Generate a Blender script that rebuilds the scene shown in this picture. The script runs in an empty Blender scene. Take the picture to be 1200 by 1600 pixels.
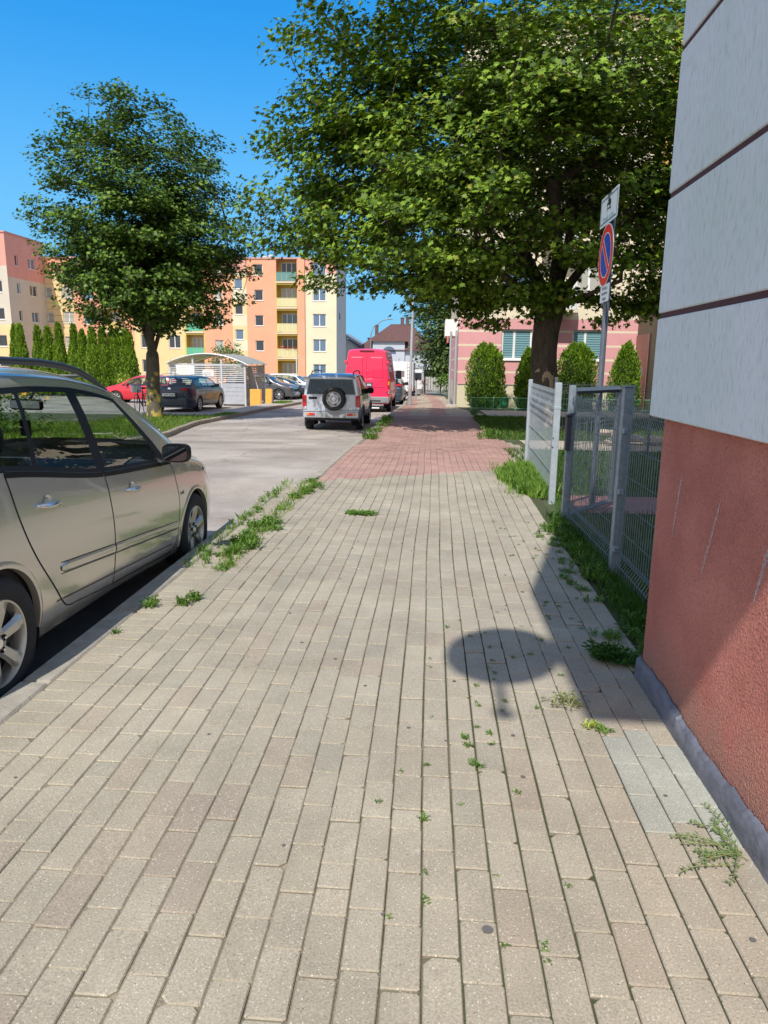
import bpy, math, random
import numpy as np
from mathutils import Vector, Matrix
R=math.radians
rnd=random.Random(7)
NR=np.random.RandomState(11)
S=bpy.context.scene
COL=S.collection
# ---------------------------------------------------------------- camera, sky, sun, exposure
CH=1.49; FPX=1112.0
cam=bpy.data.cameras.new('camera'); cam.sensor_fit='VERTICAL'; cam.sensor_height=36.0
cam.lens=36.0*FPX/1600; cam.clip_start=.05; cam.clip_end=3000
co=bpy.data.objects.new('camera',cam); COL.objects.link(co); S.camera=co
th=math.atan(233/FPX); yaw=R(3.73); rl=-.013
F=Vector((-math.sin(yaw)*math.cos(th),math.cos(yaw)*math.cos(th),-math.sin(th)))
R0=Vector((math.cos(yaw),math.sin(yaw),0)); U0=R0.cross(F)
RR=R0*math.cos(rl)-U0*math.sin(rl); UU=R0*math.sin(rl)+U0*math.cos(rl)
co.matrix_world=Matrix(((RR.x,UU.x,-F.x,0),(RR.y,UU.y,-F.y,0),(RR.z,UU.z,-F.z,CH),(0,0,0,1)))
S.render.resolution_x=768; S.render.resolution_y=1024
EL=R(50.7); AZ=R(14)     # sun behind the camera, a little to the left
SD=Vector((-math.sin(AZ)*math.cos(EL),-math.cos(AZ)*math.cos(EL),math.sin(EL)))
W=bpy.data.worlds.new('World'); S.world=W; W.use_nodes=True
nt=W.node_tree; bg=nt.nodes['Background']; sky=nt.nodes.new('ShaderNodeTexSky')
sky.sky_type='NISHITA'; sky.sun_disc=False; sky.sun_elevation=EL
sky.sun_rotation=math.atan2(SD.x,SD.y); sky.air_density=.8; sky.dust_density=0.0; sky.ozone_density=3.2; sky.altitude=50
hs=nt.nodes.new('ShaderNodeHueSaturation'); hs.inputs['Saturation'].default_value=2.4
tn=nt.nodes.new('ShaderNodeVectorMath'); tn.operation='MULTIPLY'; tn.inputs[1].default_value=(.95,3.05,3.95)
gm=nt.nodes.new('ShaderNodeGamma'); gm.inputs[1].default_value=.36
nt.links.new(sky.outputs[0],gm.inputs[0]); nt.links.new(gm.outputs[0],hs.inputs['Color']); nt.links.new(hs.outputs[0],tn.inputs[0])
# the sky around and behind the sun is brighter and whiter than the deep blue part opposite it
h2=nt.nodes.new('ShaderNodeHueSaturation'); h2.inputs['Saturation'].default_value=.45; nt.links.new(sky.outputs[0],h2.inputs['Color'])
t2=nt.nodes.new('ShaderNodeVectorMath'); t2.operation='MULTIPLY'; nt.links.new(h2.outputs[0],t2.inputs[0])
tcw=nt.nodes.new('ShaderNodeTexCoord'); sxw=nt.nodes.new('ShaderNodeSeparateXYZ'); nt.links.new(tcw.outputs['Generated'],sxw.inputs[0])
ez=nt.nodes.new('ShaderNodeMapRange'); ez.inputs[1].default_value=0; ez.inputs[2].default_value=.55; ez.inputs[3].default_value=.8; ez.inputs[4].default_value=1.95; nt.links.new(sxw.outputs['Z'],ez.inputs[0]); cz=nt.nodes.new('ShaderNodeCombineXYZ'); wm=nt.nodes.new('ShaderNodeVectorMath'); wm.operation='SCALE'; wm.inputs[0].default_value=(1.0,.93,.87); nt.links.new(ez.outputs[0],wm.inputs['Scale']); nt.links.new(wm.outputs[0],t2.inputs[1])
mrw=nt.nodes.new('ShaderNodeMapRange'); mrw.interpolation_type='SMOOTHSTEP'; mrw.inputs[1].default_value=-.15; mrw.inputs[2].default_value=.55; nt.links.new(sxw.outputs['Y'],mrw.inputs[0])
mw=nt.nodes.new('ShaderNodeMix'); mw.data_type='RGBA'; nt.links.new(mrw.outputs[0],mw.inputs['Factor']); nt.links.new(t2.outputs[0],mw.inputs['A']); hz=nt.nodes.new('ShaderNodeMapRange'); hz.interpolation_type='SMOOTHSTEP'; hz.inputs[1].default_value=0; hz.inputs[2].default_value=.42; hz.inputs[3].default_value=.92; hz.inputs[4].default_value=0; nt.links.new(sxw.outputs['Z'],hz.inputs[0])
mz=nt.nodes.new('ShaderNodeMix'); mz.data_type='RGBA'; nt.links.new(hz.outputs[0],mz.inputs['Factor']); nt.links.new(tn.outputs[0],mz.inputs['A']); mz.inputs['B'].default_value=(1.75,4.3,6.6,1); nt.links.new(mz.outputs['Result'],mw.inputs['B']); nt.links.new(mw.outputs['Result'],bg.inputs[0]); bg.inputs[1].default_value=.125
sl=bpy.data.lights.new('sun','SUN'); sl.energy=4.4; sl.angle=R(.53); sl.color=(1,.955,.88)
so=bpy.data.objects.new('sun',sl); COL.objects.link(so); so.rotation_euler=SD.to_track_quat('Z','Y').to_euler()
S.view_settings.view_transform='Standard'; S.view_settings.look='None'; S.view_settings.exposure=.2; S.view_settings.gamma=1
S.cycles.max_bounces=8; S.cycles.transparent_max_bounces=12
try: S.cycles.use_denoising=True
except Exception: pass

def zg(y): return -.018*max(0,min(y,60)-10)-.008*max(0,min(y,110)-60)
def ROAD(y): return float(np.interp(y,[-30,3,5.7,8.6,9.6,13.5,16,20,30,60,110],[-.11,-.11,-.21,-.19,-.04,-.13,-.28,-.43,-.55,-1.04,-1.44]))

# ---------------------------------------------------------------- materials
MATS={}
def mat(name,col=(.5,.5,.5),rough=.6,metal=0,spec=.5,var=0,vscale=5,bump=0,bscale=60,attr=False,coat=0,sub=None,alpha=None,detail=4,mapping=None,trans=0):
    if name in MATS: return MATS[name]
    m=bpy.data.materials.new(name); m.use_nodes=True; t=m.node_tree; p=t.nodes['Principled BSDF']
    N=t.nodes.new; L=t.links.new
    p.inputs['Roughness'].default_value=rough; p.inputs['Metallic'].default_value=metal
    p.inputs['Specular IOR Level'].default_value=spec
    if coat: p.inputs['Coat Weight'].default_value=coat; p.inputs['Coat Roughness'].default_value=.03
    c4=(*col,1)
    p.inputs['Base Color'].default_value=c4
    tc=N('ShaderNodeTexCoord'); src=tc.outputs['Object']
    if mapping:
        mp=N('ShaderNodeMapping'); mp.inputs['Scale'].default_value=mapping; L(src,mp.inputs[0]); src=mp.outputs[0]
    cur=None
    if attr:
        a=N('ShaderNodeAttribute'); a.attribute_name='Col'; cur=a.outputs['Color']
    if var:
        n=N('ShaderNodeTexNoise'); n.inputs['Scale'].default_value=vscale; n.inputs['Detail'].default_value=detail+2; n.inputs['Roughness'].default_value=.65; L(src,n.inputs['Vector'])
        mr=N('ShaderNodeMapRange'); mr.inputs[1].default_value=.3; mr.inputs[2].default_value=.7; mr.inputs[3].default_value=1-var; mr.inputs[4].default_value=1+var; L(n.outputs[0],mr.inputs[0])
        mx=N('ShaderNodeVectorMath'); mx.operation='SCALE'
        if cur: L(cur,mx.inputs[0])
        else: mx.inputs[0].default_value=col
        L(mr.outputs[0],mx.inputs['Scale']); cur=mx.outputs[0]
    if cur: L(cur,p.inputs['Base Color'])
    if bump:
        n=N('ShaderNodeTexNoise'); n.inputs['Scale'].default_value=bscale; n.inputs['Detail'].default_value=detail; L(src,n.inputs['Vector'])
        b=N('ShaderNodeBump'); b.inputs['Strength'].default_value=min(1,bump); b.inputs['Distance'].default_value=.01*max(1,bump); L(n.outputs[0],b.inputs['Height']); L(b.outputs[0],p.inputs['Normal'])
    if trans:
        # thin leaf: diffuse + light coming through
        tr=N('ShaderNodeBsdfTranslucent'); mix=N('ShaderNodeMixShader'); mix.inputs[0].default_value=trans
        if cur:
            g=N('ShaderNodeVectorMath'); g.operation='MULTIPLY'; g.inputs[1].default_value=(1.5,1.35,.5); L(cur,g.inputs[0]); L(g.outputs[0],tr.inputs[0])
        else: tr.inputs[0].default_value=(col[0]*1.5,col[1]*1.35,col[2]*.5,1)
        o=t.nodes['Material Output']; L(p.outputs[0],mix.inputs[1]); L(tr.outputs[0],mix.inputs[2]); L(mix.outputs[0],o.inputs[0])
    MATS[name]=m; return m
def glassmat(name,tint=(.8,.86,.85),dark=0.0,rough=.0):
    if name in MATS: return MATS[name]
    m=bpy.data.materials.new(name); m.use_nodes=True; t=m.node_tree; t.nodes.clear(); N=t.nodes.new; L=t.links.new
    o=N('ShaderNodeOutputMaterial'); tr=N('ShaderNodeBsdfTransparent'); tr.inputs[0].default_value=(*tint,1)
    g=N('ShaderNodeBsdfGlossy'); g.inputs['Roughness'].default_value=rough; f=N('ShaderNodeFresnel'); f.inputs[0].default_value=1.5
    geo=N('ShaderNodeNewGeometry'); fm=N('ShaderNodeMath'); fm.operation='MULTIPLY_ADD'; fm.inputs[1].default_value=1.3; fm.inputs[2].default_value=.03; L(f.outputs[0],fm.inputs[0])
    ig=N('ShaderNodeMath'); ig.operation='SUBTRACT'; ig.inputs[0].default_value=1; L(geo.outputs['Backfacing'],ig.inputs[1])
    mu=N('ShaderNodeMath'); mu.operation='MULTIPLY'; mu.use_clamp=True; L(fm.outputs[0],mu.inputs[0]); L(ig.outputs[0],mu.inputs[1])
    mx=N('ShaderNodeMixShader'); L(mu.outputs[0],mx.inputs[0]); L(tr.outputs[0],mx.inputs[1]); L(g.outputs[0],mx.inputs[2]); L(mx.outputs[0],o.inputs[0])
    MATS[name]=m; return m
def paint(name,col,rough=.28,metal=.35,flake=True):
    m=mat(name,col,rough,metal,coat=1.0); return m
def paver_mat(name,joint=False):
    m=bpy.data.materials.new(name); m.use_nodes=True; t=m.node_tree; p=t.nodes['Principled BSDF']; N=t.nodes.new; L=t.links.new
    tc=N('ShaderNodeTexCoord'); a=N('ShaderNodeAttribute'); a.attribute_name='Col'
    n=N('ShaderNodeTexNoise'); n.inputs['Scale'].default_value=2.2; n.inputs['Detail'].default_value=7; n.inputs['Roughness'].default_value=.7; L(tc.outputs['Object'],n.inputs['Vector'])
    mr=N('ShaderNodeMapRange'); mr.inputs[1].default_value=.32; mr.inputs[2].default_value=.68; mr.inputs[3].default_value=.84; mr.inputs[4].default_value=1.13; L(n.outputs[0],mr.inputs[0])
    n2=N('ShaderNodeTexNoise'); n2.inputs['Scale'].default_value=160; n2.inputs['Detail'].default_value=3; L(tc.outputs['Object'],n2.inputs['Vector'])
    mr2=N('ShaderNodeMapRange'); mr2.inputs[1].default_value=.3; mr2.inputs[2].default_value=.7; mr2.inputs[3].default_value=.80; mr2.inputs[4].default_value=1.2; L(n2.outputs[0],mr2.inputs[0])
    s=N('ShaderNodeVectorMath'); s.operation='SCALE'; L(a.outputs['Color'],s.inputs[0]); L(mr.outputs[0],s.inputs['Scale'])
    s2=N('ShaderNodeVectorMath'); s2.operation='SCALE'; L(s.outputs[0],s2.inputs[0]); L(mr2.outputs[0],s2.inputs['Scale'])
    # pale and dark stone chips
    v=N('ShaderNodeTexVoronoi'); v.inputs['Scale'].default_value=150; L(tc.outputs['Object'],v.inputs['Vector'])
    sp=N('ShaderNodeSeparateColor'); L(v.outputs['Color'],sp.inputs[0])
    def chip(th,chan,radius,col,base):
        g=N('ShaderNodeMath'); g.operation='GREATER_THAN'; g.inputs[1].default_value=th; L(sp.outputs[chan],g.inputs[0])
        d=N('ShaderNodeMath'); d.operation='LESS_THAN'; d.inputs[1].default_value=radius; L(v.outputs['Distance'],d.inputs[0])
        q=N('ShaderNodeMath'); q.operation='MULTIPLY'; L(g.outputs[0],q.inputs[0]); L(d.outputs[0],q.inputs[1])
        mx=N('ShaderNodeMix'); mx.data_type='RGBA'; L(q.outputs[0],mx.inputs['Factor']); L(base,mx.inputs['A']); mx.inputs['B'].default_value=(*col,1); return mx.outputs['Result']
    c=chip(.88,0,.33,(.56,.52,.43),s2.outputs[0]); c=chip(.955,1,.28,(.14,.12,.10),c)
    # broad grime patches
    n3=N('ShaderNodeTexNoise'); n3.inputs['Scale'].default_value=.9; n3.inputs['Detail'].default_value=5; L(tc.outputs['Object'],n3.inputs['Vector'])
    mr3=N('ShaderNodeMapRange'); mr3.inputs[1].default_value=.35; mr3.inputs[2].default_value=.65; mr3.inputs[3].default_value=.9; mr3.inputs[4].default_value=1.06; L(n3.outputs[0],mr3.inputs[0])
    s3=N('ShaderNodeVectorMath'); s3.operation='SCALE'; L(c,s3.inputs[0]); L(mr3.outputs[0],s3.inputs['Scale'])
    L(s3.outputs[0],p.inputs['Base Color']); p.inputs['Roughness'].default_value=.9; p.inputs['Specular IOR Level'].default_value=.25
    b=N('ShaderNodeBump'); b.inputs['Strength'].default_value=.5; b.inputs['Distance'].default_value=.003; L(n2.outputs[0],b.inputs['Height']); L(b.outputs[0],p.inputs['Normal'])
    MATS[name]=m; return m
def asphalt_mat():
    m=bpy.data.materials.new('asphalt'); m.use_nodes=True; t=m.node_tree; p=t.nodes['Principled BSDF']; N=t.nodes.new; L=t.links.new
    tc=N('ShaderNodeTexCoord')
    def noise(s,d,r=.6):
        n=N('ShaderNodeTexNoise'); n.inputs['Scale'].default_value=s; n.inputs['Detail'].default_value=d; n.inputs['Roughness'].default_value=r; L(tc.outputs['Object'],n.inputs['Vector']); return n
    a=noise(.55,6); cr=N('ShaderNodeValToRGB'); cr.color_ramp.elements[0].position=.38; cr.color_ramp.elements[0].color=(.27,.235,.205,1); cr.color_ramp.elements[1].position=.65; cr.color_ramp.elements[1].color=(.44,.39,.35,1); L(a.outputs[0],cr.inputs[0])
    b=noise(70,4,.8); mr=N('ShaderNodeMapRange'); mr.inputs[1].default_value=.3; mr.inputs[2].default_value=.7; mr.inputs[3].default_value=.72; mr.inputs[4].default_value=1.3; L(b.outputs[0],mr.inputs[0])
    s=N('ShaderNodeVectorMath'); s.operation='SCALE'; L(cr.outputs[0],s.inputs[0]); L(mr.outputs[0],s.inputs['Scale'])
    # cracks
    mp=N('ShaderNodeMapping'); mp.inputs['Scale'].default_value=(.5,.3,.4); L(tc.outputs['Object'],mp.inputs[0])
    n4=noise(1.5,4); md=N('ShaderNodeVectorMath'); md.operation='ADD'; L(mp.outputs[0],md.inputs[0]); sc=N('ShaderNodeVectorMath'); sc.operation='SCALE'; sc.inputs['Scale'].default_value=.35; L(n4.outputs['Color'],sc.inputs[0]); L(sc.outputs[0],md.inputs[1])
    v=N('ShaderNodeTexVoronoi'); v.feature='DISTANCE_TO_EDGE'; v.inputs['Scale'].default_value=1.0; L(md.outputs[0],v.inputs['Vector'])
    lt=N('ShaderNodeMapRange'); lt.inputs[1].default_value=0; lt.inputs[2].default_value=.014; lt.inputs[3].default_value=.7; lt.inputs[4].default_value=1; L(v.outputs['Distance'],lt.inputs[0])
    s2=N('ShaderNodeVectorMath'); s2.operation='SCALE'; L(s.outputs[0],s2.inputs[0]); L(lt.outputs[0],s2.inputs['Scale']); L(s2.outputs[0],p.inputs['Base Color'])
    p.inputs['Roughness'].default_value=.9; p.inputs['Specular IOR Level'].default_value=.3
    bp=N('ShaderNodeBump'); bp.inputs['Strength'].default_value=.5; bp.inputs['Distance'].default_value=.006; L(b.outputs[0],bp.inputs['Height']); L(bp.outputs[0],p.inputs['Normal'])
    return m

# ---------------------------------------------------------------- mesh helpers
class MB:
    def __init__(s): s.v=[]; s.f=[]; s.m=[]; s.c=[]; s.col=None
    def add(s,vs,fs,mi=0):
        o=len(s.v); s.v.extend([tuple(p) for p in vs])
        for f in fs:
            s.f.append([o+i for i in f]); s.m.append(mi); s.c.append(s.col)
        return s
    def box(s,x0,x1,y0,y1,z0,z1,mi=0,b=0.0):
        if b<=0:
            vs=[(x,y,z) for z in (z0,z1) for y in (y0,y1) for x in (x0,x1)]
            return s.add(vs,[(0,2,3,1),(4,5,7,6),(0,1,5,4),(1,3,7,5),(3,2,6,7),(2,0,4,6)],mi)
        b=min(b,(x1-x0)*.45,(y1-y0)*.45,(z1-z0)*.45)
        pts=[]; ids={}
        def P(*p):
            if p not in ids: ids[p]=len(pts); pts.append(p)
            return ids[p]
        X=(x0,x1);Y=(y0,y1);Z=(z0,z1); sg=(1,-1); fs=[]
        q={}
        for i in (0,1):
            for j in (0,1):
                for k in (0,1):
                    cx,cy,cz=X[i],Y[j],Z[k]; bx,by,bz=b*sg[i],b*sg[j],b*sg[k]
                    q[i,j,k]=(P(cx,cy+by,cz+bz),P(cx+bx,cy,cz+bz),P(cx+bx,cy+by,cz))
        def face(l,flip): fs.append(l[::-1] if flip else l)
        for i in (0,1): face([q[i,0,0][0],q[i,1,0][0],q[i,1,1][0],q[i,0,1][0]],i==0)
        for j in (0,1): face([q[0,j,0][1],q[0,j,1][1],q[1,j,1][1],q[1,j,0][1]],j==0)
        for k in (0,1): face([q[0,0,k][2],q[1,0,k][2],q[1,1,k][2],q[0,1,k][2]],k==0)
        for j in (0,1):
            for k in (0,1): face([q[0,j,k][1],q[1,j,k][1],q[1,j,k][2],q[0,j,k][2]],(j+k)%2==1)
        for i in (0,1):
            for k in (0,1): face([q[i,0,k][2],q[i,1,k][2],q[i,1,k][0],q[i,0,k][0]],(i+k)%2==1)
        for i in (0,1):
            for j in (0,1): face([q[i,j,0][0],q[i,j,1][0],q[i,j,1][1],q[i,j,0][1]],(i+j)%2==1)
        for a in q: face(list(q[a]),(a[0]+a[1]+a[2])%2==0)
        return s.add(pts,fs,mi)
    def rbox(s,M,sx,sy,sz,mi=0,b=0.0):
        t=MB(); t.box(-sx/2,sx/2,-sy/2,sy/2,-sz/2,sz/2,0,b)
        return s.add([M@Vector(p) for p in t.v],t.f,mi)
    def tube(s,pts,rad,n=8,mi=0,cap=True):
        pts=[Vector(p) for p in pts]
        if not hasattr(rad,'__len__'): rad=[rad]*len(pts)
        vs=[];fs=[]; up=None
        for i,p in enumerate(pts):
            d=(pts[min(i+1,len(pts)-1)]-pts[max(i-1,0)]); d=d.normalized() if d.length>1e-9 else Vector((0,0,1))
            if up is None: up=Vector((0,0,1)) if abs(d.z)<.9 else Vector((1,0,0))
            a=d.cross(up)
            a=a.normalized() if a.length>1e-6 else d.orthogonal().normalized()
            b=a.cross(d).normalized(); up=b
            for k in range(n):
                t=2*math.pi*k/n; vs.append(p+(a*math.cos(t)+b*math.sin(t))*rad[i])
        for i in range(len(pts)-1):
            for k in range(n):
                k2=(k+1)%n; fs.append((i*n+k,i*n+k2,(i+1)*n+k2,(i+1)*n+k))
        if cap: fs.append(tuple(range(n))); fs.append(tuple(reversed(range((len(pts)-1)*n,len(pts)*n))))
        return s.add(vs,fs,mi)
    def lathe(s,prof,n,M,mi=0):
        # prof (radius, height) turned about local z, placed with matrix M
        vs=[];fs=[]
        for (r,h) in prof:
            for k in range(n):
                t=2*math.pi*k/n; vs.append(M@Vector((r*math.cos(t),r*math.sin(t),h)))
        for i in range(len(prof)-1):
            for k in range(n):
                k2=(k+1)%n; fs.append((i*n+k,i*n+k2,(i+1)*n+k2,(i+1)*n+k))
        return s.add(vs,fs,mi)
    def build(s,name,mats,parent=None,smooth=False,angle=35):
        me=bpy.data.meshes.new(name); me.from_pydata(s.v,[],s.f)
        if not isinstance(mats,(list,tuple)): mats=[mats]
        for m in mats: me.materials.append(m)
        if len(mats)>1: me.polygons.foreach_set('material_index',np.array(s.m,dtype=np.int32))
        if any(c is not None for c in s.c):
            ca=me.color_attributes.new('Col','FLOAT_COLOR','CORNER'); L=[]
            for f,c in zip(s.f,s.c): L+= [*(c or (.5,.5,.5)),1.]*len(f)
            ca.data.foreach_set('color',L)
        if smooth:
            me.polygons.foreach_set('use_smooth',[True]*len(me.polygons))
            try: me.set_sharp_from_angle(angle=R(angle))
            except Exception: pass
        me.update(); return link(me,name,parent)
def link(me,name,parent=None):
    o=bpy.data.objects.new(name,me); COL.objects.link(o)
    if parent is not None: o.parent=parent
    return o
def tag(o,label,cat,group=None):
    o['label']=label; o['category']=cat
    if group: o['group']=group
    return o
def thing(name,label,cat,loc=(0,0,0),rz=0,group=None,rx=0,ry=0):
    o=bpy.data.objects.new(name,None); COL.objects.link(o); o.location=loc; o.rotation_euler=(rx,ry,rz); o.empty_display_size=.3
    return tag(o,label,cat,group)
def struct(o): o['kind']='structure'; return o
def stuff(o,label=None,cat=None):
    o['kind']='stuff'
    if label: o['label']=label; o['category']=cat
    return o
def kids(o): return [c for c in list(bpy.data.objects) if c.parent==o]
def dup(root,loc,rz=None,label=None,scale=None):
    r=root.copy(); COL.objects.link(r); r.location=loc
    if rz is not None: r.rotation_euler=(0,0,rz)
    if label: r['label']=label
    if scale: r.scale=scale
    for ch in kids(root):
        c=ch.copy(); COL.objects.link(c); c.parent=r
        for g in kids(ch):
            d=g.copy(); COL.objects.link(d); d.parent=c
    return r
def npmesh(name,co,nper,mats,parent=None,cols=None,faces=None):
    """co (N,k,3): N leaves of k corners each, one n-gon per leaf, or faces = template list of index tuples"""
    Nn,k,_=co.shape; me=bpy.data.meshes.new(name)
    T=faces or [tuple(range(k))]
    me.vertices.add(Nn*k); me.vertices.foreach_set('co',co.reshape(-1).astype(np.float32))
    ls=[len(t) for t in T]; tot=sum(ls); flat=np.array([i for t in T for i in t])
    li=(np.arange(Nn)[:,None]*k+flat[None,:]).reshape(-1)
    me.loops.add(Nn*tot); me.loops.foreach_set('vertex_index',li.astype(np.int32))
    st=np.cumsum([0]+ls[:-1]); ps=(np.arange(Nn)[:,None]*tot+st[None,:]).reshape(-1)
    me.polygons.add(Nn*len(T)); me.polygons.foreach_set('loop_start',ps.astype(np.int32))
    try: me.polygons.foreach_set('loop_total',np.tile(ls,Nn).astype(np.int32))
    except Exception: pass
    if cols is not None:
        ca=me.color_attributes.new('Col','FLOAT_COLOR','POINT')
        c=np.ones((Nn,k,4),np.float32); c[:,:,:3]=cols[:,None,:]; ca.data.foreach_set('color',c.reshape(-1))
    me.materials.append(mats); me.update(calc_edges=True); me.validate(); return link(me,name,parent)
def text(name,s,size,M,m,parent=None,ext=.002,align='CENTER',squeeze=1.0):
    cu=bpy.data.curves.new(name,'FONT'); cu.body=s; cu.size=size; cu.extrude=ext; cu.align_x=align; cu.align_y='CENTER'; cu.space_character=squeeze
    o=bpy.data.objects.new(name,cu); COL.objects.link(o); bpy.context.view_layer.update()
    dg=bpy.context.evaluated_depsgraph_get(); me=bpy.data.meshes.new_from_object(o.evaluated_get(dg)); bpy.data.objects.remove(o); bpy.data.curves.remove(cu)
    me.materials.clear(); me.materials.append(m); me.transform(M); return link(me,name,parent)
def basis(o,x,y,z=None):
    """matrix with columns x,y,z at o"""
    x=Vector(x).normalized(); y=Vector(y).normalized(); z=Vector(z).normalized() if z else x.cross(y)
    return Matrix(((x.x,y.x,z.x,o[0]),(x.y,y.y,z.y,o[1]),(x.z,y.z,z.z,o[2]),(0,0,0,1)))
def pchip(xs,ys):
    xs=np.array(xs,float); ys=np.array(ys,float); h=np.diff(xs); d=np.diff(ys)/h; m=np.zeros(len(xs)); m[0]=d[0]; m[-1]=d[-1]
    for i in range(1,len(xs)-1):
        if d[i-1]*d[i]>0: m[i]=(h[i-1]+h[i])/(h[i-1]/d[i]+h[i]/d[i-1]) if False else 2*d[i-1]*d[i]/(d[i-1]+d[i])
    def f(x):
        x=float(min(max(x,xs[0]),xs[-1])); i=int(min(max(np.searchsorted(xs,x)-1,0),len(h)-1)); t=(x-xs[i])/h[i]
        return float((2*t**3-3*t**2+1)*ys[i]+(t**3-2*t**2+t)*h[i]*m[i]+(-2*t**3+3*t**2)*ys[i+1]+(t**3-t**2)*h[i]*m[i+1])
    return f
# ================================================================ SETTING
PAVER=paver_mat('concrete_paver'); ASPH=asphalt_mat()
SOIL=mat('grass_soil',(.07,.085,.035),.95,var=.4,vscale=3,bump=1,bscale=30)
JOINT=mat('joint_sand',(.22,.19,.135),.95,var=.5,vscale=6,bump=.6,bscale=120)
def mossy(m):
    t=m.node_tree; p=t.nodes['Principled BSDF']; N=t.nodes.new; L=t.links.new; src=p.inputs['Base Color'].links[0].from_socket
    tc=N('ShaderNodeTexCoord'); sx=N('ShaderNodeSeparateXYZ'); L(tc.outputs['Object'],sx.inputs[0]); n=N('ShaderNodeTexNoise'); n.inputs['Scale'].default_value=2.2; n.inputs['Detail'].default_value=4; L(tc.outputs['Object'],n.inputs['Vector'])
    a=N('ShaderNodeMath'); a.operation='MULTIPLY_ADD'; a.inputs[1].default_value=1.6; L(n.outputs[0],a.inputs[0]); L(sx.outputs['X'],a.inputs[2])
    r=N('ShaderNodeMapRange'); r.inputs[1].default_value=.45; r.inputs[2].default_value=1.0; L(a.outputs[0],r.inputs[0])
    mx=N('ShaderNodeMix'); mx.data_type='RGBA'; L(r.outputs[0],mx.inputs['Factor']); L(src,mx.inputs['A']); mx.inputs['B'].default_value=(.06,.07,.025,1); L(mx.outputs['Result'],p.inputs['Base Color'])
mossy(JOINT)
def VZ(y): return ROAD(y)+.10
KERB=mat('kerb_concrete',(.33,.30,.25),.9,var=.22,vscale=9,bump=.5,bscale=90)
def KX(y): return float(np.interp(y,[-6,8.3,9.1,13,18,24,34,60],[-1.755,-1.755,-1.46,-1.46,-1.37,-1.39,-1.25,-1.9]))
def RX(y): return float(np.interp(y,[-6,3.3,3.5,7,8.4,9.3,10.3,11.3,13.6,15,16.2,24,26,31,34,60],[1.06,1.06,1.12,1.16,1.22,1.2,1.3,1.62,1.85,1.6,1.38,1.38,1.9,1.2,1.0,.75]))
def sheet(name,xs,ys,zf,m,parent=None):
    mb=MB(); n=len(ys)
    vs=[];fs=[]
    for y in ys:
        X=xs(y) if callable(xs) else xs
        for x in X: vs.append((x,y,zf(x,y)))
    k=len(xs(ys[0]) if callable(xs) else xs)
    for j in range(n-1):
        for i in range(k-1): fs.append((j*k+i,j*k+i+1,(j+1)*k+i+1,(j+1)*k+i))
    mb.add(vs,fs); return mb.build(name,m,parent)
GROUND=mat('ground_far',(.20,.185,.15),.95,var=.3,vscale=.4)
struct(sheet('ground',[-400,-60,0,60,400],[-120,-30,10,40,80,110,300,900],lambda x,y:(zg(min(y,110))-.55),GROUND))
ys=[-30,0,3,4.5,5.7,7,8.6,9,9.4,12,14,16,18,20,22,24,27,30,34,38,42,46,50,55,60,70,82,95,110]
def roadz(x,y):
    r=ROAD(y)
    if y<=22: return r
    l=zg(y)-.24; t=min(1,max(0,(-x-7)/2)); t*=min(1,(y-22)/2) if y<24 else 1
    return r*(1-t)+l*t
struct(sheet('road',lambda y:[-60,-9,-7,-5,KX(y)-.02],ys,roadz,ASPH))
struct(sheet('car_shade_strip',lambda y:[-4.6,KX(y)-.10],[-8,0,3,4.5,5.7,6.35],lambda x,y:ROAD(y)+.004,mat('car_shade_asphalt',(.085,.078,.075),.9,var=.3,vscale=3,bump=.8,bscale=90)))  # added dark sheet: shade under the parked car put into the asphalt colour
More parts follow.
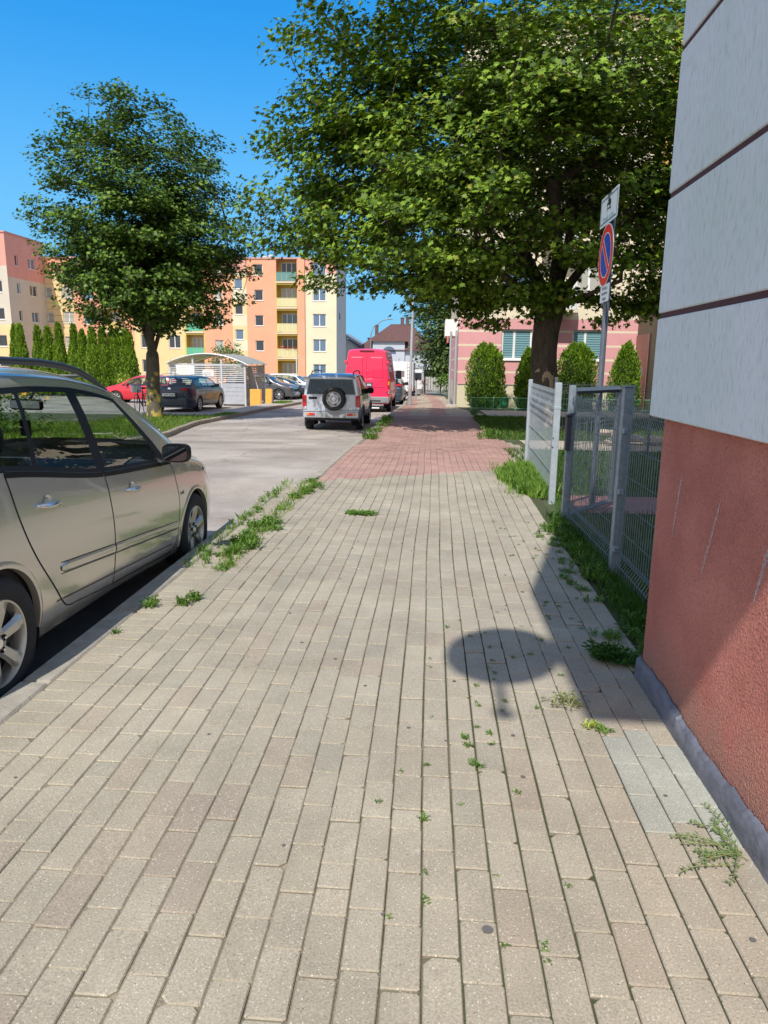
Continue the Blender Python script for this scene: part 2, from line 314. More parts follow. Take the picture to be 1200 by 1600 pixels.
# --- pavers, each one a block with worn edges
def pavers():
    V=[];Fc=[];C=[]
    def put(x0,x1,y0,y1,z,col,flat,rz=0,tx=0,ty=0):
        cx,cy=(x0+x1)/2,(y0+y1)/2
        def P(x,y,dz):
            dx,dy=x-cx,y-cy
            return (cx+dx-dy*rz,cy+dy+dx*rz,z+dz+dx*tx+dy*ty+zg(y))
        o=len(V)
        if flat:
            V.extend([P(x0,y0,0),P(x1,y0,0),P(x1,y1,0),P(x0,y1,0)]); Fc.append((o,o+1,o+2,o+3)); C.append((col,4)); return
        b=.0032; c=.012
        # octagonal top: worn corners
        top=[]; low=[]
        for (sx,sy) in ((0,0),(1,0),(1,1),(0,1)):
            X=(x0,x1)[sx]; Y=(y0,y1)[sy]; ix=1 if sx==0 else -1; iy=1 if sy==0 else -1
            k1=c*(.2+.35*rnd.random()) if rnd.random()<.93 else c*(.8+rnd.random())
            a=(X+ix*k1,Y); d=(X,Y+iy*k1)
            pr=[d,a] if (sx,sy) in ((0,0),(1,1)) else [a,d]
            for q in pr:
                low.append(q); top.append((q[0]+(b if q[0]<cx else -b),q[1]+(b if q[1]<cy else -b)))
        for q in top: V.append(P(q[0],q[1],0))
        for q in low: V.append(P(q[0],q[1],-.0042))
        for q in low: V.append(P(q[0],q[1],-.03))
        Fc.append(tuple(range(o,o+8))); C.append((col,8))
        for k in range(8):
            k2=(k+1)%8
            Fc.append((o+8+k,o+8+k2,o+k2,o+k)); C.append((col,4)); Fc.append((o+16+k,o+16+k2,o+8+k2,o+8+k)); C.append((tuple(.75*a for a in col),4))
    G=(.355,.314,.243)
    def colour(x,y):
        redline=9.0+(x+1.42)*.53
        j=.95+.10*rnd.random()
        if y>redline and (x<np.interp(y,[10,11.3,13.4,15,24],[1.2,1.23,1.6,1.5,1.35])) and y<24.5:
            return tuple(a*j*(.97+.06*rnd.random()) for a in (.385,.235,.20)),True
        if y>=24.5:
            u=(x-KX(y))
            isred=(u<.55) or (1.25<u<1.85)
            return (tuple(a*j for a in ((.40,.25,.205) if isred else (.42,.345,.26)))),True
        c=list(G); r=rnd.random()
        if r<.05: c=[.345,.292,.225]
        elif r<.09: c=[.325,.295,.23]
        elif r<.2: c=[.36,.315,.24]
        if -1.8<x<-.6 and y<2.3 and rnd.random()<.18: c=[.33,.28,.22]
        if .70<x<1.0 and 2.13<y<2.78: c=[.345,.345,.295]; j=.99+.04*rnd.random()
        if .35<x<.5 and 1.0<y<1.25: c=[.32,.315,.255]
        return tuple(a*j for a in c),False
    w=.1035; l=.2045
    ncol=42; offs=[rnd.random()*l for _ in range(ncol)]
    for i in range(-1,ncol):
        xa=-1.552+i*w
        if i==-1:   # soldier course beside the kerb
            y=-.6
            while y<9.0:
                wd=.101+.003*rnd.random(); c,_=colour(-1.65,y); xx=KX(y+.05)
                if y<8.6: put(-1.751,-1.557,y+.002,y+wd-.003,rnd.gauss(0,.0012),c,y>9,rnd.gauss(0,.006),rnd.gauss(0,.006),rnd.gauss(0,.01))
                y+=wd+.001
            continue
        y=-.6+((i%2)*l/2)+(offs[i]*.35)
        tail=0
        while y<58:
            ln=l if (y>14 or rnd.random()>.035) else l*.5
            xm=xa+w/2+.010*math.sin(y*.7+1.3)+.004*math.sin(y*2.1+i*.4)
            ym=y+ln/2
            if KX(ym)-.0<xm-.04 and xm+.045<RX(ym)+.01:
                c,red=colour(xm,ym)
                gap=.0035 if not red else .0028
                if -.25<xm<.5 and not red and ym<6: gap=.0052
                if abs(xm-.02)<.06 and ym<3: gap=.007
                put(xm-w/2+gap/2,xm+w/2-gap/2,y+.0015,y+ln-.002,rnd.gauss(0,.0013) if ym<14 else 0,c,ym>12.5,rnd.gauss(0,.005),rnd.gauss(0,.008),rnd.gauss(0,.005))
            y+=ln
    me=bpy.data.meshes.new('pavement'); me.from_pydata(V,[],Fc)
    ca=me.color_attributes.new('Col','FLOAT_COLOR','CORNER'); L=[]
    for (c,n) in C: L+=[c[0],c[1],c[2],1.]*n
    ca.data.foreach_set('color',L); me.materials.append(PAVER); me.update(); return link(me,'pavement')
struct(pavers())
ysj=[-3,0,3,6,8.6,9.1,10,12,14,15,16.2,20,24,26,28,31,34,45,58]
struct(sheet('paving_bed',lambda y:[KX(y)-.005,-.75,-.1,.5,RX(y)+.06],ysj,lambda x,y:zg(y)-(.0048 if x<-.3 else .0105),JOINT))
# side path towards the entrance, and the lane beside it
PATHM=mat('path_concrete',(.42,.36,.29),.9,var=.15,vscale=2,bump=.3,bscale=40)
struct(sheet('side_path',[1.95,6,14,30],[25.0,26.5,28,29.6],lambda x,y:zg(y)-.004,PATHM))
struct(sheet('yard_path',[1.9,3,6,14],[13.6,14.6,15.6],lambda x,y:zg(y)-.012,PATHM))
struct(sheet('red_yard_path',[1.55,3,14],[7.35,8.35],lambda x,y:-.004,mat('red_path',(.30,.14,.13),.9,var=.2,vscale=8,bump=.5,bscale=50)))
struct(sheet('lawn',lambda y:[RX(y)+.02,2.2,5,30],[3.3,5,7,8.5,10,12,14,15.5,16.2,20,25.2,30,36],lambda x,y:zg(y)-.03,SOIL))
# kerb stones along the near pavement, one metre each
def kerbrun(name,fx,w,ztop,y0,y1,step=1.0,depth=.3,chip=0):
    mb=MB(); y=y0
    while y<y1-.05:
        y2=min(y+step,y1); ang=math.atan2(fx(y2)-fx(y),y2-y)
        L=math.hypot(fx(y2)-fx(y),y2-y)-.006
        M=Matrix.Translation(((fx(y)+fx(y2))/2-w/2,(y+y2)/2,ztop((y+y2)/2)-depth/2))@Matrix.Rotation(-ang,4,'Z')
        M=M@Matrix.Rotation(math.atan2(ztop(y2)-ztop(y),y2-y),4,'X')@Matrix.Rotation(rnd.gauss(0,.012+chip),4,'Y')
        mb.rbox(M,w,L,depth,0,.014+chip)
        y=y2
    return mb
struct(kerbrun('kerb',lambda y:KX(y)-.004,.148,lambda y:.004 if y<8.5 else .004-.0*y,-1,8.5).build('kerb',KERB))
struct(kerbrun('k',lambda y:KX(y)-.004,.12,lambda y:zg(y)-.004,8.5,17,1.0).build('dropped_kerb',KERB))
struct(kerbrun('k',lambda y:KX(y)-.004,.15,lambda y:zg(y)+.006,17,60,1.0).build('far_kerb',KERB))
def XL(y): return float(np.interp(y,[-8,10,13.4,17.1,19,21.3,24,37.3],[-5.6,-5.7,-5.86,-6.45,-6.9,-7.28,-7.2,-6.95]))
struct(kerbrun('k',lambda y:XL(y)+.13,.13,lambda y:ROAD(y)+.125,-6,37.3,.95,chip=.006).build('verge_kerb',mat('old_kerb',(.30,.255,.20),.95,var=.35,vscale=7,bump=.8,bscale=40)))
struct(sheet('grass_verge',lambda y:[-26,-14,-9,XL(y)],[-8,5,10,14,16.7,18.5,20.6,23.4,24.3],lambda x,y:VZ(y),SOIL))
struct(sheet('shelter_pavement',[-8.1,XL(30)],[24.3,27,30,31],lambda x,y:ROAD(y)+.11,PATHM))
struct(sheet('shelter_yard',[-8.1,XL(30)],[31,34,37.3],lambda x,y:ROAD(y)+.11,PATHM))
mb=MB(); mb.box(-8.1,-6.95,37.3,37.45,-1.1,ROAD(37.4)+.11,0,.02); struct(mb.build('shelter_kerb',KERB))

# ================================================================ GRASS AND WEEDS
GRASS=mat('grass_blades',(.1,.2,.03),.55,attr=True,trans=.35,spec=.3)
def blades(name,n,area,hrange,width,c0,c1,zf,parent=None,yellow=0.0,dens=None):
    pts=[]
    while len(pts)<n:
        x=NR.uniform(area[0],area[1]); y=NR.uniform(area[2],area[3])
        if dens is None or dens(x,y)>NR.rand(): pts.append((x,y,zf(x,y)))
    P=np.array(pts); n=len(P)
    h=NR.uniform(hrange[0],hrange[1],n)*(.6+.4*NR.rand(n)); a=NR.uniform(0,2*np.pi,n); lean=NR.uniform(.1,.75,n)*h; la=NR.uniform(0,2*np.pi,n)
    w=width*(.6+.8*NR.rand(n)); d=np.stack([np.cos(a),np.sin(a),0*a],1)*w[:,None]/2; up=np.array([0,0,1.])
    ln=np.stack([np.cos(la),np.sin(la),0*la],1)
    co=np.zeros((n,5,3)); co[:,0]=P-d; co[:,1]=P+d; co[:,2]=P+d*.8+ln*(lean*.3)[:,None]+up*(h*.6)[:,None]; co[:,3]=P+ln*lean[:,None]+up*h[:,None]; co[:,4]=P-d*.8+ln*(lean*.3)[:,None]+up*(h*.6)[:,None]
    t=NR.rand(n)[:,None]; C=np.array(c0)*(1-t)+np.array(c1)*t; yl=NR.rand(n)<yellow; C[yl]=np.array([.30,.27,.10])
    return npmesh(name,co,5,GRASS,parent,C)
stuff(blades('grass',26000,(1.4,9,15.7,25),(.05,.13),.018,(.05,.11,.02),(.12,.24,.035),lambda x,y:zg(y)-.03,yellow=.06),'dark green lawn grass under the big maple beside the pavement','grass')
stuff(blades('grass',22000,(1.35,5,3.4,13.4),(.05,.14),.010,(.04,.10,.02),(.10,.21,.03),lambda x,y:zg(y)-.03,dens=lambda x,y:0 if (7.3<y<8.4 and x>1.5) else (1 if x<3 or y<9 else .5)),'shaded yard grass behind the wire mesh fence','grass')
stuff(blades('grass',34000,(-14,-6.3,7,24.2),(.05,.15),.017,(.09,.19,.02),(.21,.34,.045),lambda x,y:VZ(y)-.01,yellow=.08,dens=lambda x,y:1 if x<XL(y)-.03 and (x>-10 or y<20) else 0),'sunlit tall grass on the verge across the road','grass')
stuff(blades('grass',1500,(-7.7,-7.05,24.4,26.2),(.03,.08),.012,(.09,.17,.02),(.19,.30,.045),lambda x,y:VZ(y)),'short grass along the kerb in front of the dark estate car','grass')
stuff(blades('grass',1500,(-7.9,-7.2,34.6,37),(.05,.12),.02,(.09,.19,.02),(.19,.32,.045),lambda x,y:VZ(y)),'small grass patch at the kerb tip beside the mattresses','grass')
# leafy weeds
WEED=mat('weed_leaves',(.12,.25,.04),.5,attr=True,trans=.3,spec=.4)
def weed_co(cx,cy,z,r,n,h,lw=.28,spread=1.0,seed=None,cA=(.07,.16,.025),cB=(.18,.32,.05)):
    """rosettes of jagged strap leaves; returns coords (n,8,3), colours"""
    a=NR.uniform(0,2*np.pi,n); rr=r*np.sqrt(NR.rand(n))*spread*.75
    B=np.stack([cx+rr*np.cos(a),cy+rr*np.sin(a),np.full(n,z)],1)
    a2=NR.uniform(0,2*np.pi,n); L=NR.uniform(.35,1,n)*min(r*.8,.07)+.004; d=np.stack([np.cos(a2),np.sin(a2),0*a2],1); s=np.stack([-np.sin(a2),np.cos(a2),0*a2],1)
    rise=NR.uniform(.25,1,n)*h; up=np.array([0,0,1.]); W_=L*lw
    co=np.zeros((n,8,3))
    def pt(t,w,k): return B+d*(L*t)[:,None]+s*(W_*w)[:,None]+up*(rise*k)[:,None]
    co[:,0]=pt(0,-.1,0);co[:,1]=pt(.35,-.5,.6);co[:,2]=pt(.5,-.28,.8);co[:,3]=pt(.8,-.5,.95);co[:,4]=pt(1.05,0,.85);co[:,5]=pt(.8,.5,.95);co[:,6]=pt(.5,.28,.8);co[:,7]=pt(.35,.5,.6)
    t=NR.rand(n)[:,None]; return co,np.array(cA)*(1-t)+np.array(cB)*t
def weed(name,items,label=None,cat='weed',group=None,kind=None):
    cs=[];cc=[]
    for it in items:
        c,k=weed_co(*it[:6],**(it[6] if len(it)>6 else {})); cs.append(c); cc.append(k)
    o=npmesh(name,np.concatenate(cs),8,WEED,None,np.concatenate(cc))
    if label: tag(o,label,cat,group)
    if kind: o['kind']=kind
    return o
def strip(x0,y0,x1,y1,n,r,h,jx=.06):
    L=[]
    for _ in range(n):
        t=rnd.random(); rr=r*(.4+.9*rnd.random())
        L.append((x0+(x1-x0)*t+rnd.gauss(0,jx),y0+(y1-y0)*t,zg(y0)+.001,rr,int(14+rr*380),h*(.5+rnd.random())))
    return L
weed('kerb_weeds',strip(-1.55,5.2,-1.50,5.9,16,.08,.06,.06)+strip(-1.52,6.0,-1.48,6.7,14,.07,.07,.06)+strip(-1.70,5.0,-1.66,5.6,5,.05,.04,.03)+strip(-1.52,6.9,-1.50,7.3,4,.05,.04,.04)+strip(-1.48,7.7,-1.40,8.9,16,.07,.05,.06)+strip(-1.78,4.9,-1.76,8.6,16,.045,.05,.03)+strip(-1.5,4.6,-1.5,5.2,5,.05,.05,.03),'ragged line of green weeds in the joints along the kerb past the silver car','weeds',kind='stuff')
stuff(blades('kerb_grass',1300,(-1.83,-1.38,4.9,8.9),(.03,.10),.005,(.12,.25,.03),(.30,.45,.07),lambda x,y:0,yellow=.1,dens=lambda x,y:.8 if abs(x+1.5)<.09 or abs(x+1.78)<.05 else .12),'thin grass tufts in the kerb weeds','grass')
weed('joint_moss',[(x+rnd.gauss(0,.004),y,.0,.011,12,.006) for x,y in [(.02+(.1035*rnd.choice([0,1,2,3,-1,4,5])),rnd.uniform(.9,4.2)) for _ in range(22)]]+[(x+rnd.gauss(0,.004),y,0,.013,22,.014) for x,y in [(.225,2.75),(.24,2.95),(.24,3.15),(.34,3.3),(.345,3.45),(.34,3.62),(.24,3.78),(.45,3.5),(.55,3.55),(.36,3.0),(.5,2.95),(.66,3.3),(.64,3.75),(.74,4.1),(.75,4.4),(.12,3.9),(.02,1.3),(-.15,2.2),(.02,2.45),(.33,2.3)]]+[(rnd.uniform(.6,1.0),rnd.uniform(3.2,7),0,.016,18,.012) for _ in range(30)],'tiny green plants in the joints between the pavers','weeds',kind='stuff')
W1=[('low dark green weed clump alone in the middle of the pavement',[(-.76,6.98,0,.10,150,.03),(-.63,6.97,0,.12,190,.03)]),
('broad dark green weed clump at the corner of the red plinth',[(.94,3.55,0,.10,420,.07,dict(lw=.14,cA=(.05,.13,.025),cB=(.11,.24,.04))),(1.02,3.5,0,.09,320,.06,dict(lw=.14,cA=(.05,.13,.025),cB=(.11,.24,.04)))]),
('yellow green weed tuft in sunlight just in front of the shadow edge',[(.70,2.80,0,.035,46,.03,dict(cA=(.3,.42,.05),cB=(.5,.55,.08))),(.745,2.77,0,.035,36,.02)]),
('wispy grey green weed crossing the edge of the shadow by the new pavers',[(.63,3.0,0,.09,60,.05,dict(lw=.12,cA=(.16,.2,.07),cB=(.3,.32,.13)))]),
('small weed tuft in a joint, upper of the two near the pavement centre',[(.17,2.66,0,.02,34,.02),(.175,2.6,0,.018,26,.02)]),
('small weed tuft in a joint, lower and wider of the two near the pavement centre',[(.19,2.47,0,.02,30,.02),(.215,2.455,0,.022,30,.02)]),
('small weed sprouting from the open joint in the foreground',[(.005,2.12,0,.02,30,.015)]),
('weed sprig in a joint right of the round shadow tail',[(.27,2.7,0,.016,26,.02),(.27,2.62,0,.014,20,.02)]),
('small weed tuft at the kerb beside the rear door of the silver car',[(-1.70,4.06,0,.05,70,.05),(-1.72,4.14,0,.04,50,.05)]),
('double weed tuft a step inside the kerb beside the silver car',[(-1.52,4.12,0,.045,70,.06),(-1.47,4.22,0,.05,80,.06)]),
('smallest sparse weed tuft nearest the rear wheel of the silver car',[(-1.72,3.62,0,.03,34,.03)])]
for lb,it in W1: weed('weed_tuft',it,lb,'weed','weed tufts growing between the pavers')
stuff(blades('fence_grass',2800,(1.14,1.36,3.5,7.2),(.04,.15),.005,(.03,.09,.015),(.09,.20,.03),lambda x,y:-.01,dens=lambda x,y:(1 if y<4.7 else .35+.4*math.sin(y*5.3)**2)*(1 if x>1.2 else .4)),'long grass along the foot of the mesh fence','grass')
weed('fence_weeds',strip(1.2,3.6,1.22,7.0,46,.07,.07,.05)+strip(1.02,3.8,1.08,6.6,26,.05,.04,.04),'leafy weeds along the foot of the mesh fence','weeds',kind='stuff')
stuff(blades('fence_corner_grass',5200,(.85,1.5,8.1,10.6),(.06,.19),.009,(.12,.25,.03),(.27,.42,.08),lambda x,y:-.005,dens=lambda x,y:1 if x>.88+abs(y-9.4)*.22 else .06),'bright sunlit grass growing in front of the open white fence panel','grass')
weed('corner_weeds',[(rnd.uniform(.95,1.42),rnd.uniform(8.3,10.5),0,.09,40,.10) for _ in range(60)],'leafy weeds in the sunlit grass by the white fence panel','weeds',kind='stuff')
weed('verge_edge_weeds',strip(1.35,15.5,1.35,24.5,50,.09,.08,.06)+strip(1.22,15.4,1.45,17,16,.1,.15,.1),'weeds along the lawn edge of the red pavement','weeds',kind='stuff')
weed('far_kerb_weeds',strip(-1.30,14.8,-1.25,21.5,44,.10,.1,.07),'weeds along the kerb beside the silver off-roader','weeds',kind='stuff')
# sprawling knotgrass at the wall foot
def sprawler():
    mb=MB(); cs=[];cc=[]
    for k in range(13):
        a=rnd.uniform(1.75,4.3); x,y=1.0+rnd.gauss(0,.01),2.04+rnd.gauss(0,.03); z=.006; pts=[(x,y,z)]; L=rnd.uniform(.12,.25); n=9
        for i in range(n):
            a+=rnd.gauss(0,.2); x+=math.cos(a)*L/n; y+=math.sin(a)*L/n; z=.006+.010*math.sin(i/n*3)+rnd.gauss(0,.002); x=min(x,1.02); pts.append((x,y,max(z,.004)))
            for s in (-1,1,rnd.choice((-1,1))):
                b=a+s*rnd.uniform(.5,1.2); l=rnd.uniform(.012,.022); d=np.array([math.cos(b),math.sin(b),rnd.uniform(0,.35)]); e=np.array([-math.sin(b),math.cos(b),0])
                p=np.array([x,y,max(z,.004)]); q=[p,p+d*l*.5-e*l*.17,p+d*l,p+d*l*.5+e*l*.17]
                cs.append(q); t=rnd.random(); cc.append((.10+.12*t,.20+.14*t,.07+.05*t))
        mb.tube(pts,[.0016]*len(pts),4)
    st=mb.build('weed_stem',mat('weed_stem',(.20,.19,.08),.7)); root=thing('knotgrass','sprawling grey green knotgrass spreading from the dark wall foot over the pavers','weed',(0,0,0),group='weed tufts growing between the pavers'); st.parent=root
    npmesh('weed_foliage',np.array(cs),4,WEED,root,np.array(cc))
sprawler()
# dead leaf scraps and a flat stone on the pavers
mb=MB()
for x,y,s in [(rnd.uniform(-1.5,.9),rnd.uniform(1.3,6),rnd.uniform(.003,.009)) for _ in range(26)]+[(.185,1.66,.013),(-.43,1.95,.006),(-.1,1.69,.005),(.37,2.4,.008),(-.28,3.1,.007)]:
    n=8; mb.add([(x+s*(1+.3*rnd.random())*math.cos(k*.785),y+s*1.1*math.sin(k*.785),.003) for k in range(n)],[tuple(range(n))])
stuff(mb.build('litter',mat('gum_spot',(.12,.11,.11),.8)),'dark flattened gum spots on the pavers','litter')

# ================================================================ THE NEAR BUILDING (right)
def near_building():
    root=thing('apartment_building','near apartment building corner with pale render, brown grooves and a red plinth','building',(1,3.38,0))
    m=bpy.data.materials.new('pale_render'); m.use_nodes=True; t=m.node_tree; p=t.nodes['Principled BSDF']; N=t.nodes.new; L=t.links.new
    tc=N('ShaderNodeTexCoord')
    mp=N('ShaderNodeMapping'); mp.inputs['Scale'].default_value=(1,1,.22); L(tc.outputs['Object'],mp.inputs[0])
    n=N('ShaderNodeTexNoise'); n.inputs['Scale'].default_value=85; n.inputs['Detail'].default_value=4; L(mp.outputs[0],n.inputs['Vector'])
    n2=N('ShaderNodeTexNoise'); n2.inputs['Scale'].default_value=1.3; n2.inputs['Detail'].default_value=7; L(tc.outputs['Object'],n2.inputs['Vector'])
    cr=N('ShaderNodeValToRGB'); e=cr.color_ramp.elements; e[0].position=.36; e[0].color=(.62,.685,.655,1); e[1].position=.6; e[1].color=(.70,.72,.735,1); L(n2.outputs[0],cr.inputs[0])
    mr=N('ShaderNodeMapRange'); mr.inputs[1].default_value=.30; mr.inputs[2].default_value=.5; mr.inputs[3].default_value=.80; mr.inputs[4].default_value=1; L(n.outputs[0],mr.inputs[0])
    mp2=N('ShaderNodeMapping'); mp2.inputs['Scale'].default_value=(1,1,.35); L(tc.outputs['Object'],mp2.inputs[0])
    v=N('ShaderNodeTexNoise'); v.inputs['Scale'].default_value=22; v.inputs['Detail'].default_value=3; L(mp2.outputs[0],v.inputs['Vector'])
    mr2=N('ShaderNodeMapRange'); mr2.inputs[1].default_value=.30; mr2.inputs[2].default_value=.40; mr2.inputs[3].default_value=.90; mr2.inputs[4].default_value=1; L(v.outputs[0],mr2.inputs[0])
    s=N('ShaderNodeVectorMath'); s.operation='SCALE'; L(cr.outputs[0],s.inputs[0]); L(mr.outputs[0],s.inputs['Scale'])
    s2=N('ShaderNodeVectorMath'); s2.operation='SCALE'; L(s.outputs[0],s2.inputs[0]); L(mr2.outputs[0],s2.inputs['Scale'])
    L(s2.outputs[0],p.inputs['Base Color']); p.inputs['Roughness'].default_value=.9
    b=N('ShaderNodeBump'); b.inputs['Strength'].default_value=.8; b.inputs['Distance'].default_value=.003; L(n.outputs[0],b.inputs['Height']); L(b.outputs[0],p.inputs['Normal'])
    RENDER=m
    # coarse "worm" render on the plinth
    m=bpy.data.materials.new('red_plinth_render'); m.use_nodes=True; t=m.node_tree; p=t.nodes['Principled BSDF']; N=t.nodes.new; L=t.links.new
    tc=N('ShaderNodeTexCoord'); n=N('ShaderNodeTexNoise'); n.inputs['Scale'].default_value=95; n.inputs['Detail'].default_value=2.5; n.inputs['Distortion'].default_value=1.2; L(tc.outputs['Object'],n.inputs['Vector'])
    v=N('ShaderNodeTexVoronoi'); v.inputs['Scale'].default_value=120; v.feature='SMOOTH_F1'; L(tc.outputs['Object'],v.inputs['Vector'])
    ad=N('ShaderNodeMath'); ad.operation='MULTIPLY_ADD'; ad.inputs[1].default_value=.6; L(v.outputs['Distance'],ad.inputs[0]); L(n.outputs[0],ad.inputs[2])
    n2=N('ShaderNodeTexNoise'); n2.inputs['Scale'].default_value=2.5; n2.inputs['Detail'].default_value=6; L(tc.outputs['Object'],n2.inputs['Vector'])
    cr=N('ShaderNodeValToRGB'); e=cr.color_ramp.elements; e[0].position=.35; e[0].color=(.50,.165,.125,1); e[1].position=.65; e[1].color=(.64,.235,.18,1); L(n2.outputs[0],cr.inputs[0])
    mr=N('ShaderNodeMapRange'); mr.inputs[1].default_value=.25; mr.inputs[2].default_value=.5; mr.inputs[3].default_value=.7; mr.inputs[4].default_value=1.04; L(n.outputs[0],mr.inputs[0])
    s=N('ShaderNodeVectorMath'); s.operation='SCALE'; L(cr.outputs[0],s.inputs[0]); L(mr.outputs[0],s.inputs['Scale'])
    sz=N('ShaderNodeSeparateXYZ'); L(tc.outputs['Object'],sz.inputs[0]); n5=N('ShaderNodeTexNoise'); n5.inputs['Scale'].default_value=5; n5.inputs['Detail'].default_value=7; L(tc.outputs['Object'],n5.inputs['Vector'])
    q=N('ShaderNodeMath'); q.operation='MULTIPLY_ADD'; q.inputs[1].default_value=-.55; L(n5.outputs[0],q.inputs[0]); L(sz.outputs['Z'],q.inputs[2])
    dr=N('ShaderNodeMapRange'); dr.inputs[1].default_value=-.22; dr.inputs[2].default_value=.06; dr.inputs[3].default_value=.6; dr.inputs[4].default_value=0; L(q.outputs[0],dr.inputs[0])
    dm=N('ShaderNodeMix'); dm.data_type='RGBA'; L(dr.outputs[0],dm.inputs['Factor']); L(s.outputs[0],dm.inputs['A']); dm.inputs['B'].default_value=(.30,.19,.14,1); L(dm.outputs['Result'],p.inputs['Base Color']); p.inputs['Roughness'].default_value=.92
    b=N('ShaderNodeBump'); b.inputs['Strength'].default_value=1.0; b.inputs['Distance'].default_value=.013; L(ad.outputs[0],b.inputs['Height']); L(b.outputs[0],p.inputs['Normal'])
    RED=m
    gr=[(1.698,1.722),(2.200,2.223),(2.776,2.798),(3.35,3.374),(3.92,3.944),(4.5,4.524)]
    up=MB(); st=MB(); z=1.268; Dn=-17.0
    for a,b_ in gr+[(15,15)]:
        up.box(0,12,Dn,0,z,a,0,.0045)
        if b_>a: st.box(.007,11.99,Dn+.01,-.007,a-.004,b_+.004)
        z=b_
    up.build('upper_wall',RENDER,root,True)
    st.build('groove',mat('brown_groove',(.085,.028,.032),.8,var=.15,vscale=20,bump=.4,bscale=200),root)
    pl=MB(); pl.box(.052,11.9,Dn,-.05,-.4,1.29,0,.012); pl.build('plinth',RED,root,True)
    # dark damp-proof sheet with a torn top edge
    mb=MB(); n=420; vs=[]; x0=.022
    prof=[(0,0),(0,.5),(.004,.9),(.024,1.0)]
    for i in range(n+1):
        y=-.048-i*.012
        h=.10+.012*math.sin(i*.07)+.004*math.sin(i*.4+2)+rnd.gauss(0,.0022)
        w=.0015*math.sin(i*.23)+.001*math.sin(i*1.1+1)+rnd.gauss(0,.0004)
        for (dx,k) in prof: vs.append((x0+dx+w*(1 if k in(.5,.9) else .3),y,-.03+(h+.03)*k))
    k=len(prof); fs=[(i*k+j,i*k+j+1,(i+1)*k+j+1,(i+1)*k+j) for i in range(n) for j in range(k-1)]
    mb.add(vs,fs); mb.add([vs[0],vs[1],vs[2],vs[3],(.06,vs[0][1],-.03)],[(0,1,2,3,4)])
    mb.build('damp_proof_sheet',mat('bitumen_sheet',(.125,.13,.16),.55,var=.35,vscale=14,bump=.8,bscale=30,mapping=(1,.5,1)),root,True,60)
    # chalk strokes
    ck=MB()
    for (ya,za,yb,zb,w) in [(3.025,1.045,3.072,.765,.010),(2.604,1.018,2.712,.71,.011),(2.20,.96,2.262,.75,.016)]:
        for _ in range(330 if w<.015 else 420):
            t=rnd.random(); wd=w*(.35+.65*math.sin(math.pi*min(1,t*1.1+.05)))
            y=ya+(yb-ya)*t+rnd.gauss(0,wd*.42); zz=za+(zb-za)*t+rnd.gauss(0,.004); s=rnd.uniform(.0006,.0019); s2=s*rnd.uniform(.6,1.5)
            ck.add([(.050,y-3.38-s,zz-s2),(.050,y-3.38+s*.8,zz-s2*.7),(.050,y-3.38+s,zz+s2),(.050,y-3.38-s*.9,zz+s2*.8)],[(0,3,2,1)])
    ck.build('chalk_mark',mat('chalk',(.72,.70,.70),.95),root)
    # projecting bay above (throws the shadow on wall and pavement)
    by=MB(); by.box(-1.42,-.002,-4.98,-3.2,5.6,9.5,0,.01); by.build('bay',RENDER,root)
    gl=MB(); gl.box(-1.435,-1.422,-4.7,-3.5,6.9,8.2,0); gl.build('window',glassmat('pane_dark'),root)
near_building()
# satellite dish on the bay
def dish():
    C0=Vector((-.78,-1.2,5.98)); root=thing('satellite_dish','grey satellite dish on the bay overhead, seen only as the round shadow','satellite dish',C0)
    n=Vector((0,-.80,.60)).normalized(); M=n.to_track_quat('Z','Y').to_matrix().to_4x4()
    mb=MB(); mb.lathe([(0,-.06),(.1,-.053),(.2,-.028),(.3,.01),(.303,.0),(.2,-.036),(.1,-.061),(0,-.068)],32,M); mb.build('reflector',mat('dish_grey',(.4,.4,.4),.5),root,True)
    a=MB(); a.tube([M@Vector((0,-.28,-.04)),M@Vector((0,-.50,.16))],.022,6); a.tube([M@Vector((0,-.50,.10)),M@Vector((0,-.48,.24))],.04,8); a.build('feed_arm',mat('dish_grey'),root)
    b=MB(); b.tube([M@Vector((0,0,-.06)),Vector((.1,.05,-.12)),Vector((.40,.05,-.12))],.02,6); b.build('bracket',mat('dish_grey'),root)
dish()
# brick edging stub by the corner
mb=MB(); mb.box(1.075,1.30,3.40,3.62,-.05,-.002,0,.004); struct(mb.build('red_edging',mat('red_edging',(.34,.15,.13),.9,var=.2,vscale=15,bump=.5)))

# ================================================================ FENCE, GATE, SIGN
GALV=mat('galvanised',(.20,.24,.27),.45,.5,var=.18,vscale=30,bump=.1,bscale=60)
GALVP=mat('galvanised_post',(.27,.32,.36),.5,.4,var=.22,vscale=22,bump=.15,bscale=70)
DARKST=mat('dark_steel',(.06,.065,.085),.5,.4)
def mesh_panel(mb,p0,p1,z0,z1,folds,lines,sp=.05,r=.0024,fold=.028,side=1):
    p0=Vector((*p0,0)); p1=Vector((*p1,0)); d=(p1-p0); L=d.length; d.normalize(); nrm=Vector((-d.y,d.x,0))*side
    prof=[(z0,0)]
    for (a,b) in folds: prof+=[(a,0),((a+b)/2,fold),(b,0)]
    prof+=[(z1,0)]; n=int(L/sp)
    for i in range(n+1):
        q=p0+d*(i*L/n); mb.tube([q+nrm*(o-.003)+Vector((0,0,z)) for z,o in prof],r,4,cap=False)
    hz=[(z,0) for z in lines]
    for (a,b) in folds: hz+=[(a,0),((a+b)/2,fold),(b,0)]
    for z,o in hz: mb.tube([p0+nrm*(o+.003)+Vector((0,0,z)),p1+nrm*(o+.003)+Vector((0,0,z))],r*1.15,4,cap=False)
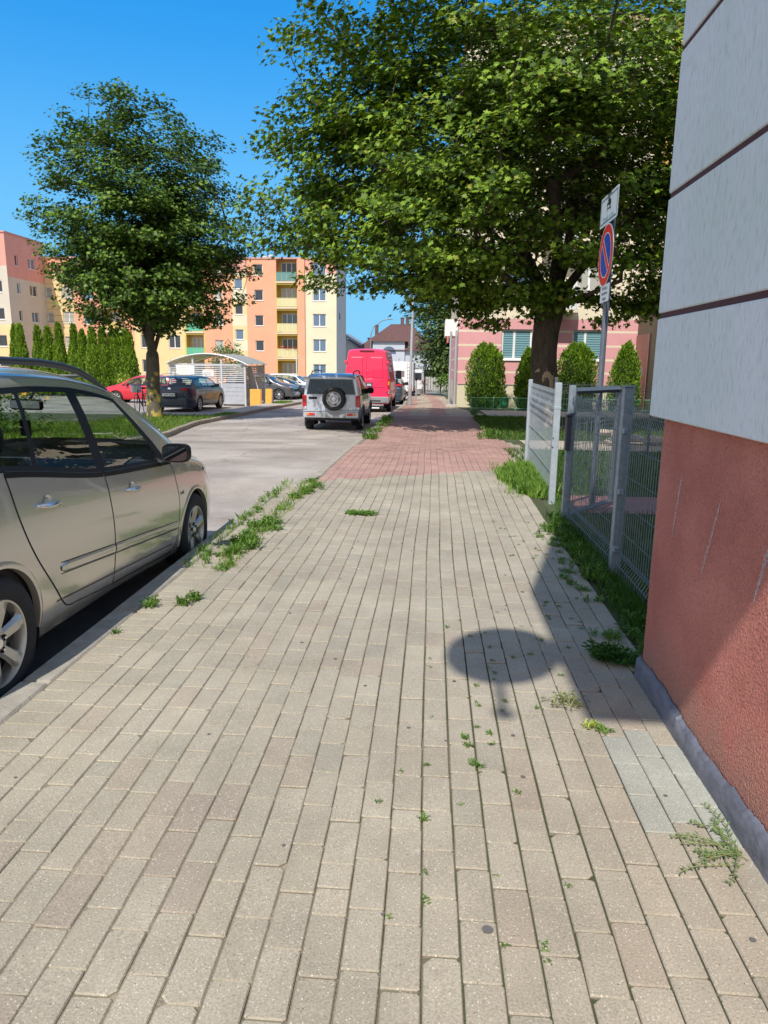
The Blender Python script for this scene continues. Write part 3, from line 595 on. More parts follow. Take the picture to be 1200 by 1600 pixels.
def fence():
    FA=(1.315,6.9); FB=(1.355,5.1); FC=(1.345,3.45)
    root=thing('mesh_fence','grey wire mesh fence between the gate opening and the near building corner','fence',(1.33,5.2,0))
    o=Vector((1.33,5.2,0))
    def loc(mb): mb.v=[tuple(Vector(p)-o) for p in mb.v]; return mb
    for (a,b) in ((FA,FB),(FB,FC)):
        mb=MB(); mesh_panel(mb,a,b,.04,1.225,[(.07,.15),(.15,.23),(.99,1.08),(1.08,1.175)] if False else [(.09,.20),(1.03,1.17)],[.345,.54,.74,.94,1.2],side=1); loc(mb).build('mesh_panel',GALV,root)
    for (x,y,h,w,cap) in ((FA[0],FA[1],1.305,.06,0),(FB[0],FB[1],1.345,.072,1),(FC[0],FC[1],1.3,.06,1)):
        mb=MB(); mb.box(x-w/2,x+w/2,y-w*.45,y+w*.45,-.2,h,0,.005); pp=loc(mb).build('post',GALVP,root)
        if cap: c=MB(); c.box(x-w/2-.004,x+w/2+.004,y-w*.45-.004,y+w*.45+.004,h,h+.012,0,.004); loc(c).build('post_cap',GALVP,pp)
    for y in (5.05,5.15,):
        for z in (.2,.62,1.05): mb=MB(); mb.box(1.325,1.36,y-.02,y+.02,z-.02,z+.02,0,.004); loc(mb).build('clamp',GALVP,root)
    mb=MB(); mb.box(1.262,1.34,6.80,6.862,.70,1.02,0,.006); mb.add([(1.255,6.79,1.02),(1.345,6.79,1.045),(1.345,6.87,1.045),(1.255,6.87,1.02),(1.255,6.79,1.03),(1.345,6.79,1.06),(1.345,6.87,1.06),(1.255,6.87,1.03)],[(0,3,2,1),(4,5,6,7),(0,1,5,4),(1,2,6,5),(2,3,7,6),(3,0,4,7)]); loc(mb).build('lock_box',DARKST,root)
    # open gate leaf
    g=thing('gate','open wire mesh gate leaf swung into the yard behind the fence','gate',(1.35,6.98,0)); o2=Vector((1.35,6.98,0))
    a=(0,0); b=(.62,.80)
    mb=MB(); mesh_panel(mb,a,b,.08,1.20,[(1.02,1.14)],[.33,.53,.73,.93]); mb.build('mesh_panel',GALV,g)
    fr=MB(); A=Vector((0,0,0)); B=Vector((b[0],b[1],0)); M=lambda p,q,w:fr.tube([p,q],w,4)
    M(A+Vector((0,0,1.25)),B+Vector((0,0,1.25)),.032); M(A+Vector((0,0,.05)),B+Vector((0,0,.05)),.028); M(A+Vector((0,0,.05)),A+Vector((0,0,1.25)),.028); M(B+Vector((0,0,.05)),B+Vector((0,0,1.25)),.028); fr.build('gate_frame',mat('gate_steel',(.13,.15,.17),.5,.4),g)
    # panel beyond the opening: paler steel copies, sunlight put into their colour
    o3=Vector((1.42,9.6,0)); w=thing('fence_panel','pale sunlit wire mesh fence panel between two posts beyond the gate opening','fence',o3)
    mb=MB(); mesh_panel(mb,(1.365,7.97),(1.50,11.2),.03,1.225,[(.92,1.00),(1.02,1.10)],[.3,.6,1.19],sp=.05,r=.0017,fold=.02); mb.v=[tuple(Vector(p)-o3) for p in mb.v]; mb.build('mesh_panel',mat('galvanised_lit_wire',(.40,.45,.49),.5,.3),w)
    for (x,y,h,ww) in ((1.36,7.93,1.305,.07),(1.505,11.28,1.27,.06)):
        mb=MB(); mb.box(x-ww/2,x+ww/2,y-.03,y+.03,-.2,h,0,.005)
        if h>1.3: mb.box(x-ww/2-.003,x+ww/2+.003,y-.033,y+.033,1.02,1.05,0,.002)
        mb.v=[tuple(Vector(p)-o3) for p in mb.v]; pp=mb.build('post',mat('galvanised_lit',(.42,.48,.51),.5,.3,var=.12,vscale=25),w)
        if h>1.3:
            for zz in (.60,.70): hd=MB(); hd.box(x-.036,x-.022,y-.034,y-.030,zz,zz+.014); hd.v=[tuple(Vector(p)-o3) for p in hd.v]; hd.build('bolt_hole',DARKST,pp)
    # far yard panel against the brown entrance
    o4=Vector((4.4,11,0)); f=thing('yard_fence','low wire mesh fence crossing the yard in front of the brown entrance','fence',o4)
    mb=MB(); mesh_panel(mb,(2.2,13.1),(5.6,13.1),0,1.2,[(1.0,1.1)],[.2,.4,.6,.8,1.15]); mb.v=[tuple(Vector(p)-o4) for p in mb.v]; mb.build('mesh_panel',mat('gate_steel'),f)
    for x in (2.2,3.9,5.6):
        mb=MB(); mb.box(x-.025,x+.025,13.08,13.13,-.2,1.28,0,.004); mb.v=[tuple(Vector(p)-o4) for p in mb.v]; mb.build('post',mat('gate_steel'),f)
fence()
def sign():
    X,Y=1.715,7.55
    root=thing('road_sign','no parking sign post with a white plate above and a small text plate below','road sign',(X,Y,0),ry=R(.0))
    mb=MB(); mb.tube([(0,0,-.2),(0,0,3.12)],.030,14); mb.build('pole',mat('sign_pole',(.17,.185,.22),.45,.5,var=.1,vscale=20),root,True)
    fx=-.036
    WH=mat('sign_white',(.60,.66,.70),.35); BLK=mat('sign_black',(.012,.012,.014),.4); RD=mat('sign_red',(.62,.018,.02),.35); BL=mat('sign_blue',(.015,.055,.36),.35); GY=mat('sign_back',(.32,.34,.36),.4,.6)
    M=lambda y,z,d=0: basis((fx-d,y,z),(0,-1,0),(0,0,1),(-1,0,0))
    def plate(name,w,h,yc,zc,mt,par,rb=.02):
        t=MB(); pts=[]
        for sx,sy,a0 in ((1,1,0),(-1,1,90),(-1,-1,180),(1,-1,270)):
            for k in range(4): a=R(a0+k*30); pts.append((sx*(w/2-rb)+rb*math.cos(a),sy*(h/2-rb)+rb*math.sin(a)))
        n=len(pts); MM=M(yc,zc)
        vs=[MM@Vector((p[0],p[1],0)) for p in pts]+[MM@Vector((p[0],p[1],.006)) for p in pts]
        t.add(vs,[tuple(reversed(range(n)))],1); t.add(vs,[tuple(range(n,2*n))],0); t.add(vs,[(k,(k+1)%n,n+(k+1)%n,n+k) for k in range(n)],1)
        return t.build(name,[mt,GY],par)
    # top plate 0.72 wide, slightly left-of-pole as in the photo
    w0,h0,zc0,yc0=.70,.285,3.0,.0
    p=plate('upper_plate',w0,h0,yc0,zc0,WH,root)
    def frame(yc,zc,w,h,t,mt,par,name):
        fb=MB(); MM=M(yc,zc,.0072)
        for (a,b,c,d) in ((-w/2,w/2,h/2-t,h/2),(-w/2,w/2,-h/2,-h/2+t),(-w/2,-w/2+t,-h/2+t,h/2-t),(w/2-t,w/2,-h/2+t,h/2-t)):
            fb.add([MM@Vector(q) for q in ((a,c,0),(b,c,0),(b,d,0),(a,d,0))],[(0,1,2,3)])
        return fb.build(name,mt,par)
    frame(yc0,zc0,w0-.05,h0-.05,.010,BLK,p,'border')
    ic=MB(); MM=M(yc0,zc0+.045,.0074)@Matrix.Diagonal((.75,.85,1,1))   # tow truck symbol
    def poly(pts): ic.add([MM@Vector((a,b,0)) for a,b in pts],[tuple(range(len(pts)))])
    def rect(a,b,c,d): poly([(a,c),(b,c),(b,d),(a,d)])
    rect(-.10,.10,.095,.112); rect(-.105,-.09,.06,.095)
    poly([(-.03,-.015),(.1,-.015),(.1,.03),(.06,.03),(.04,.065),(-.02,.065),(-.05,.035)]); rect(-.11,-.02,-.01,.012); poly([(-.1,.012),(-.085,.012),(-.03,.075),(-.045,.08)])
    for cx in (-.08,.03,.08): poly([(cx+.017*math.cos(k*.63),-.022+.017*math.sin(k*.63)) for k in range(10)])
    rect(-.11,.11,-.06,-.045); rect(-.10,-.085,-.085,-.06); rect(.085,.10,-.085,-.06)
    ic.build('tow_symbol',BLK,p)
    text('plate_text','Strefa ruchu',.095,M(yc0,zc0-.085,.0068),mat('sign_grey_text',(.12,.22,.28),.5),p,ext=.0006)
    # round no-parking disc
    zc=2.56; d=MB(); MM=M(0,zc)
    def disc(r,z,mt,name,par,r2=0,n=48):
        b=MB(); vs=[MM@Vector((r*math.cos(2*math.pi*k/n),r*math.sin(2*math.pi*k/n),z)) for k in range(n)]
        if r2:
            vs+=[MM@Vector((r2*math.cos(2*math.pi*k/n),r2*math.sin(2*math.pi*k/n),z)) for k in range(n)]; b.add(vs,[(k,(k+1)%n,n+(k+1)%n,n+k) for k in range(n)])
        else: b.add(vs,[tuple(range(n))])
        return b.build(name,mt,par)
    b=MB(); b.lathe([(0,0),(.3,0),(.3,.006),(0,.006)],48,MM); ds=b.build('round_plate',GY,root)
    disc(.297,.0065,WH,'white_rim',ds,.288); disc(.288,.0068,RD,'red_ring',ds,.215); disc(.215,.0068,WH,'inner_rim',ds,.205); disc(.205,.0068,BL,'blue_field',ds)
    b=MB(); a=R(45)
    for (h,z,mt) in ((.038,.0074,0),(.028,.0080,1)):
        L=.203; u=Vector((-math.cos(a),math.sin(a),0)); v=Vector((math.sin(a),math.cos(a),0))
        b.add([MM@(u*L-v*h+Vector((0,0,z))),MM@(-u*L-v*h+Vector((0,0,z))),MM@(-u*L+v*h+Vector((0,0,z))),MM@(u*L+v*h+Vector((0,0,z)))],[(0,3,2,1)],mt)
    b.build('diagonal_bar',[WH,RD],ds)
    # lower text plate
    p2=plate('lower_plate',.36,.17,-.07,2.193,WH,root,.012)
    for k,s in enumerate(('Nie dotyczy','mieszkańców','budynku')): text('plate_text',s,.045,M(-.07,2.243-.05*k,.0068),mat('sign_grey_text2',(.06,.09,.14),.5),p2,ext=.0006)
    cl=None
    for z in (3.05,2.93,2.74,2.38,2.24,2.15):
        cl=MB(); cl.box(-.036,.034,-.036,.036,z-.014,z+.014,0,.004); cl.build('clamp',GY,root)
sign()
# ================================================================ FAR BUILDINGS
PANE=glassmat('pane_dark'); 
def simple_pane(name,col,rough=.06): return mat(name,col,rough,0,spec=.6,coat=.1)
P_DARK=simple_pane('pane_dark_room',(.03,.035,.045)); P_BLUE=simple_pane('pane_sky',(.10,.16,.24)); P_BLIND=simple_pane('pane_blind',(.38,.38,.33),.25); P_TEAL=mat('pane_teal_blind',(.07,.20,.24),.3,coat=.5); P_ORANGE=simple_pane('pane_orange_blind',(.45,.22,.08),.3)
PANES=[P_DARK,P_BLUE,P_BLIND,P_DARK,P_BLUE,P_BLIND]
FRAME=mat('window_frame',(.74,.74,.72),.45)
def plaster(name,col=None):
    if name in MATS: return MATS[name]
    return plaster_(name,col)
def plaster_(name,col): return mat(name,col,.92,var=.07,vscale=.6,bump=.3,bscale=25)
class Facade:
    """flat wall with real openings: cell grid on a plane, window reveals behind it"""
    def __init__(s,O,u,n,root,ro): s.O=Vector(O); s.u=Vector(u).normalized(); s.n=Vector(n).normalized(); s.root=root; s.ro=Vector(ro)
    def P(s,a,z,d=0): return s.O+s.u*a+Vector((0,0,z))+s.n*d-s.ro
    def wall(s,a0,a1,z0,z1,holes,region,mats,depth=.16,name='wall',d=0):
        xs=sorted(set([a0,a1]+[h[0] for h in holes]+[h[1] for h in holes]+[r for r in region.get('x',[]) if a0<r<a1])); zs=sorted(set([z0,z1]+[h[2] for h in holes]+[h[3] for h in holes]+[r for r in region.get('z',[]) if z0<r<z1]))
        mb=MB(); flip=s.u.cross(Vector((0,0,1))).dot(s.n)<0
        def q(pts,mi):
            mb.add(pts,[(3,2,1,0) if flip else (0,1,2,3)],mi)
        for i in range(len(xs)-1):
            for j in range(len(zs)-1):
                cx,cz=(xs[i]+xs[i+1])/2,(zs[j]+zs[j+1])/2
                if any(h[0]<cx<h[1] and h[2]<cz<h[3] for h in holes): continue
                q([s.P(xs[i],zs[j],d),s.P(xs[i+1],zs[j],d),s.P(xs[i+1],zs[j+1],d),s.P(xs[i],zs[j+1],d)],region['f'](cx,cz))
        for h in holes:
            a,b,c,e=h[:4]; dp=h[4] if len(h)>4 else depth; mi=region['f']((a+b)/2,(c+e)/2)
            q([s.P(a,c,d),s.P(a,c,d-dp),s.P(a,e,d-dp),s.P(a,e,d)][::-1],mi); q([s.P(b,c,d),s.P(b,c,d-dp),s.P(b,e,d-dp),s.P(b,e,d)],mi)
            q([s.P(a,e,d),s.P(b,e,d),s.P(b,e,d-dp),s.P(a,e,d-dp)][::-1],mi); q([s.P(a,c,d),s.P(b,c,d),s.P(b,c,d-dp),s.P(a,c,d-dp)],mi)
        return mb.build(name,mats,s.root)
    def bx(s,mb,a,b,z0,z1,d0,d1,mi=0,bv=0):
        p=[s.P(x,z,d) for z in (z0,z1) for d in (d0,d1) for x in (a,b)]
        mb.add(p,[(0,2,3,1),(4,5,7,6),(0,1,5,4),(1,3,7,5),(3,2,6,7),(2,0,4,6)],mi)
    def window(s,a,b,c,e,pane,mull=(.5,),depth=.12,fw=.07,d=0,sill=True,frame=None,trans=False):
        mb=MB(); g=.002
        s.bx(mb,a+g,a+fw,c+g,e-g,d-depth-.05,d-depth); s.bx(mb,b-fw,b-g,c+g,e-g,d-depth-.05,d-depth); s.bx(mb,a+fw,b-fw,e-fw,e-g,d-depth-.05,d-depth); s.bx(mb,a+fw,b-fw,c+g,c+fw,d-depth-.05,d-depth)
        for m in mull: s.bx(mb,a+(b-a)*m-fw*.6,a+(b-a)*m+fw*.6,c+fw,e-fw,d-depth-.04,d-depth-.004)
        if sill: s.bx(mb,a-.04,b+.04,c-.045,c-.002,d+.001,d+.06)
        w=mb.build('window',frame or FRAME,s.root)
        pm=MB(); k=[0]+list(mull)+[1]
        for i in range(len(k)-1):
            x0=a+(b-a)*k[i]+fw*.65; x1=a+(b-a)*k[i+1]-fw*.65
            s.bx(pm,x0,x1,c+fw+.002,e-fw-.002,d-depth-.03,d-depth-.02)
        pm.build('pane',pane,w); return w
def backbox(mb,pts,z0,z1):
    n=len(pts); vs=[(p[0],p[1],z0) for p in pts]+[(p[0],p[1],z1) for p in pts]
    mb.add(vs,[tuple(range(n,2*n))]+[(k,(k+1)%n,n+(k+1)%n,n+k) for k in range(n)])

def long_block():
    Z0=-1.0; Y=83.; ro=(-28,83,Z0); X0=-46.
    root=thing('apartment_building','long five storey block in yellow and orange bands with a pale cream right end','building',ro)
    fa=Facade((X0,Y,0),(1,0,0),(0,-1,0),root,ro)
    ms=[plaster('yellow_plaster',(.70,.52,.27)),plaster('orange_plaster',(.72,.34,.21)),plaster('cream_plaster',(.66,.60,.43)),plaster('dark_yellow_plaster',(.58,.42,.10)),plaster('salmon_plaster',(.68,.34,.27)),plaster('brownish_plaster',(.72,.40,.24))]
    segs=[(0,4.3,0),(4.3,7.4,1),(7.4,9.9,0),(9.9,11.3,5),(11.3,17.25,0),(17.25,19.6,3),(19.6,22.9,1),(22.9,24.6,2),(24.6,27.95,1),(27.95,30.5,3),(30.5,31.3,1),(31.3,34.9,2)]
    def reg(x,z):
        for a,b,m in segs:
            if a<=x<b:
                if z>11.25 and m in (0,1,2,3,5): return 4 if m in(2,5) else 1
                if m==2 and 22<x<25 and int((z+.3)/1.4)%2: return 0
                return m
        return 2
    rows=[-.15,2.65,5.45,8.25,11.05]   # sill heights
    holes=[];wins=[]
    def W(a,w,zs,h,p,mull=(.5,)):
        for k,z in enumerate(zs):
            if z+h>12.6: continue
            holes.append((a,a+w,z,z+h)); wins.append((a,a+w,z,z+h,p[(k*3+int(a*2))%len(p)],mull))
    W(1.0,.75,[r+.1 for r in rows[:4]],1.2,PANES,()); W(2.9,1.35,[r+.1 for r in rows[:4]],1.3,PANES)
    W(5.3,1.35,[r for r in rows[:4]],1.25,PANES,())
    W(12.0,1.4,[r+.2 for r in rows[:4]],1.5,PANES); W(15.3,1.4,[r+.2 for r in rows[:4]],1.45,PANES)
    W(20.8,1.0,rows[:4]+[11.0],1.2,PANES,()); W(23.2,.95,[1.1,3.9,6.7,9.5],1.15,[P_DARK,P_BLUE],())
    W(25.5,1.0,rows[:4]+[11.0],1.2,PANES,()); W(32.2,1.5,rows[:4]+[11.0],1.4,PANES)
    logs=[(7.6,9.75),(17.4,19.45),(28.05,30.4)]
    for li,(a,b) in enumerate(logs):
        for k in range(5):
            z=-.9+2.8*k
            holes.append((a,b,z+.05,z+2.5,1.2))
    fa.wall(0,34.9,Z0-.6,12.75,holes,dict(f=reg,x=[s[1] for s in segs],z=[11.25]),ms)
    for w in wins: fa.window(*w)
    slab=mat('balcony_slab',(.62,.55,.42),.8); PC=[mat('green_parapet',(.10,.42,.26),.6),mat('cream_parapet',(.62,.56,.30),.6),mat('teal_parapet',(.12,.26,.24),.6),mat('yellow_parapet',(.68,.52,.16),.6)]
    for li,(a,b) in enumerate(logs):
        for k in range(5):
            z=-.9+2.8*k
            col={0:[3,3,3,3,3],1:[0,0,0,3,3],2:[1,1,1,1,2]}[li][k]
            mb=MB(); fa.bx(mb,a-.02,b+.02,z-.12,z+.045,-.3,.12); bal=mb.build('balcony',slab,root)
            pm=MB(); n=int((b-a)/.13)
            for i in range(n): x=a+.03+i*(b-a-.06)/n; fa.bx(pm,x,x+(b-a)/n*.86,z+.10,z+1.0,.055,.075)
            fa.bx(pm,a,b,z+1.0,z+1.05,.04,.09); pm.build('parapet',PC[col],bal)
            # back wall of the loggia with its door and window
            fa.window(a+.35,b-.15,z+.25,z+2.2,PANES[(k+li)%3],(.33,.66),depth=1.12,sill=False)
            bw=MB(); fa.bx(bw,a,b,z+.05,z+2.5,-1.22,-1.2); bw.build('loggia_wall',ms[0] if li<2 else ms[3],root)
            if li==2 and k==1:
                fl=MB(); fl.col=None
                for q in range(60):
                    p=fa.P(a+.1+(b-a-.2)*rnd.random(),z+1.02+rnd.random()*.28,.1+rnd.random()*.12); s_=.05; fl.add([p+Vector((rnd.gauss(0,s_),rnd.gauss(0,s_),rnd.gauss(0,s_))) for _ in range(4)],[(0,1,2,3)])
                fl.build('flower_box',mat('geraniums',(.62,.10,.05),.7),bal)
    for a,b,dd in ((30.5,31.3,.22),(9.9,10.9,.3)):
        bd=MB(); fa.bx(bd,a,b,Z0-.6,12.75,.002,dd); bd.build('pilaster',ms[1],root)
    gr=MB()
    for i in range(18): fa.bx(gr,0,4.28,-.6+.7*i,-.56+.7*i,.001,.008)
    gr.build('groove',mat('groove_dark',(.34,.2,.1),.9),root)
    sd=MB(); sd.add([fa.P(34.9,Z0-.6,0),fa.P(34.9,Z0-.6,-9),fa.P(34.9,12.75,-9),fa.P(34.9,12.75,0)],[(0,1,2,3)]); sd.add([fa.P(0,Z0-.6,-9),fa.P(34.9,Z0-.6,-9),fa.P(34.9,12.75,-9),fa.P(0,12.75,-9)],[(0,1,2,3)]); sd.build('side_wall',plaster('shade_and_chimney_grey',(.50,.51,.50)),root)  # unlit side wall: its shade is put into the grey colour
    rf=MB(); fa.bx(rf,-.05,35.0,12.75,12.92,-9.05,.10); r=rf.build('roof',mat('roof_flashing',(.50,.28,.24),.7),root)
    for x,h in ((26.0,.7),(26.7,.9),(31.7,.6)):
        c=MB(); fa.bx(c,x,x+.45,12.93,12.93+h*.7,-3,-2.5); c.build('chimney',mat('shade_and_chimney_grey'),r)
    text('house_number','35',1.0,basis(fa.P(34.93,8.3,-1.2) if False else (fa.P(34.93,6.7,-2.6)),(0,1,0),(0,0,1),(1,0,0)),mat('number_dark',(.05,.05,.06),.6),root,ext=.01)
    # shrubs at the foot are their own things
long_block()

def left_block():
    Z0=-1.0; ro=(-45,79.5,Z0)
    root=thing('apartment_building','pale cream block with a pink top floor seen beyond the conifer row','building',ro)
    ms=[plaster('cream_plaster2',(.55,.50,.42)),plaster('pink_plaster',(.66,.31,.25)),plaster('yellow_plaster')]
    fa=Facade((-45,75.6,0),(0,1,0),(1,0,0),root,ro)     # side facing the street
    hs=[];ws=[]
    for k,z in enumerate([-.15,2.65,5.45,8.3,11.2]):
        for a,w in ((1.6,.62),(4.1,1.5)):
            h=1.15; hs.append((a,a+w,z,z+h)); ws.append((a,a+w,z,z+h,P_DARK if (k+int(a))%2 else P_BLUE,(.5,) if w>1 else ()))
    fa.wall(0,7.38,Z0-.6,14.3,hs,dict(f=lambda x,z:1 if z>9.9 else 0,z=[9.9]),ms)
    for w in ws: fa.window(*w)
    fb=Facade((-62,75.6,0),(1,0,0),(0,-1,0),root,ro)
    hs=[(15.2,16.3,z,z+1.2) for z in (-.1,2.7,5.5,8.3,11.1)]
    fb.wall(0,17,Z0-.6,14.3,hs,dict(f=lambda x,z:1 if z>11 else (2 if z<5 else 0),z=[11,5]),ms,name='front_wall')
    for h in hs: fb.window(*h[:4],P_DARK,())
    rf=MB(); fb.bx(rf,-.1,17.1,14.3,14.45,-7.3,.1); rf.build('roof',mat('roof_flashing'),root)
left_block()

def pink_building():
    Z0=-.45; Y=33.; X0=1.10; ro=(1.1,33,Z0)
    root=thing('apartment_building','pink striped apartment block with cream upper floors behind the big maple','building',ro)
    fa=Facade((X0,Y,0),(1,0,0),(0,-1,0),root,ro)
    ms=[plaster('upper_cream',(.70,.62,.46)),plaster('pink_stripe_plaster',(.66,.33,.335)),plaster('plinth_cream',(.62,.56,.40)),plaster('ochre_plaster',(.72,.44,.12))]
    zs=[.60,1.10,1.19,1.68,1.77,2.28,2.37,2.90,2.99,3.47]
    def reg(x,z):
        if z<.60: return 2
        if z>3.47: return 3 if 8.3<x<9.6 and z>8 else 0
        for a,b in ((1.10,1.19),(1.68,1.77),(2.28,2.37),(2.90,2.99)):
            if a<z<b: return 0
        return 1
    hs=[];ws=[]
    for k in range(5):
        z=1.70+2.8*k
        for j,(a,w) in enumerate(((1.92,1.35),(5.03,1.38),(8.6,1.35),(11.7,1.35))):
            hs.append((a,a+w,z,z+1.33)); ws.append((a,a+w,z,z+1.33,P_TEAL if k==0 else PANES[(k+j)%6],(.42,)))
    fa.wall(0,14,Z0-.5,15.2,hs,dict(f=reg,z=zs+[8],x=[8.3,9.6]),ms)
    for w in ws:
        o=fa.window(*w,fw=.085)
        if w[4]==P_TEAL:
            bl=MB(); a,b,c,e=w[:4]
            for i in range(11): z=c+.12+i*(e-c-.2)/11; fa.bx(bl,a+.1,b-.1,z,z+.055,-.135,-.13)
            bl.build('blind',mat('blind_slat',(.22,.38,.42),.5),o)
    fs=Facade((X0,Y+16,0),(0,-1,0),(-1,0,0),root,ro)
    fs.wall(0,16,Z0-.5,15.2,[],dict(f=reg,z=zs),ms,name='side_wall')
    rf=MB(); fa.bx(rf,-.12,14,15.2,15.4,-16,.12); rf.build('roof',mat('roof_flashing'),root)
    ln=MB(); fa.bx(ln,0.02,14,.585,.615,.001,.03); ln.build('plinth_trim',mat('trim_grey',(.3,.3,.3),.7),root)
    for a,k in ((3.4,1),(3.4,2),(3.4,3),(3.4,4)):
        z=.9+2.8*k; mb=MB(); fa.bx(mb,a,a+2.0-.4,z,z+.14,.002,1.0); b=mb.build('balcony',mat('balcony_slab'),root)
        pm=MB(); fa.bx(pm,a,a+1.6,z+.15,z+1.1,.95,1.0); fa.bx(pm,a,a+.05,z+.15,z+1.1,.01,.945); fa.bx(pm,a+1.55,a+1.6,z+.15,z+1.1,.01,.945); pm.build('parapet',mat('pale_parapet',(.66,.68,.66),.5),b)
    mb=MB(); mb.box(-.55,-.003,1.2,4.0,2.75-Z0,2.85-Z0); b=mb.build('balcony',mat('balcony_slab'),root)
    pm=MB(); pm.box(-.59,-.55,1.2,4.0,2.75-Z0,3.5-Z0); pm.box(-.55,-.003,1.16,1.2,2.75-Z0,3.5-Z0); pm.build('parapet',mat('white_parapet',(.78,.78,.76),.5),b)
    rl=MB(); 
    for y in (1.15,2.6): rl.box(-.5,-.42,y,y+.06,2.45-Z0,2.74-Z0)
    rl.build('balcony_bracket',mat('red_bracket',(.5,.2,.15),.7),b)
    for x,y in ((-.10,-.09),(-.32,1.0)):
        mb=MB(); mb.tube([(x,y,-.05),(x,y,3.4-Z0*0)],.055,10); mb.build('downpipe',mat('downpipe_grey',(.45,.47,.50),.5,.3),root,True)
    mb=MB(); mb.box(-.5,.0,-.35,.02,.0,.12,0,.01); mb.build('footing',mat('footing',(.45,.42,.38),.9),root)
    mb=MB(); fa.bx(mb,1.75,2.15,.0,.35,.003,.02); mb.build('meter_hatch',mat('hatch_grey',(.62,.62,.58),.6),root)
pink_building()

def entrance():
    ro=(8.95,24,-.4)
    root=thing('entrance_porch','dark brown entrance porch with an open rust coloured door beside the near wall','porch',ro)
    BR=plaster('brown_plaster',(.16,.125,.085)); mb=MB()
    mb.box(0,5,-8.2,9,-.1,4.1,0,.01); mb.build('wall',BR,root)
    rf=MB(); rf.box(-.05,5,-8.3,9,4.11,4.24); rf.add([(.1,8.9,4.25),(.1,-8.2,4.25),(.1,-8.2,6.6),(4.9,8.9,4.25),(4.9,-8.2,4.25),(4.9,-8.2,6.6)],[(0,1,2),(3,5,4),(0,2,5,3),(1,4,5,2)]); rf.build('roof',plaster('brown_roof',(.20,.11,.06)),root)
    dr=MB(); dr.box(-.045,-.004,7.1,8.95,.05,3.2,0,.008); d=dr.build('door',mat('rust_door',(.30,.15,.12),.5,.2,var=.2,vscale=3),root)
    g=MB(); g.box(-.06,-.047,7.6,8.2,1.5,1.85); g.build('notice_plate',mat('grey_plate',(.22,.24,.27),.4),d)
    h=MB(); h.box(-.10,-.047,8.7,8.8,.9,1.15,0,.01); h.build('handle',mat('handle_black',(.02,.02,.02),.4),d)
    sh=MB(); sh.box(-.02,-.002,6.9,7.08,.05,3.22); sh.build('door_frame',mat('frame_dark',(.02,.018,.015),.6),root)
    text('house_number','77',.36,basis((-.012,5.9,3.45),(0,-1,0),(0,0,1),(-1,0,0)),mat('number_white',(.8,.8,.78),.5),root,ext=.008)
entrance()

def far_house():
    ro=(-5.5,96,-1.3)
    root=thing('house','distant white house with a brown hipped roof and an arched window','house',ro)
    wl=MB(); x0,x1,y0,y1=-4.4,5.5,0,9; wl.box(x0,x1,y0,y1,0,4.4); wl.box(-2.5,1.7,-.35,-.003,0,5.55); wl.build('wall',plaster('pale_wall',(.45,.49,.55)),root)
    rf=MB(); e=.5; rf.add([(x0-e,y0-e,4.41),(x1+e,y0-e,4.41),(x1+e,y1+e,4.41),(x0-e,y1+e,4.41),(x0+4.0,4.5,8.0),(x1-3.2,4.5,8.0)],[(0,1,5,4),(1,2,5),(2,3,4,5),(3,0,4),(0,3,2,1)])
    rf.add([(-2.9,-.7,5.55),(2.1,-.7,5.55),(2.1,3.0,5.6),(-2.9,3.0,5.6),(-.4,-.2,6.7),(-.4,4,6.7)],[(0,1,4),(1,2,5,4),(3,0,4,5),(0,3,2,1)])
    r=rf.build('roof',mat('brown_tiles',(.11,.052,.05),.8,var=.25,vscale=4,bump=.8,bscale=8),root)
    for x,z in ((-2.6,7.0),(.9,8.0),(1.6,8.1),(2.3,8.0),(-3.6,5.3)): c=MB(); c.box(x,x+.45,4.2,4.7,z-.9,z+.75); c.box(x-.06,x+.51,4.15,4.75,z+.76,z+.86); c.build('chimney',mat('chimney_dark',(.13,.08,.075),.9),r)
    w=MB(); n=12; pts=[(-.35+.95*math.cos(math.pi*k/n)*.98,-.36,3.95+.95*math.sin(math.pi*k/n)) for k in range(n+1)]; w.add(pts,[tuple(range(n+1))]); w.build('window',P_BLUE,root)
    w=MB(); w.box(-1.5,.8,-.37,-.352,1.7,2.6); w.build('window',P_DARK,root)
far_house()
def gable_house():
    ro=(-11.3,97,-1.9); root=thing('house','plain white gabled house squeezed between the cream block and the red van','house',ro); root.scale=(1.43,1.43,1.43)
    wl=MB(); wl.add([(-3.2,0,0),(3,0,0),(3,0,2.6),(-.8,0,4.9),(-3.2,0,3.4),(-3.2,8,0),(3,8,0),(3,8,2.6),(-.8,8,4.9),(-3.2,8,3.4)],[(0,1,2,3,4),(9,8,7,6,5),(1,6,7,2),(0,4,9,5)]); wl.build('wall',plaster('house_white',(.55,.55,.52)),root)
    rf=MB()
    for (a,b) in (((-.8,5.0),(3.5,2.45)),((-.8,5.0),(-3.6,3.3))):
        A=Vector((a[0],0,a[1]));B=Vector((b[0],0,b[1])); u=Vector((0,0,.22)); rf.add([A+Vector((0,-.4,0)),B+Vector((0,-.4,0)),B+Vector((0,8.3,0)),A+Vector((0,8.3,0)),A+u+Vector((0,-.4,0)),B+u+Vector((0,-.4,0)),B+u+Vector((0,8.3,0)),A+u+Vector((0,8.3,0))],[(0,1,2,3),(7,6,5,4),(0,4,5,1),(1,5,6,2),(2,6,7,3),(3,7,4,0)])
    rf.build('roof',mat('grey_sheet_roof',(.28,.29,.31),.5),root)
gable_house()

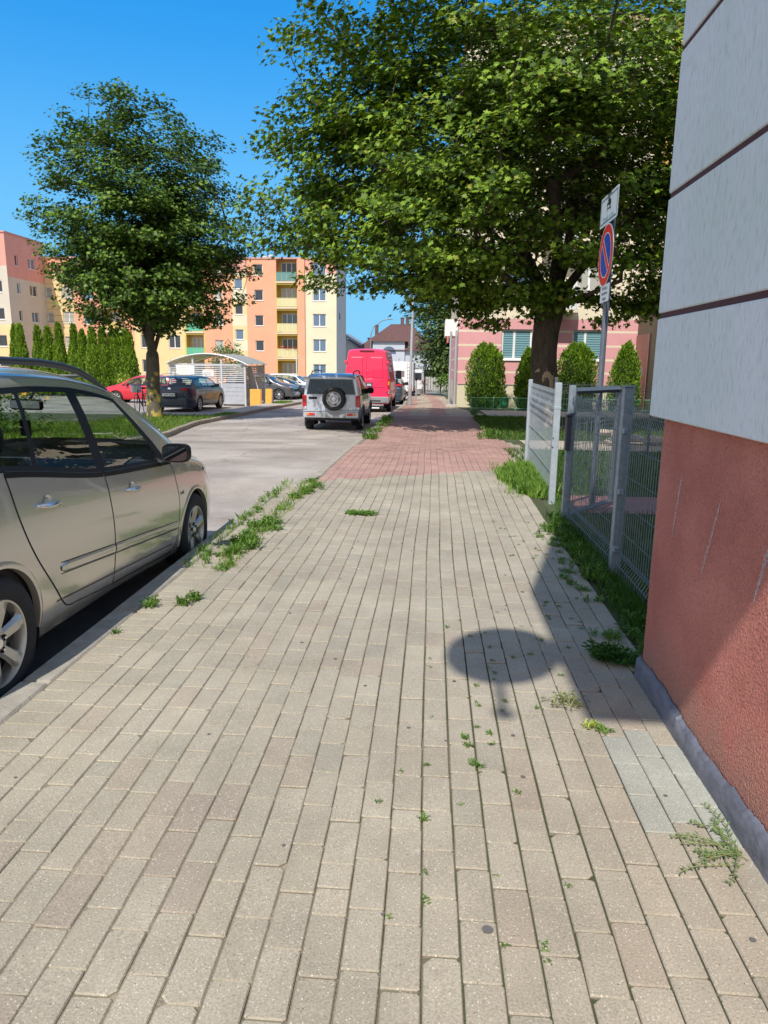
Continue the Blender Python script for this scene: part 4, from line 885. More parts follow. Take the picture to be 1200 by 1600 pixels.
# ================================================================ TREES, CONIFERS
BARK=mat('maple_bark',(.10,.075,.055),.95,var=.4,vscale=9,bump=1.6,bscale=18,mapping=(1,1,.35))
LEAF=mat('maple_leaf',(.06,.13,.02),.55,attr=True,trans=.14,spec=.28)
MAPLE=np.array([(0,0),(.26,-.16),(.22,.06),(.5,.2),(.25,.28),(.24,.5),(.1,.42),(0,.78),(-.1,.42),(-.24,.5),(-.25,.28),(-.5,.2),(-.22,.06),(-.26,-.16)])
def leaves(name,C,rad,per,size,parent,c0,c1,outc,droop=.35,shape=MAPLE,flat=.5,yellow=.0,mt=None,alt=None):
    n=len(C)*per; C=np.repeat(np.array(C),per,0); rad=np.repeat(np.array(rad),per)
    d=NR.normal(size=(n,3)); d/=np.linalg.norm(d,axis=1)[:,None]; d*=(NR.rand(n)**.5)[:,None]; d[:,2]*=flat
    P=C+d*rad[:,None]
    out=P-np.array(outc); out/=np.linalg.norm(out,axis=1)[:,None]+1e-6
    nm=NR.normal(size=(n,3))*.42+np.array([0,0,.8])+out*.55; nm/=np.linalg.norm(nm,axis=1)[:,None]
    t=NR.normal(size=(n,3))*.7+out*.9-np.array([0,0,droop]); t-=nm*(t*nm).sum(1)[:,None]; t/=np.linalg.norm(t,axis=1)[:,None]; b=np.cross(nm,t)
    s=size*(.55+.6*NR.rand(n)); k=len(shape)
    co=P[:,None,:]+(b[:,None,:]*shape[None,:,0:1]+t[:,None,:]*shape[None,:,1:2])*s[:,None,None]
    co-=nm[:,None,:]*((shape[:,0]**2)*.5)[None,:,None]*s[:,None,None]
    r=NR.rand(n)[:,None]; cols=np.array(c0)*(1-r)+np.array(c1)*r
    if yellow: y=NR.rand(n)<yellow; cols[y]=np.array([.24,.26,.04])
    return npmesh(name,co,k,mt or LEAF,parent,cols)
def skeleton(base,fork,targets,limbs,r_tip=.012,seed=1):
    """trunk, given limbs, then every leaf cluster tied to the nearest wood; returns tubes"""
    nodes=[Vector(p) for p in base]; par=[-1]+list(range(len(base)-1)); root_n=len(base)-1
    for L in limbs:
        p=root_n; a=nodes[root_n]
        for q in L: nodes.append(Vector(q)); par.append(p); p=len(nodes)-1
    P=np.array([list(n) for n in nodes]); order=sorted(range(len(targets)),key=lambda i:(Vector(targets[i])-nodes[root_n]).length)
    rg=random.Random(seed)
    for i in order:
        t=Vector(targets[i]); A=np.array([list(n) for n in nodes[root_n:]]); dd=np.linalg.norm(A-np.array(t),axis=1)
        rr=np.linalg.norm(A-np.array(nodes[root_n]),axis=1); j=int(np.argmin(dd+.25*np.maximum(0,rr-(t-nodes[root_n]).length)*3))+root_n
        a=nodes[j]; L=(t-a).length; k=max(1,int(L/.5)); p=j
        for q in range(1,k+1):
            f=q/k; v=a.lerp(t,f)+Vector((rg.gauss(0,.05),rg.gauss(0,.05),rg.gauss(0,.05)+.22*L*.3*math.sin(math.pi*f)))*(1 if q<k else 0); nodes.append(v); par.append(p); p=len(nodes)-1
    n=len(nodes); ch=[[] for _ in range(n)]
    for i in range(1,n): ch[par[i]].append(i)
    rad=[0]*n
    for i in range(n-1,-1,-1): rad[i]=r_tip if not ch[i] else (sum(rad[c]**2.35 for c in ch[i]))**(1/2.35)
    return nodes,par,ch,rad,root_n
def wood(nodes,par,ch,rad,root_n,scale,trunk_r,minr=.012,pw=1.0):
    mb=MB(); 
    def R_(i): return max(minr*.6,minr*(rad[i]/minr)**pw*scale)
    stack=[(root_n,c) for c in ch[root_n]]
    while stack:
        p,c=stack.pop(); pts=[nodes[p],nodes[c]]; rs=[min(R_(c)*1.25,trunk_r[-1]*.8) if p==root_n else min(R_(c)*1.15,R_(p)),min(R_(c),trunk_r[-1]*.72)]; cur=c
        while ch[cur]:
            nx=max(ch[cur],key=lambda q:rad[q])
            for q in ch[cur]:
                if q!=nx: stack.append((cur,q))
            pts.append(nodes[nx]); rs.append(min(R_(nx),trunk_r[-1]*.72)); cur=nx
        if max(rs)<minr: continue
        mb.tube(pts,rs,8 if rs[0]>.05 else 5,cap=False)
    return mb
def blob_points(blobs,n,shell=.55,sd=3):
    rg=np.random.RandomState(sd); vol=np.array([b[3]*b[4]*b[5] for b in blobs])**(.75); vol/=vol.sum(); out=[]
    while len(out)<n:
        b=blobs[rg.choice(len(blobs),p=vol)]; d=rg.normal(size=3); d/=np.linalg.norm(d); r=1-(rg.rand()**1.6)*shell
        out.append((b[0]+d[0]*b[3]*r,b[1]+d[1]*b[4]*r,b[2]+d[2]*b[5]*r))
    return out
def big_maple():
    bx,by=3.02,19.6; o=Vector((bx,by,zg(by)-.03)); root=thing('maple_tree','huge spreading maple with a thick peeling trunk beside the pavement','tree',o)
    L=lambda x,y,z:(x-o.x,y-o.y,z-o.z)
    trunk=[(0,0,-.1),(0,0,.12),(-.03,0,.5),(-.05,0,1.2),(-.10,0,2.0),(-.05,0,2.7),(.02,0,3.15)]; tr=[.66,.48,.385,.335,.325,.345,.36]
    limbs=[[(-.5,-.3,3.8),(-1.3,-.8,4.6),(-2.6,-1.4,5.4),(-4.4,-2.0,6.1)],[(-.5,.4,4.2),(-1.2,1.2,5.6),(-1.8,2,7.4),(-2.4,2.5,9.0)],[(.05,-.4,4.4),(-.3,-1.3,6),(-.5,-2,8),(-.7,-2.3,9.8)],[(.35,.2,4.3),(.6,.7,6),(.8,1,8.2),(.8,1.2,10.2)],[(.6,-.3,4.0),(1.5,-1.1,5.2),(2.6,-1.8,6.6),(3.6,-2.3,7.6)],[(.7,.5,4.0),(2,1.2,5.2),(3.6,2,6.2),(4.8,2.4,6.9)],[(-.45,-.7,3.2),(-1.6,-1.8,3.9),(-2.6,-2.6,4.1),(-3.4,-3.2,4.1)],[(.5,-.8,3.3),(1.2,-2.3,3.6),(2.0,-3.9,3.8)],[(-.6,.1,3.5),(-1.9,.2,3.9),(-3.1,.4,4.0)],[(-.2,.9,3.8),(-.5,2.5,4.6),(-.8,4.4,5.4)]]
    B=[L(2.0,19.5,8.2)+(5.4,5.6,4.2),L(-.7,18.6,7.8)+(3.0,3.4,3.2),L(-2.6,18.6,5.6)+(2.3,2.6,1.6),L(-.2,16.5,4.9)+(2.6,2.4,1.5),L(4.9,18.5,5.6)+(3.0,3.6,2.2),L(6.3,19.5,8)+(3.3,4,3.6),L(2.6,15.6,6.6)+(3.2,2.6,2.4),L(1.6,22.5,6.5)+(4.6,3.6,2.8),L(2.3,17.2,4.2)+(2.6,2.2,1.0),L(-.5,18.2,3.4)+(1.6,1.6,.7),L(-2.6,18.2,6.7)+(1.6,1.8,1.2),L(5.4,18.2,4.1)+(1.9,2.0,1.1),L(-2.4,17.6,4.2)+(1.9,1.9,1.0),L(-.6,17.0,3.7)+(1.9,1.7,.9),L(1.2,17.6,3.7)+(1.3,1.2,.8),L(4.3,17.6,3.7)+(1.5,1.3,.8)]
    T=blob_points(B,1250,.9,5)
    T=[t for t in T if t[2]+o.z>2.75+.25*math.sin(t[0]*2.1) and not (-1.6<t[0]<1.8 and t[1]<.6 and 3.2<t[2]<6.2 and rnd.random()<.8)]
    T+=[(.0+rnd.gauss(0,.75),-.75+rnd.gauss(0,.25),3.35+rnd.gauss(0,.22)) for _ in range(15)]+[(-1.5+rnd.gauss(0,.7),-.8+rnd.gauss(0,.4),3.15+rnd.gauss(0,.25)) for _ in range(16)]+[(2.4+rnd.gauss(0,.8),-.8+rnd.gauss(0,.5),3.2+rnd.gauss(0,.22)) for _ in range(16)]
    nodes,par,ch,rad,rn=skeleton([Vector(p) for p in trunk],None,T,limbs,.011,2)
    mb=wood(nodes,par,ch,rad,rn,1.0,tr,.011,1.42)
    cp=MB(); cp.lathe([(.375,3.05),(.37,3.25),(.32,3.42),(.2,3.52),(0,3.56)],20,Matrix.Translation((.03,0,0)))
    mb.add(cp.v,cp.f)
    # trunk with buttressed, knobbly surface
    vs=[];fs=[];K=28; zz=np.linspace(0,1,26)
    tx=pchip([p[2] for p in trunk],[p[0] for p in trunk]); tr_=pchip([p[2] for p in trunk],tr)
    for i,t in enumerate(zz):
        z=-.1+3.5*t; r=tr_(z)
        for k in range(K):
            a=2*math.pi*k/K; rr=r*(1+.10*math.sin(3*a+1.2)*max(0,1-z/1.2)+.05*math.sin(5*a+z*2)+.03*math.sin(9*a+3*z)+rnd.gauss(0,.012)); vs.append((tx(z)+rr*math.cos(a),rr*math.sin(a),z))
    for i in range(len(zz)-1):
        for k in range(K): fs.append((i*K+k,i*K+(k+1)%K,(i+1)*K+(k+1)%K,(i+1)*K+k))
    tm=MB(); tm.add(vs,fs)
    # bark material with pale peeled wood near the foot on the street side
    m=BARK.copy(); m.name='maple_trunk_bark'; t=m.node_tree; p=t.nodes['Principled BSDF']; N=t.nodes.new; Lk=t.links.new
    src=p.inputs['Base Color'].links[0].from_socket; tc=N('ShaderNodeTexCoord'); n=N('ShaderNodeTexNoise'); n.inputs['Scale'].default_value=4.6; n.inputs['Detail'].default_value=5; n.inputs['Distortion'].default_value=.8
    mp=N('ShaderNodeMapping'); mp.inputs['Scale'].default_value=(1,1,.55); Lk(tc.outputs['Object'],mp.inputs[0]); Lk(mp.outputs[0],n.inputs['Vector'])
    sx=N('ShaderNodeSeparateXYZ'); Lk(tc.outputs['Object'],sx.inputs[0])
    zr=N('ShaderNodeMapRange'); zr.inputs[1].default_value=1.45; zr.inputs[2].default_value=2.2; zr.inputs[3].default_value=.12; zr.inputs[4].default_value=-.3; Lk(sx.outputs['Z'],zr.inputs[0])
    yr=N('ShaderNodeMapRange'); yr.inputs[1].default_value=-.1; yr.inputs[2].default_value=-.32; yr.inputs[3].default_value=-.3; yr.inputs[4].default_value=0; Lk(sx.outputs['Y'],yr.inputs[0])
    ad=N('ShaderNodeMath'); Lk(n.outputs[0],ad.inputs[0]); Lk(zr.outputs[0],ad.inputs[1]); a2=N('ShaderNodeMath'); Lk(ad.outputs[0],a2.inputs[0]); Lk(yr.outputs[0],a2.inputs[1])
    gt=N('ShaderNodeMath'); gt.operation='GREATER_THAN'; gt.inputs[1].default_value=.60; Lk(a2.outputs[0],gt.inputs[0])
    mx=N('ShaderNodeMix'); mx.data_type='RGBA'; Lk(gt.outputs[0],mx.inputs['Factor']); Lk(src,mx.inputs['A']); mx.inputs['B'].default_value=(.50,.36,.23,1); Lk(mx.outputs['Result'],p.inputs['Base Color'])
    tm.build('trunk',m,root,True,80); mb.build('branches',BARK,root,True,80)
    NRs=[.6+.28*rnd.random() for _ in T]
    leaves('crown',T,NRs,112,.172,root,(.020,.054,.006),(.23,.36,.032),(0,0,5),flat=.36,yellow=.03)
big_maple()
def left_maple():
    o=Vector((-9.1,23.0,VZ(23.0))); root=thing('maple_tree','smaller round crowned maple with yellow lichen on its trunk across the road','tree',o)
    trunk=[(0,0,-.1),(0,0,.2),(.0,0,1.0),(.02,0,1.6),(.03,0,1.95)]; tr=[.31,.25,.215,.215,.20]
    limbs=[[(-.15,0,2.6),(-.35,0,3.4),(-.9,-.3,4.6),(-1.5,-.5,6.2)],[(.22,.1,2.6),(.45,.1,3.4),(.9,.2,4.6),(1.5,.4,6)],[(.02,-.2,3.0),(.0,-.7,4.6),(.1,-1,6.8)],[(0,.3,3),(.1,.8,4.6),(-.3,1,7.2)]]
    B=[(-.1,0,6.0,3.15,3.1,3.2),(-.1,0,7.4,2.75,2.7,2.35),(-.5,0,5.0,2.9,2.7,2.0),(.9,0,5.0,2.5,2.4,2.1),(0,0,4.0,2.5,2.3,1.4)]
    T=blob_points(B,640,.72,9); T=[t for t in T if t[2]>2.55]
    nodes,par,ch,rad,rn=skeleton([Vector(p) for p in trunk],None,T,limbs,.009,4)
    mb=wood(nodes,par,ch,rad,rn,1.0,tr,.008,1.3); cp=MB(); cp.lathe([(.205,1.9),(.19,2.05),(.12,2.2),(0,2.25)],14,Matrix.Translation((.03,0,0))); mb.add(cp.v,cp.f); mb.build('branches',mat('young_bark',(.085,.07,.05),.95,var=.35,vscale=8,bump=1,bscale=25),root,True,80)
    m=mat('lichen_bark',(.11,.095,.065),.95,var=.35,vscale=7,bump=1.2,bscale=25,mapping=(1,1,.4)).copy(); t=m.node_tree; p=t.nodes['Principled BSDF']; N=t.nodes.new; Lk=t.links.new
    src=p.inputs['Base Color'].links[0].from_socket; tc=N('ShaderNodeTexCoord'); n=N('ShaderNodeTexNoise'); n.inputs['Scale'].default_value=4; n.inputs['Detail'].default_value=4; Lk(tc.outputs['Object'],n.inputs['Vector'])
    sx=N('ShaderNodeSeparateXYZ'); Lk(tc.outputs['Object'],sx.inputs[0]); zr=N('ShaderNodeMapRange'); zr.inputs[1].default_value=.75; zr.inputs[2].default_value=1.7; zr.inputs[3].default_value=.03; zr.inputs[4].default_value=-.12; Lk(sx.outputs['Z'],zr.inputs[0])
    ad=N('ShaderNodeMath'); Lk(n.outputs[0],ad.inputs[0]); Lk(zr.outputs[0],ad.inputs[1]); gt=N('ShaderNodeMapRange'); gt.inputs[1].default_value=.53; gt.inputs[2].default_value=.6; Lk(ad.outputs[0],gt.inputs[0])
    mx=N('ShaderNodeMix'); mx.data_type='RGBA'; Lk(gt.outputs[0],mx.inputs['Factor']); Lk(src,mx.inputs['A']); mx.inputs['B'].default_value=(.42,.33,.07,1); Lk(mx.outputs['Result'],p.inputs['Base Color'])
    tb=MB(); tb.tube(trunk,tr,16,cap=False); tb.build('trunk',m,root,True,80)
    leaves('crown',T,[.5+.16*rnd.random() for _ in T],120,.145,root,(.018,.052,.009),(.155,.265,.034),(0,0,5),flat=.45,yellow=.01)
left_maple()
DIA=np.array([(0,0),(.32,.35),(0,1),(-.32,.35)])
def far_tree(name,label,o,blobs,n,per,size,c0,c1,rad=.9,group=None,trunk=2.5,cat='tree'):
    o=Vector(o); root=thing(name,label,cat,o,group=group); T=blob_points(blobs,n,.5,int(abs(o.x*7+o.y)))
    T=[t for t in T if t[2]>.15]
    nodes,par,ch,rad_,rn=skeleton([Vector((0,0,-.2)),Vector((0,0,trunk*.5)),Vector((0,0,trunk))],None,T[::3],[],.014,3)
    mb=wood(nodes,par,ch,rad_,rn,1,[.2,.2,.2],.02); mb.tube([(0,0,-.3),(0,0,trunk)],[.2,.16],8); mb.build('trunk',BARK,root)
    leaves('crown',T,[rad*(.8+.4*rnd.random()) for _ in T],per,size,root,c0,c1,(0,0,trunk+1),shape=DIA,flat=.7)
far_tree('lime_tree','tall pale leaved lime tree rising behind the lamp post','tree' and (1.3,52,zg(52)-.1),[(-.3,0,6.0,2.3,2.4,4.6),(1.2,.5,5.6,2.4,2.4,4.6),(.5,0,3.2,2.3,2.2,2.2),(-.9,-.2,8.2,1.9,2,3.0)],620,60,.27,(.035,.075,.015),(.15,.22,.07),1.0)
far_tree('garden_shrub','bright green bush at the far end of the pavement below the lime tree',(1.9,49.5,zg(49)-.05),[(-.7,0,.9,.9,.9,.9),(.3,0,1.4,1.2,1,1.5)],60,40,.16,(.05,.12,.02),(.16,.28,.05),.5,trunk=.8,cat='bush')
far_tree('young_tree','young tree whose top shows above the bin shelter roof',(-17.2,60,zg(60)-.2),[(0,0,2.6,1.3,1.2,1.5),(.4,0,3.3,.7,.7,.8)],70,40,.2,(.04,.11,.03),(.12,.26,.06),.6,trunk=1.4)
# two far low bushes at the long block
for (x,y,lb) in ((-27.6,79,'scruffy light bush at the foot of the yellow facade'),(-36.5,70,'purplish scruffy bush between the conifers and the red car')):
    far_tree('garden_shrub',lb,(x,y,-1.1),[(0,0,1.1,1.6,1.0,1.2)],50,30,.2,(.10,.12,.04),(.25,.25,.1) if x>-30 else (.25,.18,.2),.5,trunk=.6,cat='bush')
far_tree('garden_shrub','yellow green shrub at the right end of the conifer row',(-18.6,43,-.62),[(0,0,.5,.55,.4,.55),(-.3,0,.9,.3,.3,.4)],40,30,.14,(.16,.24,.03),(.40,.46,.07),.3,trunk=.4,cat='bush')
THUJ=mat('thuja_foliage',(.1,.2,.02),.6,attr=True,trans=.2,spec=.3)
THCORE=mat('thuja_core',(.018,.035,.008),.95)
FAN=np.array([(0,0),(.30,.25),(.22,.7),(0,1),(-.22,.7),(-.30,.25)])
def thuja_mesh(h,r,n,size,lumps=1,prof=None,seed=0):
    """columnar conifer crown of many small sprays on a tapering column; returns coords and colours"""
    rg=np.random.RandomState(seed); z=rg.rand(n)**.9*h; a=rg.uniform(0,2*np.pi,n)
    t=z/h; rr=r*np.clip(1.02-t**(prof or 3.4),.04,1)*np.clip(.72+t*2.2,0,1)*(1+.09*np.sin(3*a+z*2.3+seed)+.08*np.sin(7*a-z*5)+.06*np.sin(13*a+z*9)); rr*=1-.30*rg.rand(n)**2
    P=np.stack([rr*np.cos(a),rr*np.sin(a),z],1)
    out=np.stack([np.cos(a),np.sin(a),.15+0*a],1); up=np.array([0,0,1.])+out*.5+rg.normal(size=(n,3))*.28; up/=np.linalg.norm(up,axis=1)[:,None]
    nm=out*.7+rg.normal(size=(n,3))*.55; nm-=up*(nm*up).sum(1)[:,None]; nm/=np.linalg.norm(nm,axis=1)[:,None]; b=np.cross(up,nm)
    P[:,2]+=rg.rand(n)**6*.16*(t>.6); s=size*(.6+.7*rg.rand(n))*(1+.9*(t>.8)*rg.rand(n)); co=P[:,None,:]+(b[:,None,:]*FAN[None,:,0:1]+up[:,None,:]*FAN[None,:,1:2])*s[:,None,None]
    q=rg.rand(n)[:,None]; return co,q
def thuja(loc,h,r,n,size,label,group,peaks=((0,0,1),),c0=(.07,.15,.012),c1=(.24,.40,.03),seed=0,prof=None):
    root=thing('thuja',label,'conifer',loc,group=group); cs=[];qs=[]; core=MB()
    for i,(dx,dy,k) in enumerate(peaks):
        c,q=thuja_mesh(h*k,r*(1 if len(peaks)==1 else .86),n//len(peaks),size,prof=prof,seed=seed*7+i); c=c+np.array([dx,dy,.05]); cs.append(c); qs.append(q)
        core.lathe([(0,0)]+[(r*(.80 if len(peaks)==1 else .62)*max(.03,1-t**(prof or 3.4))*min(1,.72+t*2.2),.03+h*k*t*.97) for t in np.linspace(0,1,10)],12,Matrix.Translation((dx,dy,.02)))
    co=np.concatenate(cs); q=np.concatenate(qs)
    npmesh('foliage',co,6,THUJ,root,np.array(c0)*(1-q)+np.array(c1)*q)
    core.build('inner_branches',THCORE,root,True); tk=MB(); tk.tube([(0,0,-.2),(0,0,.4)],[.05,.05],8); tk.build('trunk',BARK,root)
    return root
G='columnar thujas in front of the pink building'
thuja((2.28,31.6,zg(31.6)-.05),2.62,.80,9500,.085,'widest thuja with two merged tips, left end of the row at the pink wall',G,((-.15,0,1),(.17,.05,.985)),seed=1,prof=5)
thuja((4.02,31.4,zg(31.4)-.05),2.40,.48,6000,.085,'slim thuja half hidden behind the thick maple trunk',G,seed=2,prof=3.4)
thuja((6.05,31.2,zg(31.2)-.05),2.65,.84,9500,.085,'broad thuja below the right window of the pink wall',G,((-.16,0,1),(.16,0,.99)),seed=3,prof=5.5)
thuja((8.1,31.2,zg(31.2)-.05),2.70,.62,7000,.085,'thuja beside the brown entrance porch',G,seed=4,prof=4)
G='row of slim conifers along the far parking lot'
lab=['conifer at the left edge of the photo, first of the slim row','second slim conifer from the left edge','third slim conifer from the left edge, broad and joined to its neighbour','fourth slim conifer of the row, in front of the pale wall','fifth slim conifer of the row, one of the tallest','sixth slim conifer, tallest tip before the yellow wall','seventh slim conifer of the row','eighth slim conifer, twin topped with its neighbour','ninth slim conifer of the row','tenth slim conifer, in front of the orange wall','eleventh slim conifer of the row','twelfth slim conifer of the row','thirteenth slim conifer, second from the right end','slim conifer at the right end of the row beside the red car']
xs=[4,16,39,58,76,98,114,127,140,153,164,174,184,193]; tops=[512,512,514,516,510,512,520,519,518,518,520,521,520,524]
first=None
for i,(px,ty) in enumerate(zip(xs,tops)):
    Yc=45.0; x=(px-677)/1136*Yc; hz=568-.013*(677-px); top=CH+(hz-ty)/25.3; z0=zg(Yc)-.22; h=top-z0
    if first is None:
        first=thuja((x,Yc,z0),3.9,.53,4200,.13,lab[0],G,c0=(.07,.15,.01),c1=(.24,.38,.03),seed=20,prof=1.9); first.scale=(1,1,h/3.9)
    else: dup(first,(x+rnd.gauss(0,.05),Yc+rnd.gauss(0,.3),z0),rnd.uniform(0,6.28),lab[i],(1.02+.08*rnd.random(),1.0,h/3.9))
# flower bed across the road, seen through the car windows
def flowerbed():
    pts=[(rnd.uniform(-11.6,-8.6),rnd.uniform(12.2,15.6)) for _ in range(240)]
    root=tag(leaves('flower_bed',[(x,y,VZ(y)+.05+.95*rnd.random()) for x,y in pts],[.22]*240,34,.09,None,(.06,.14,.025),(.17,.30,.07),(-10,14,-1),shape=DIA,flat=1),'bed of yellow orange coneflowers on the verge seen through the silver car windows','flower bed'); root['kind']='stuff'
    fl=MB()
    for _ in range(260):
        x,y=rnd.choice(pts); x+=rnd.gauss(0,.2); y+=rnd.gauss(0,.2); z=VZ(y)+.75+.5*rnd.random(); n=7; s=.045; a0=rnd.random()*6; tl=rnd.uniform(-.9,-.2)
        v=[Vector((math.cos(a0+k*math.pi/n)*(s if k%2 else s*.55),math.sin(a0+k*math.pi/n)*(s if k%2 else s*.55)*.6+0,math.sin(a0+k*math.pi/n)*(s if k%2 else s*.55)*.9)) for k in range(2*n)]
        fl.add([(x+q.x,y+q.y,z+q.z) for q in v],[tuple(range(2*n))])
    o=fl.build('flowers',mat('coneflower',(.72,.33,.02),.6),root)
flowerbed()
# ================================================================ VEHICLES
GL=glassmat('car_glass',(.74,.80,.78)); GLD=mat('privacy_glass',(.012,.016,.02),.04,0,spec=.9,coat=1)
RUB=mat('tyre_rubber',(.022,.022,.024),.8,bump=.3,bscale=120); RIMM=mat('alloy',(.52,.53,.55),.32,.85); TRIM=mat('black_trim',(.010,.010,.011),.6,spec=.3); DARKIN=mat('dark_interior',(.035,.036,.042),.8); UNDER=mat('wheel_well',(.010,.010,.011),.95)
CHR=mat('chrome',(.75,.76,.78),.12,1.0); TAIL=mat('tail_lens_red',(.55,.012,.02),.12,coat=1); AMB=mat('amber_lens',(.75,.25,.02),.15,coat=1); CLR=mat('clear_lens',(.65,.66,.68),.1,.3,coat=1); PLATE=mat('plate_white',(.72,.72,.68),.4); HEAD=mat('headlight_lens',(.45,.47,.5),.08,.6,coat=1)
def wheel(root,y,x,z,r=.315,w=.2,rr=.21,spokes=6,side=1,rimmat=None,style='alloy',detail=1,name='wheel'):
    """x = outer face; side +1 when the outer face looks to +x"""
    M=basis((x,y,z),(0,1,0),(0,0,1),(1,0,0)) if side>0 else basis((x,y,z),(0,-1,0),(0,0,1),(-1,0,0))
    n=48 if detail else 20; rm=rimmat or RIMM
    t=MB(); t.lathe([(rr-.004,-.012),(rr+.012,.0),(r-.035,.002),(r-.012,-.012),(r,-.035),(r,-w+.035),(r-.012,-w+.01),(rr,-w)],n,M)
    wo=t.build(name,RUB,root,True,50)
    rb=MB(); rb.lathe([(rr,-.014),(rr-.006,-.004),(rr-.014,-.006),(rr-.022,-.03),(rr-.03,-w+.03)],n,M)
    if style=='alloy':
        for k in range(spokes):
            a=2*math.pi*k/spokes+.26; S=6; vs=[]
            for i in range(S+1):
                t_=i/S; rad=.035+(rr-.05)*t_; hw=(.030+.012*t_*t_ if rr>.19 else .03)*(1+ .5*max(0,t_-.8)*3)*(6/max(spokes,5))**.6; zo=-.032+.024*math.sin(t_*1.5)
                for (q,dz) in ((-1,-.020),(-.62,0),(.62,0),(1,-.020)):
                    p=Vector((rad,q*hw,zo+dz)); vs.append(M@(Matrix.Rotation(a,4,'Z')@p))
            fs=[(i*4+j,(i+1)*4+j,(i+1)*4+j+1,i*4+j+1) for i in range(S) for j in range(3)]; rb.add(vs,fs)
        rb.lathe([(.0,-.018),(.03,-.018),(.034,-.022),(.075,-.030),(.08,-.05)],24,M)
    else:
        rb.lathe([(rr-.02,-.02),(rr*.80,-.035),(rr*.62,-.02),(rr*.45,-.015),(rr*.36,-.03),(rr*.30,-.012),(0,-.01)],n,M)
    ro=rb.build('rim',rm,wo,True,50)
    d=MB(); d.lathe([(rr-.02,-.075),(0,-.075)],24,M); d.build('brake_disc',UNDER,wo)
    if style!='alloy':
        for k in range(spokes):
            h=MB()
            a=2*math.pi*k/spokes; c=Vector((rr*.70*math.cos(a),rr*.70*math.sin(a),0)); e=rr*.13
            h.add([M@(Matrix.Rotation(a,4,'Z')@Vector((rr*.70+e*.6*math.cos(q*.5236),e*1.6*math.sin(q*.5236),-.017-.006))) for q in range(12)],[tuple(range(12))]); h.build('rim_hole',UNDER,ro)
    elif detail>1:
        nb=MB(); nn=MB()
        for k in range(5):
            a=2*math.pi*k/5+.3; MM=M@Matrix.Translation((.048*math.cos(a),.048*math.sin(a),0)); nb.lathe([(.0155,-.018),(.0155,-.0245),(0,-.0245)],12,MM); nn.lathe([(0,-.012),(.0075,-.012),(.0085,-.024)],6,MM)
        nb.build('nut_recess',UNDER,ro); nn.build('lug_nut',CHR,ro)
        cp=MB(); cp.lathe([(0,-.010),(.022,-.011),(.026,-.018)],20,M); cp.build('hub_cap',CHR,ro,True)
    return wo
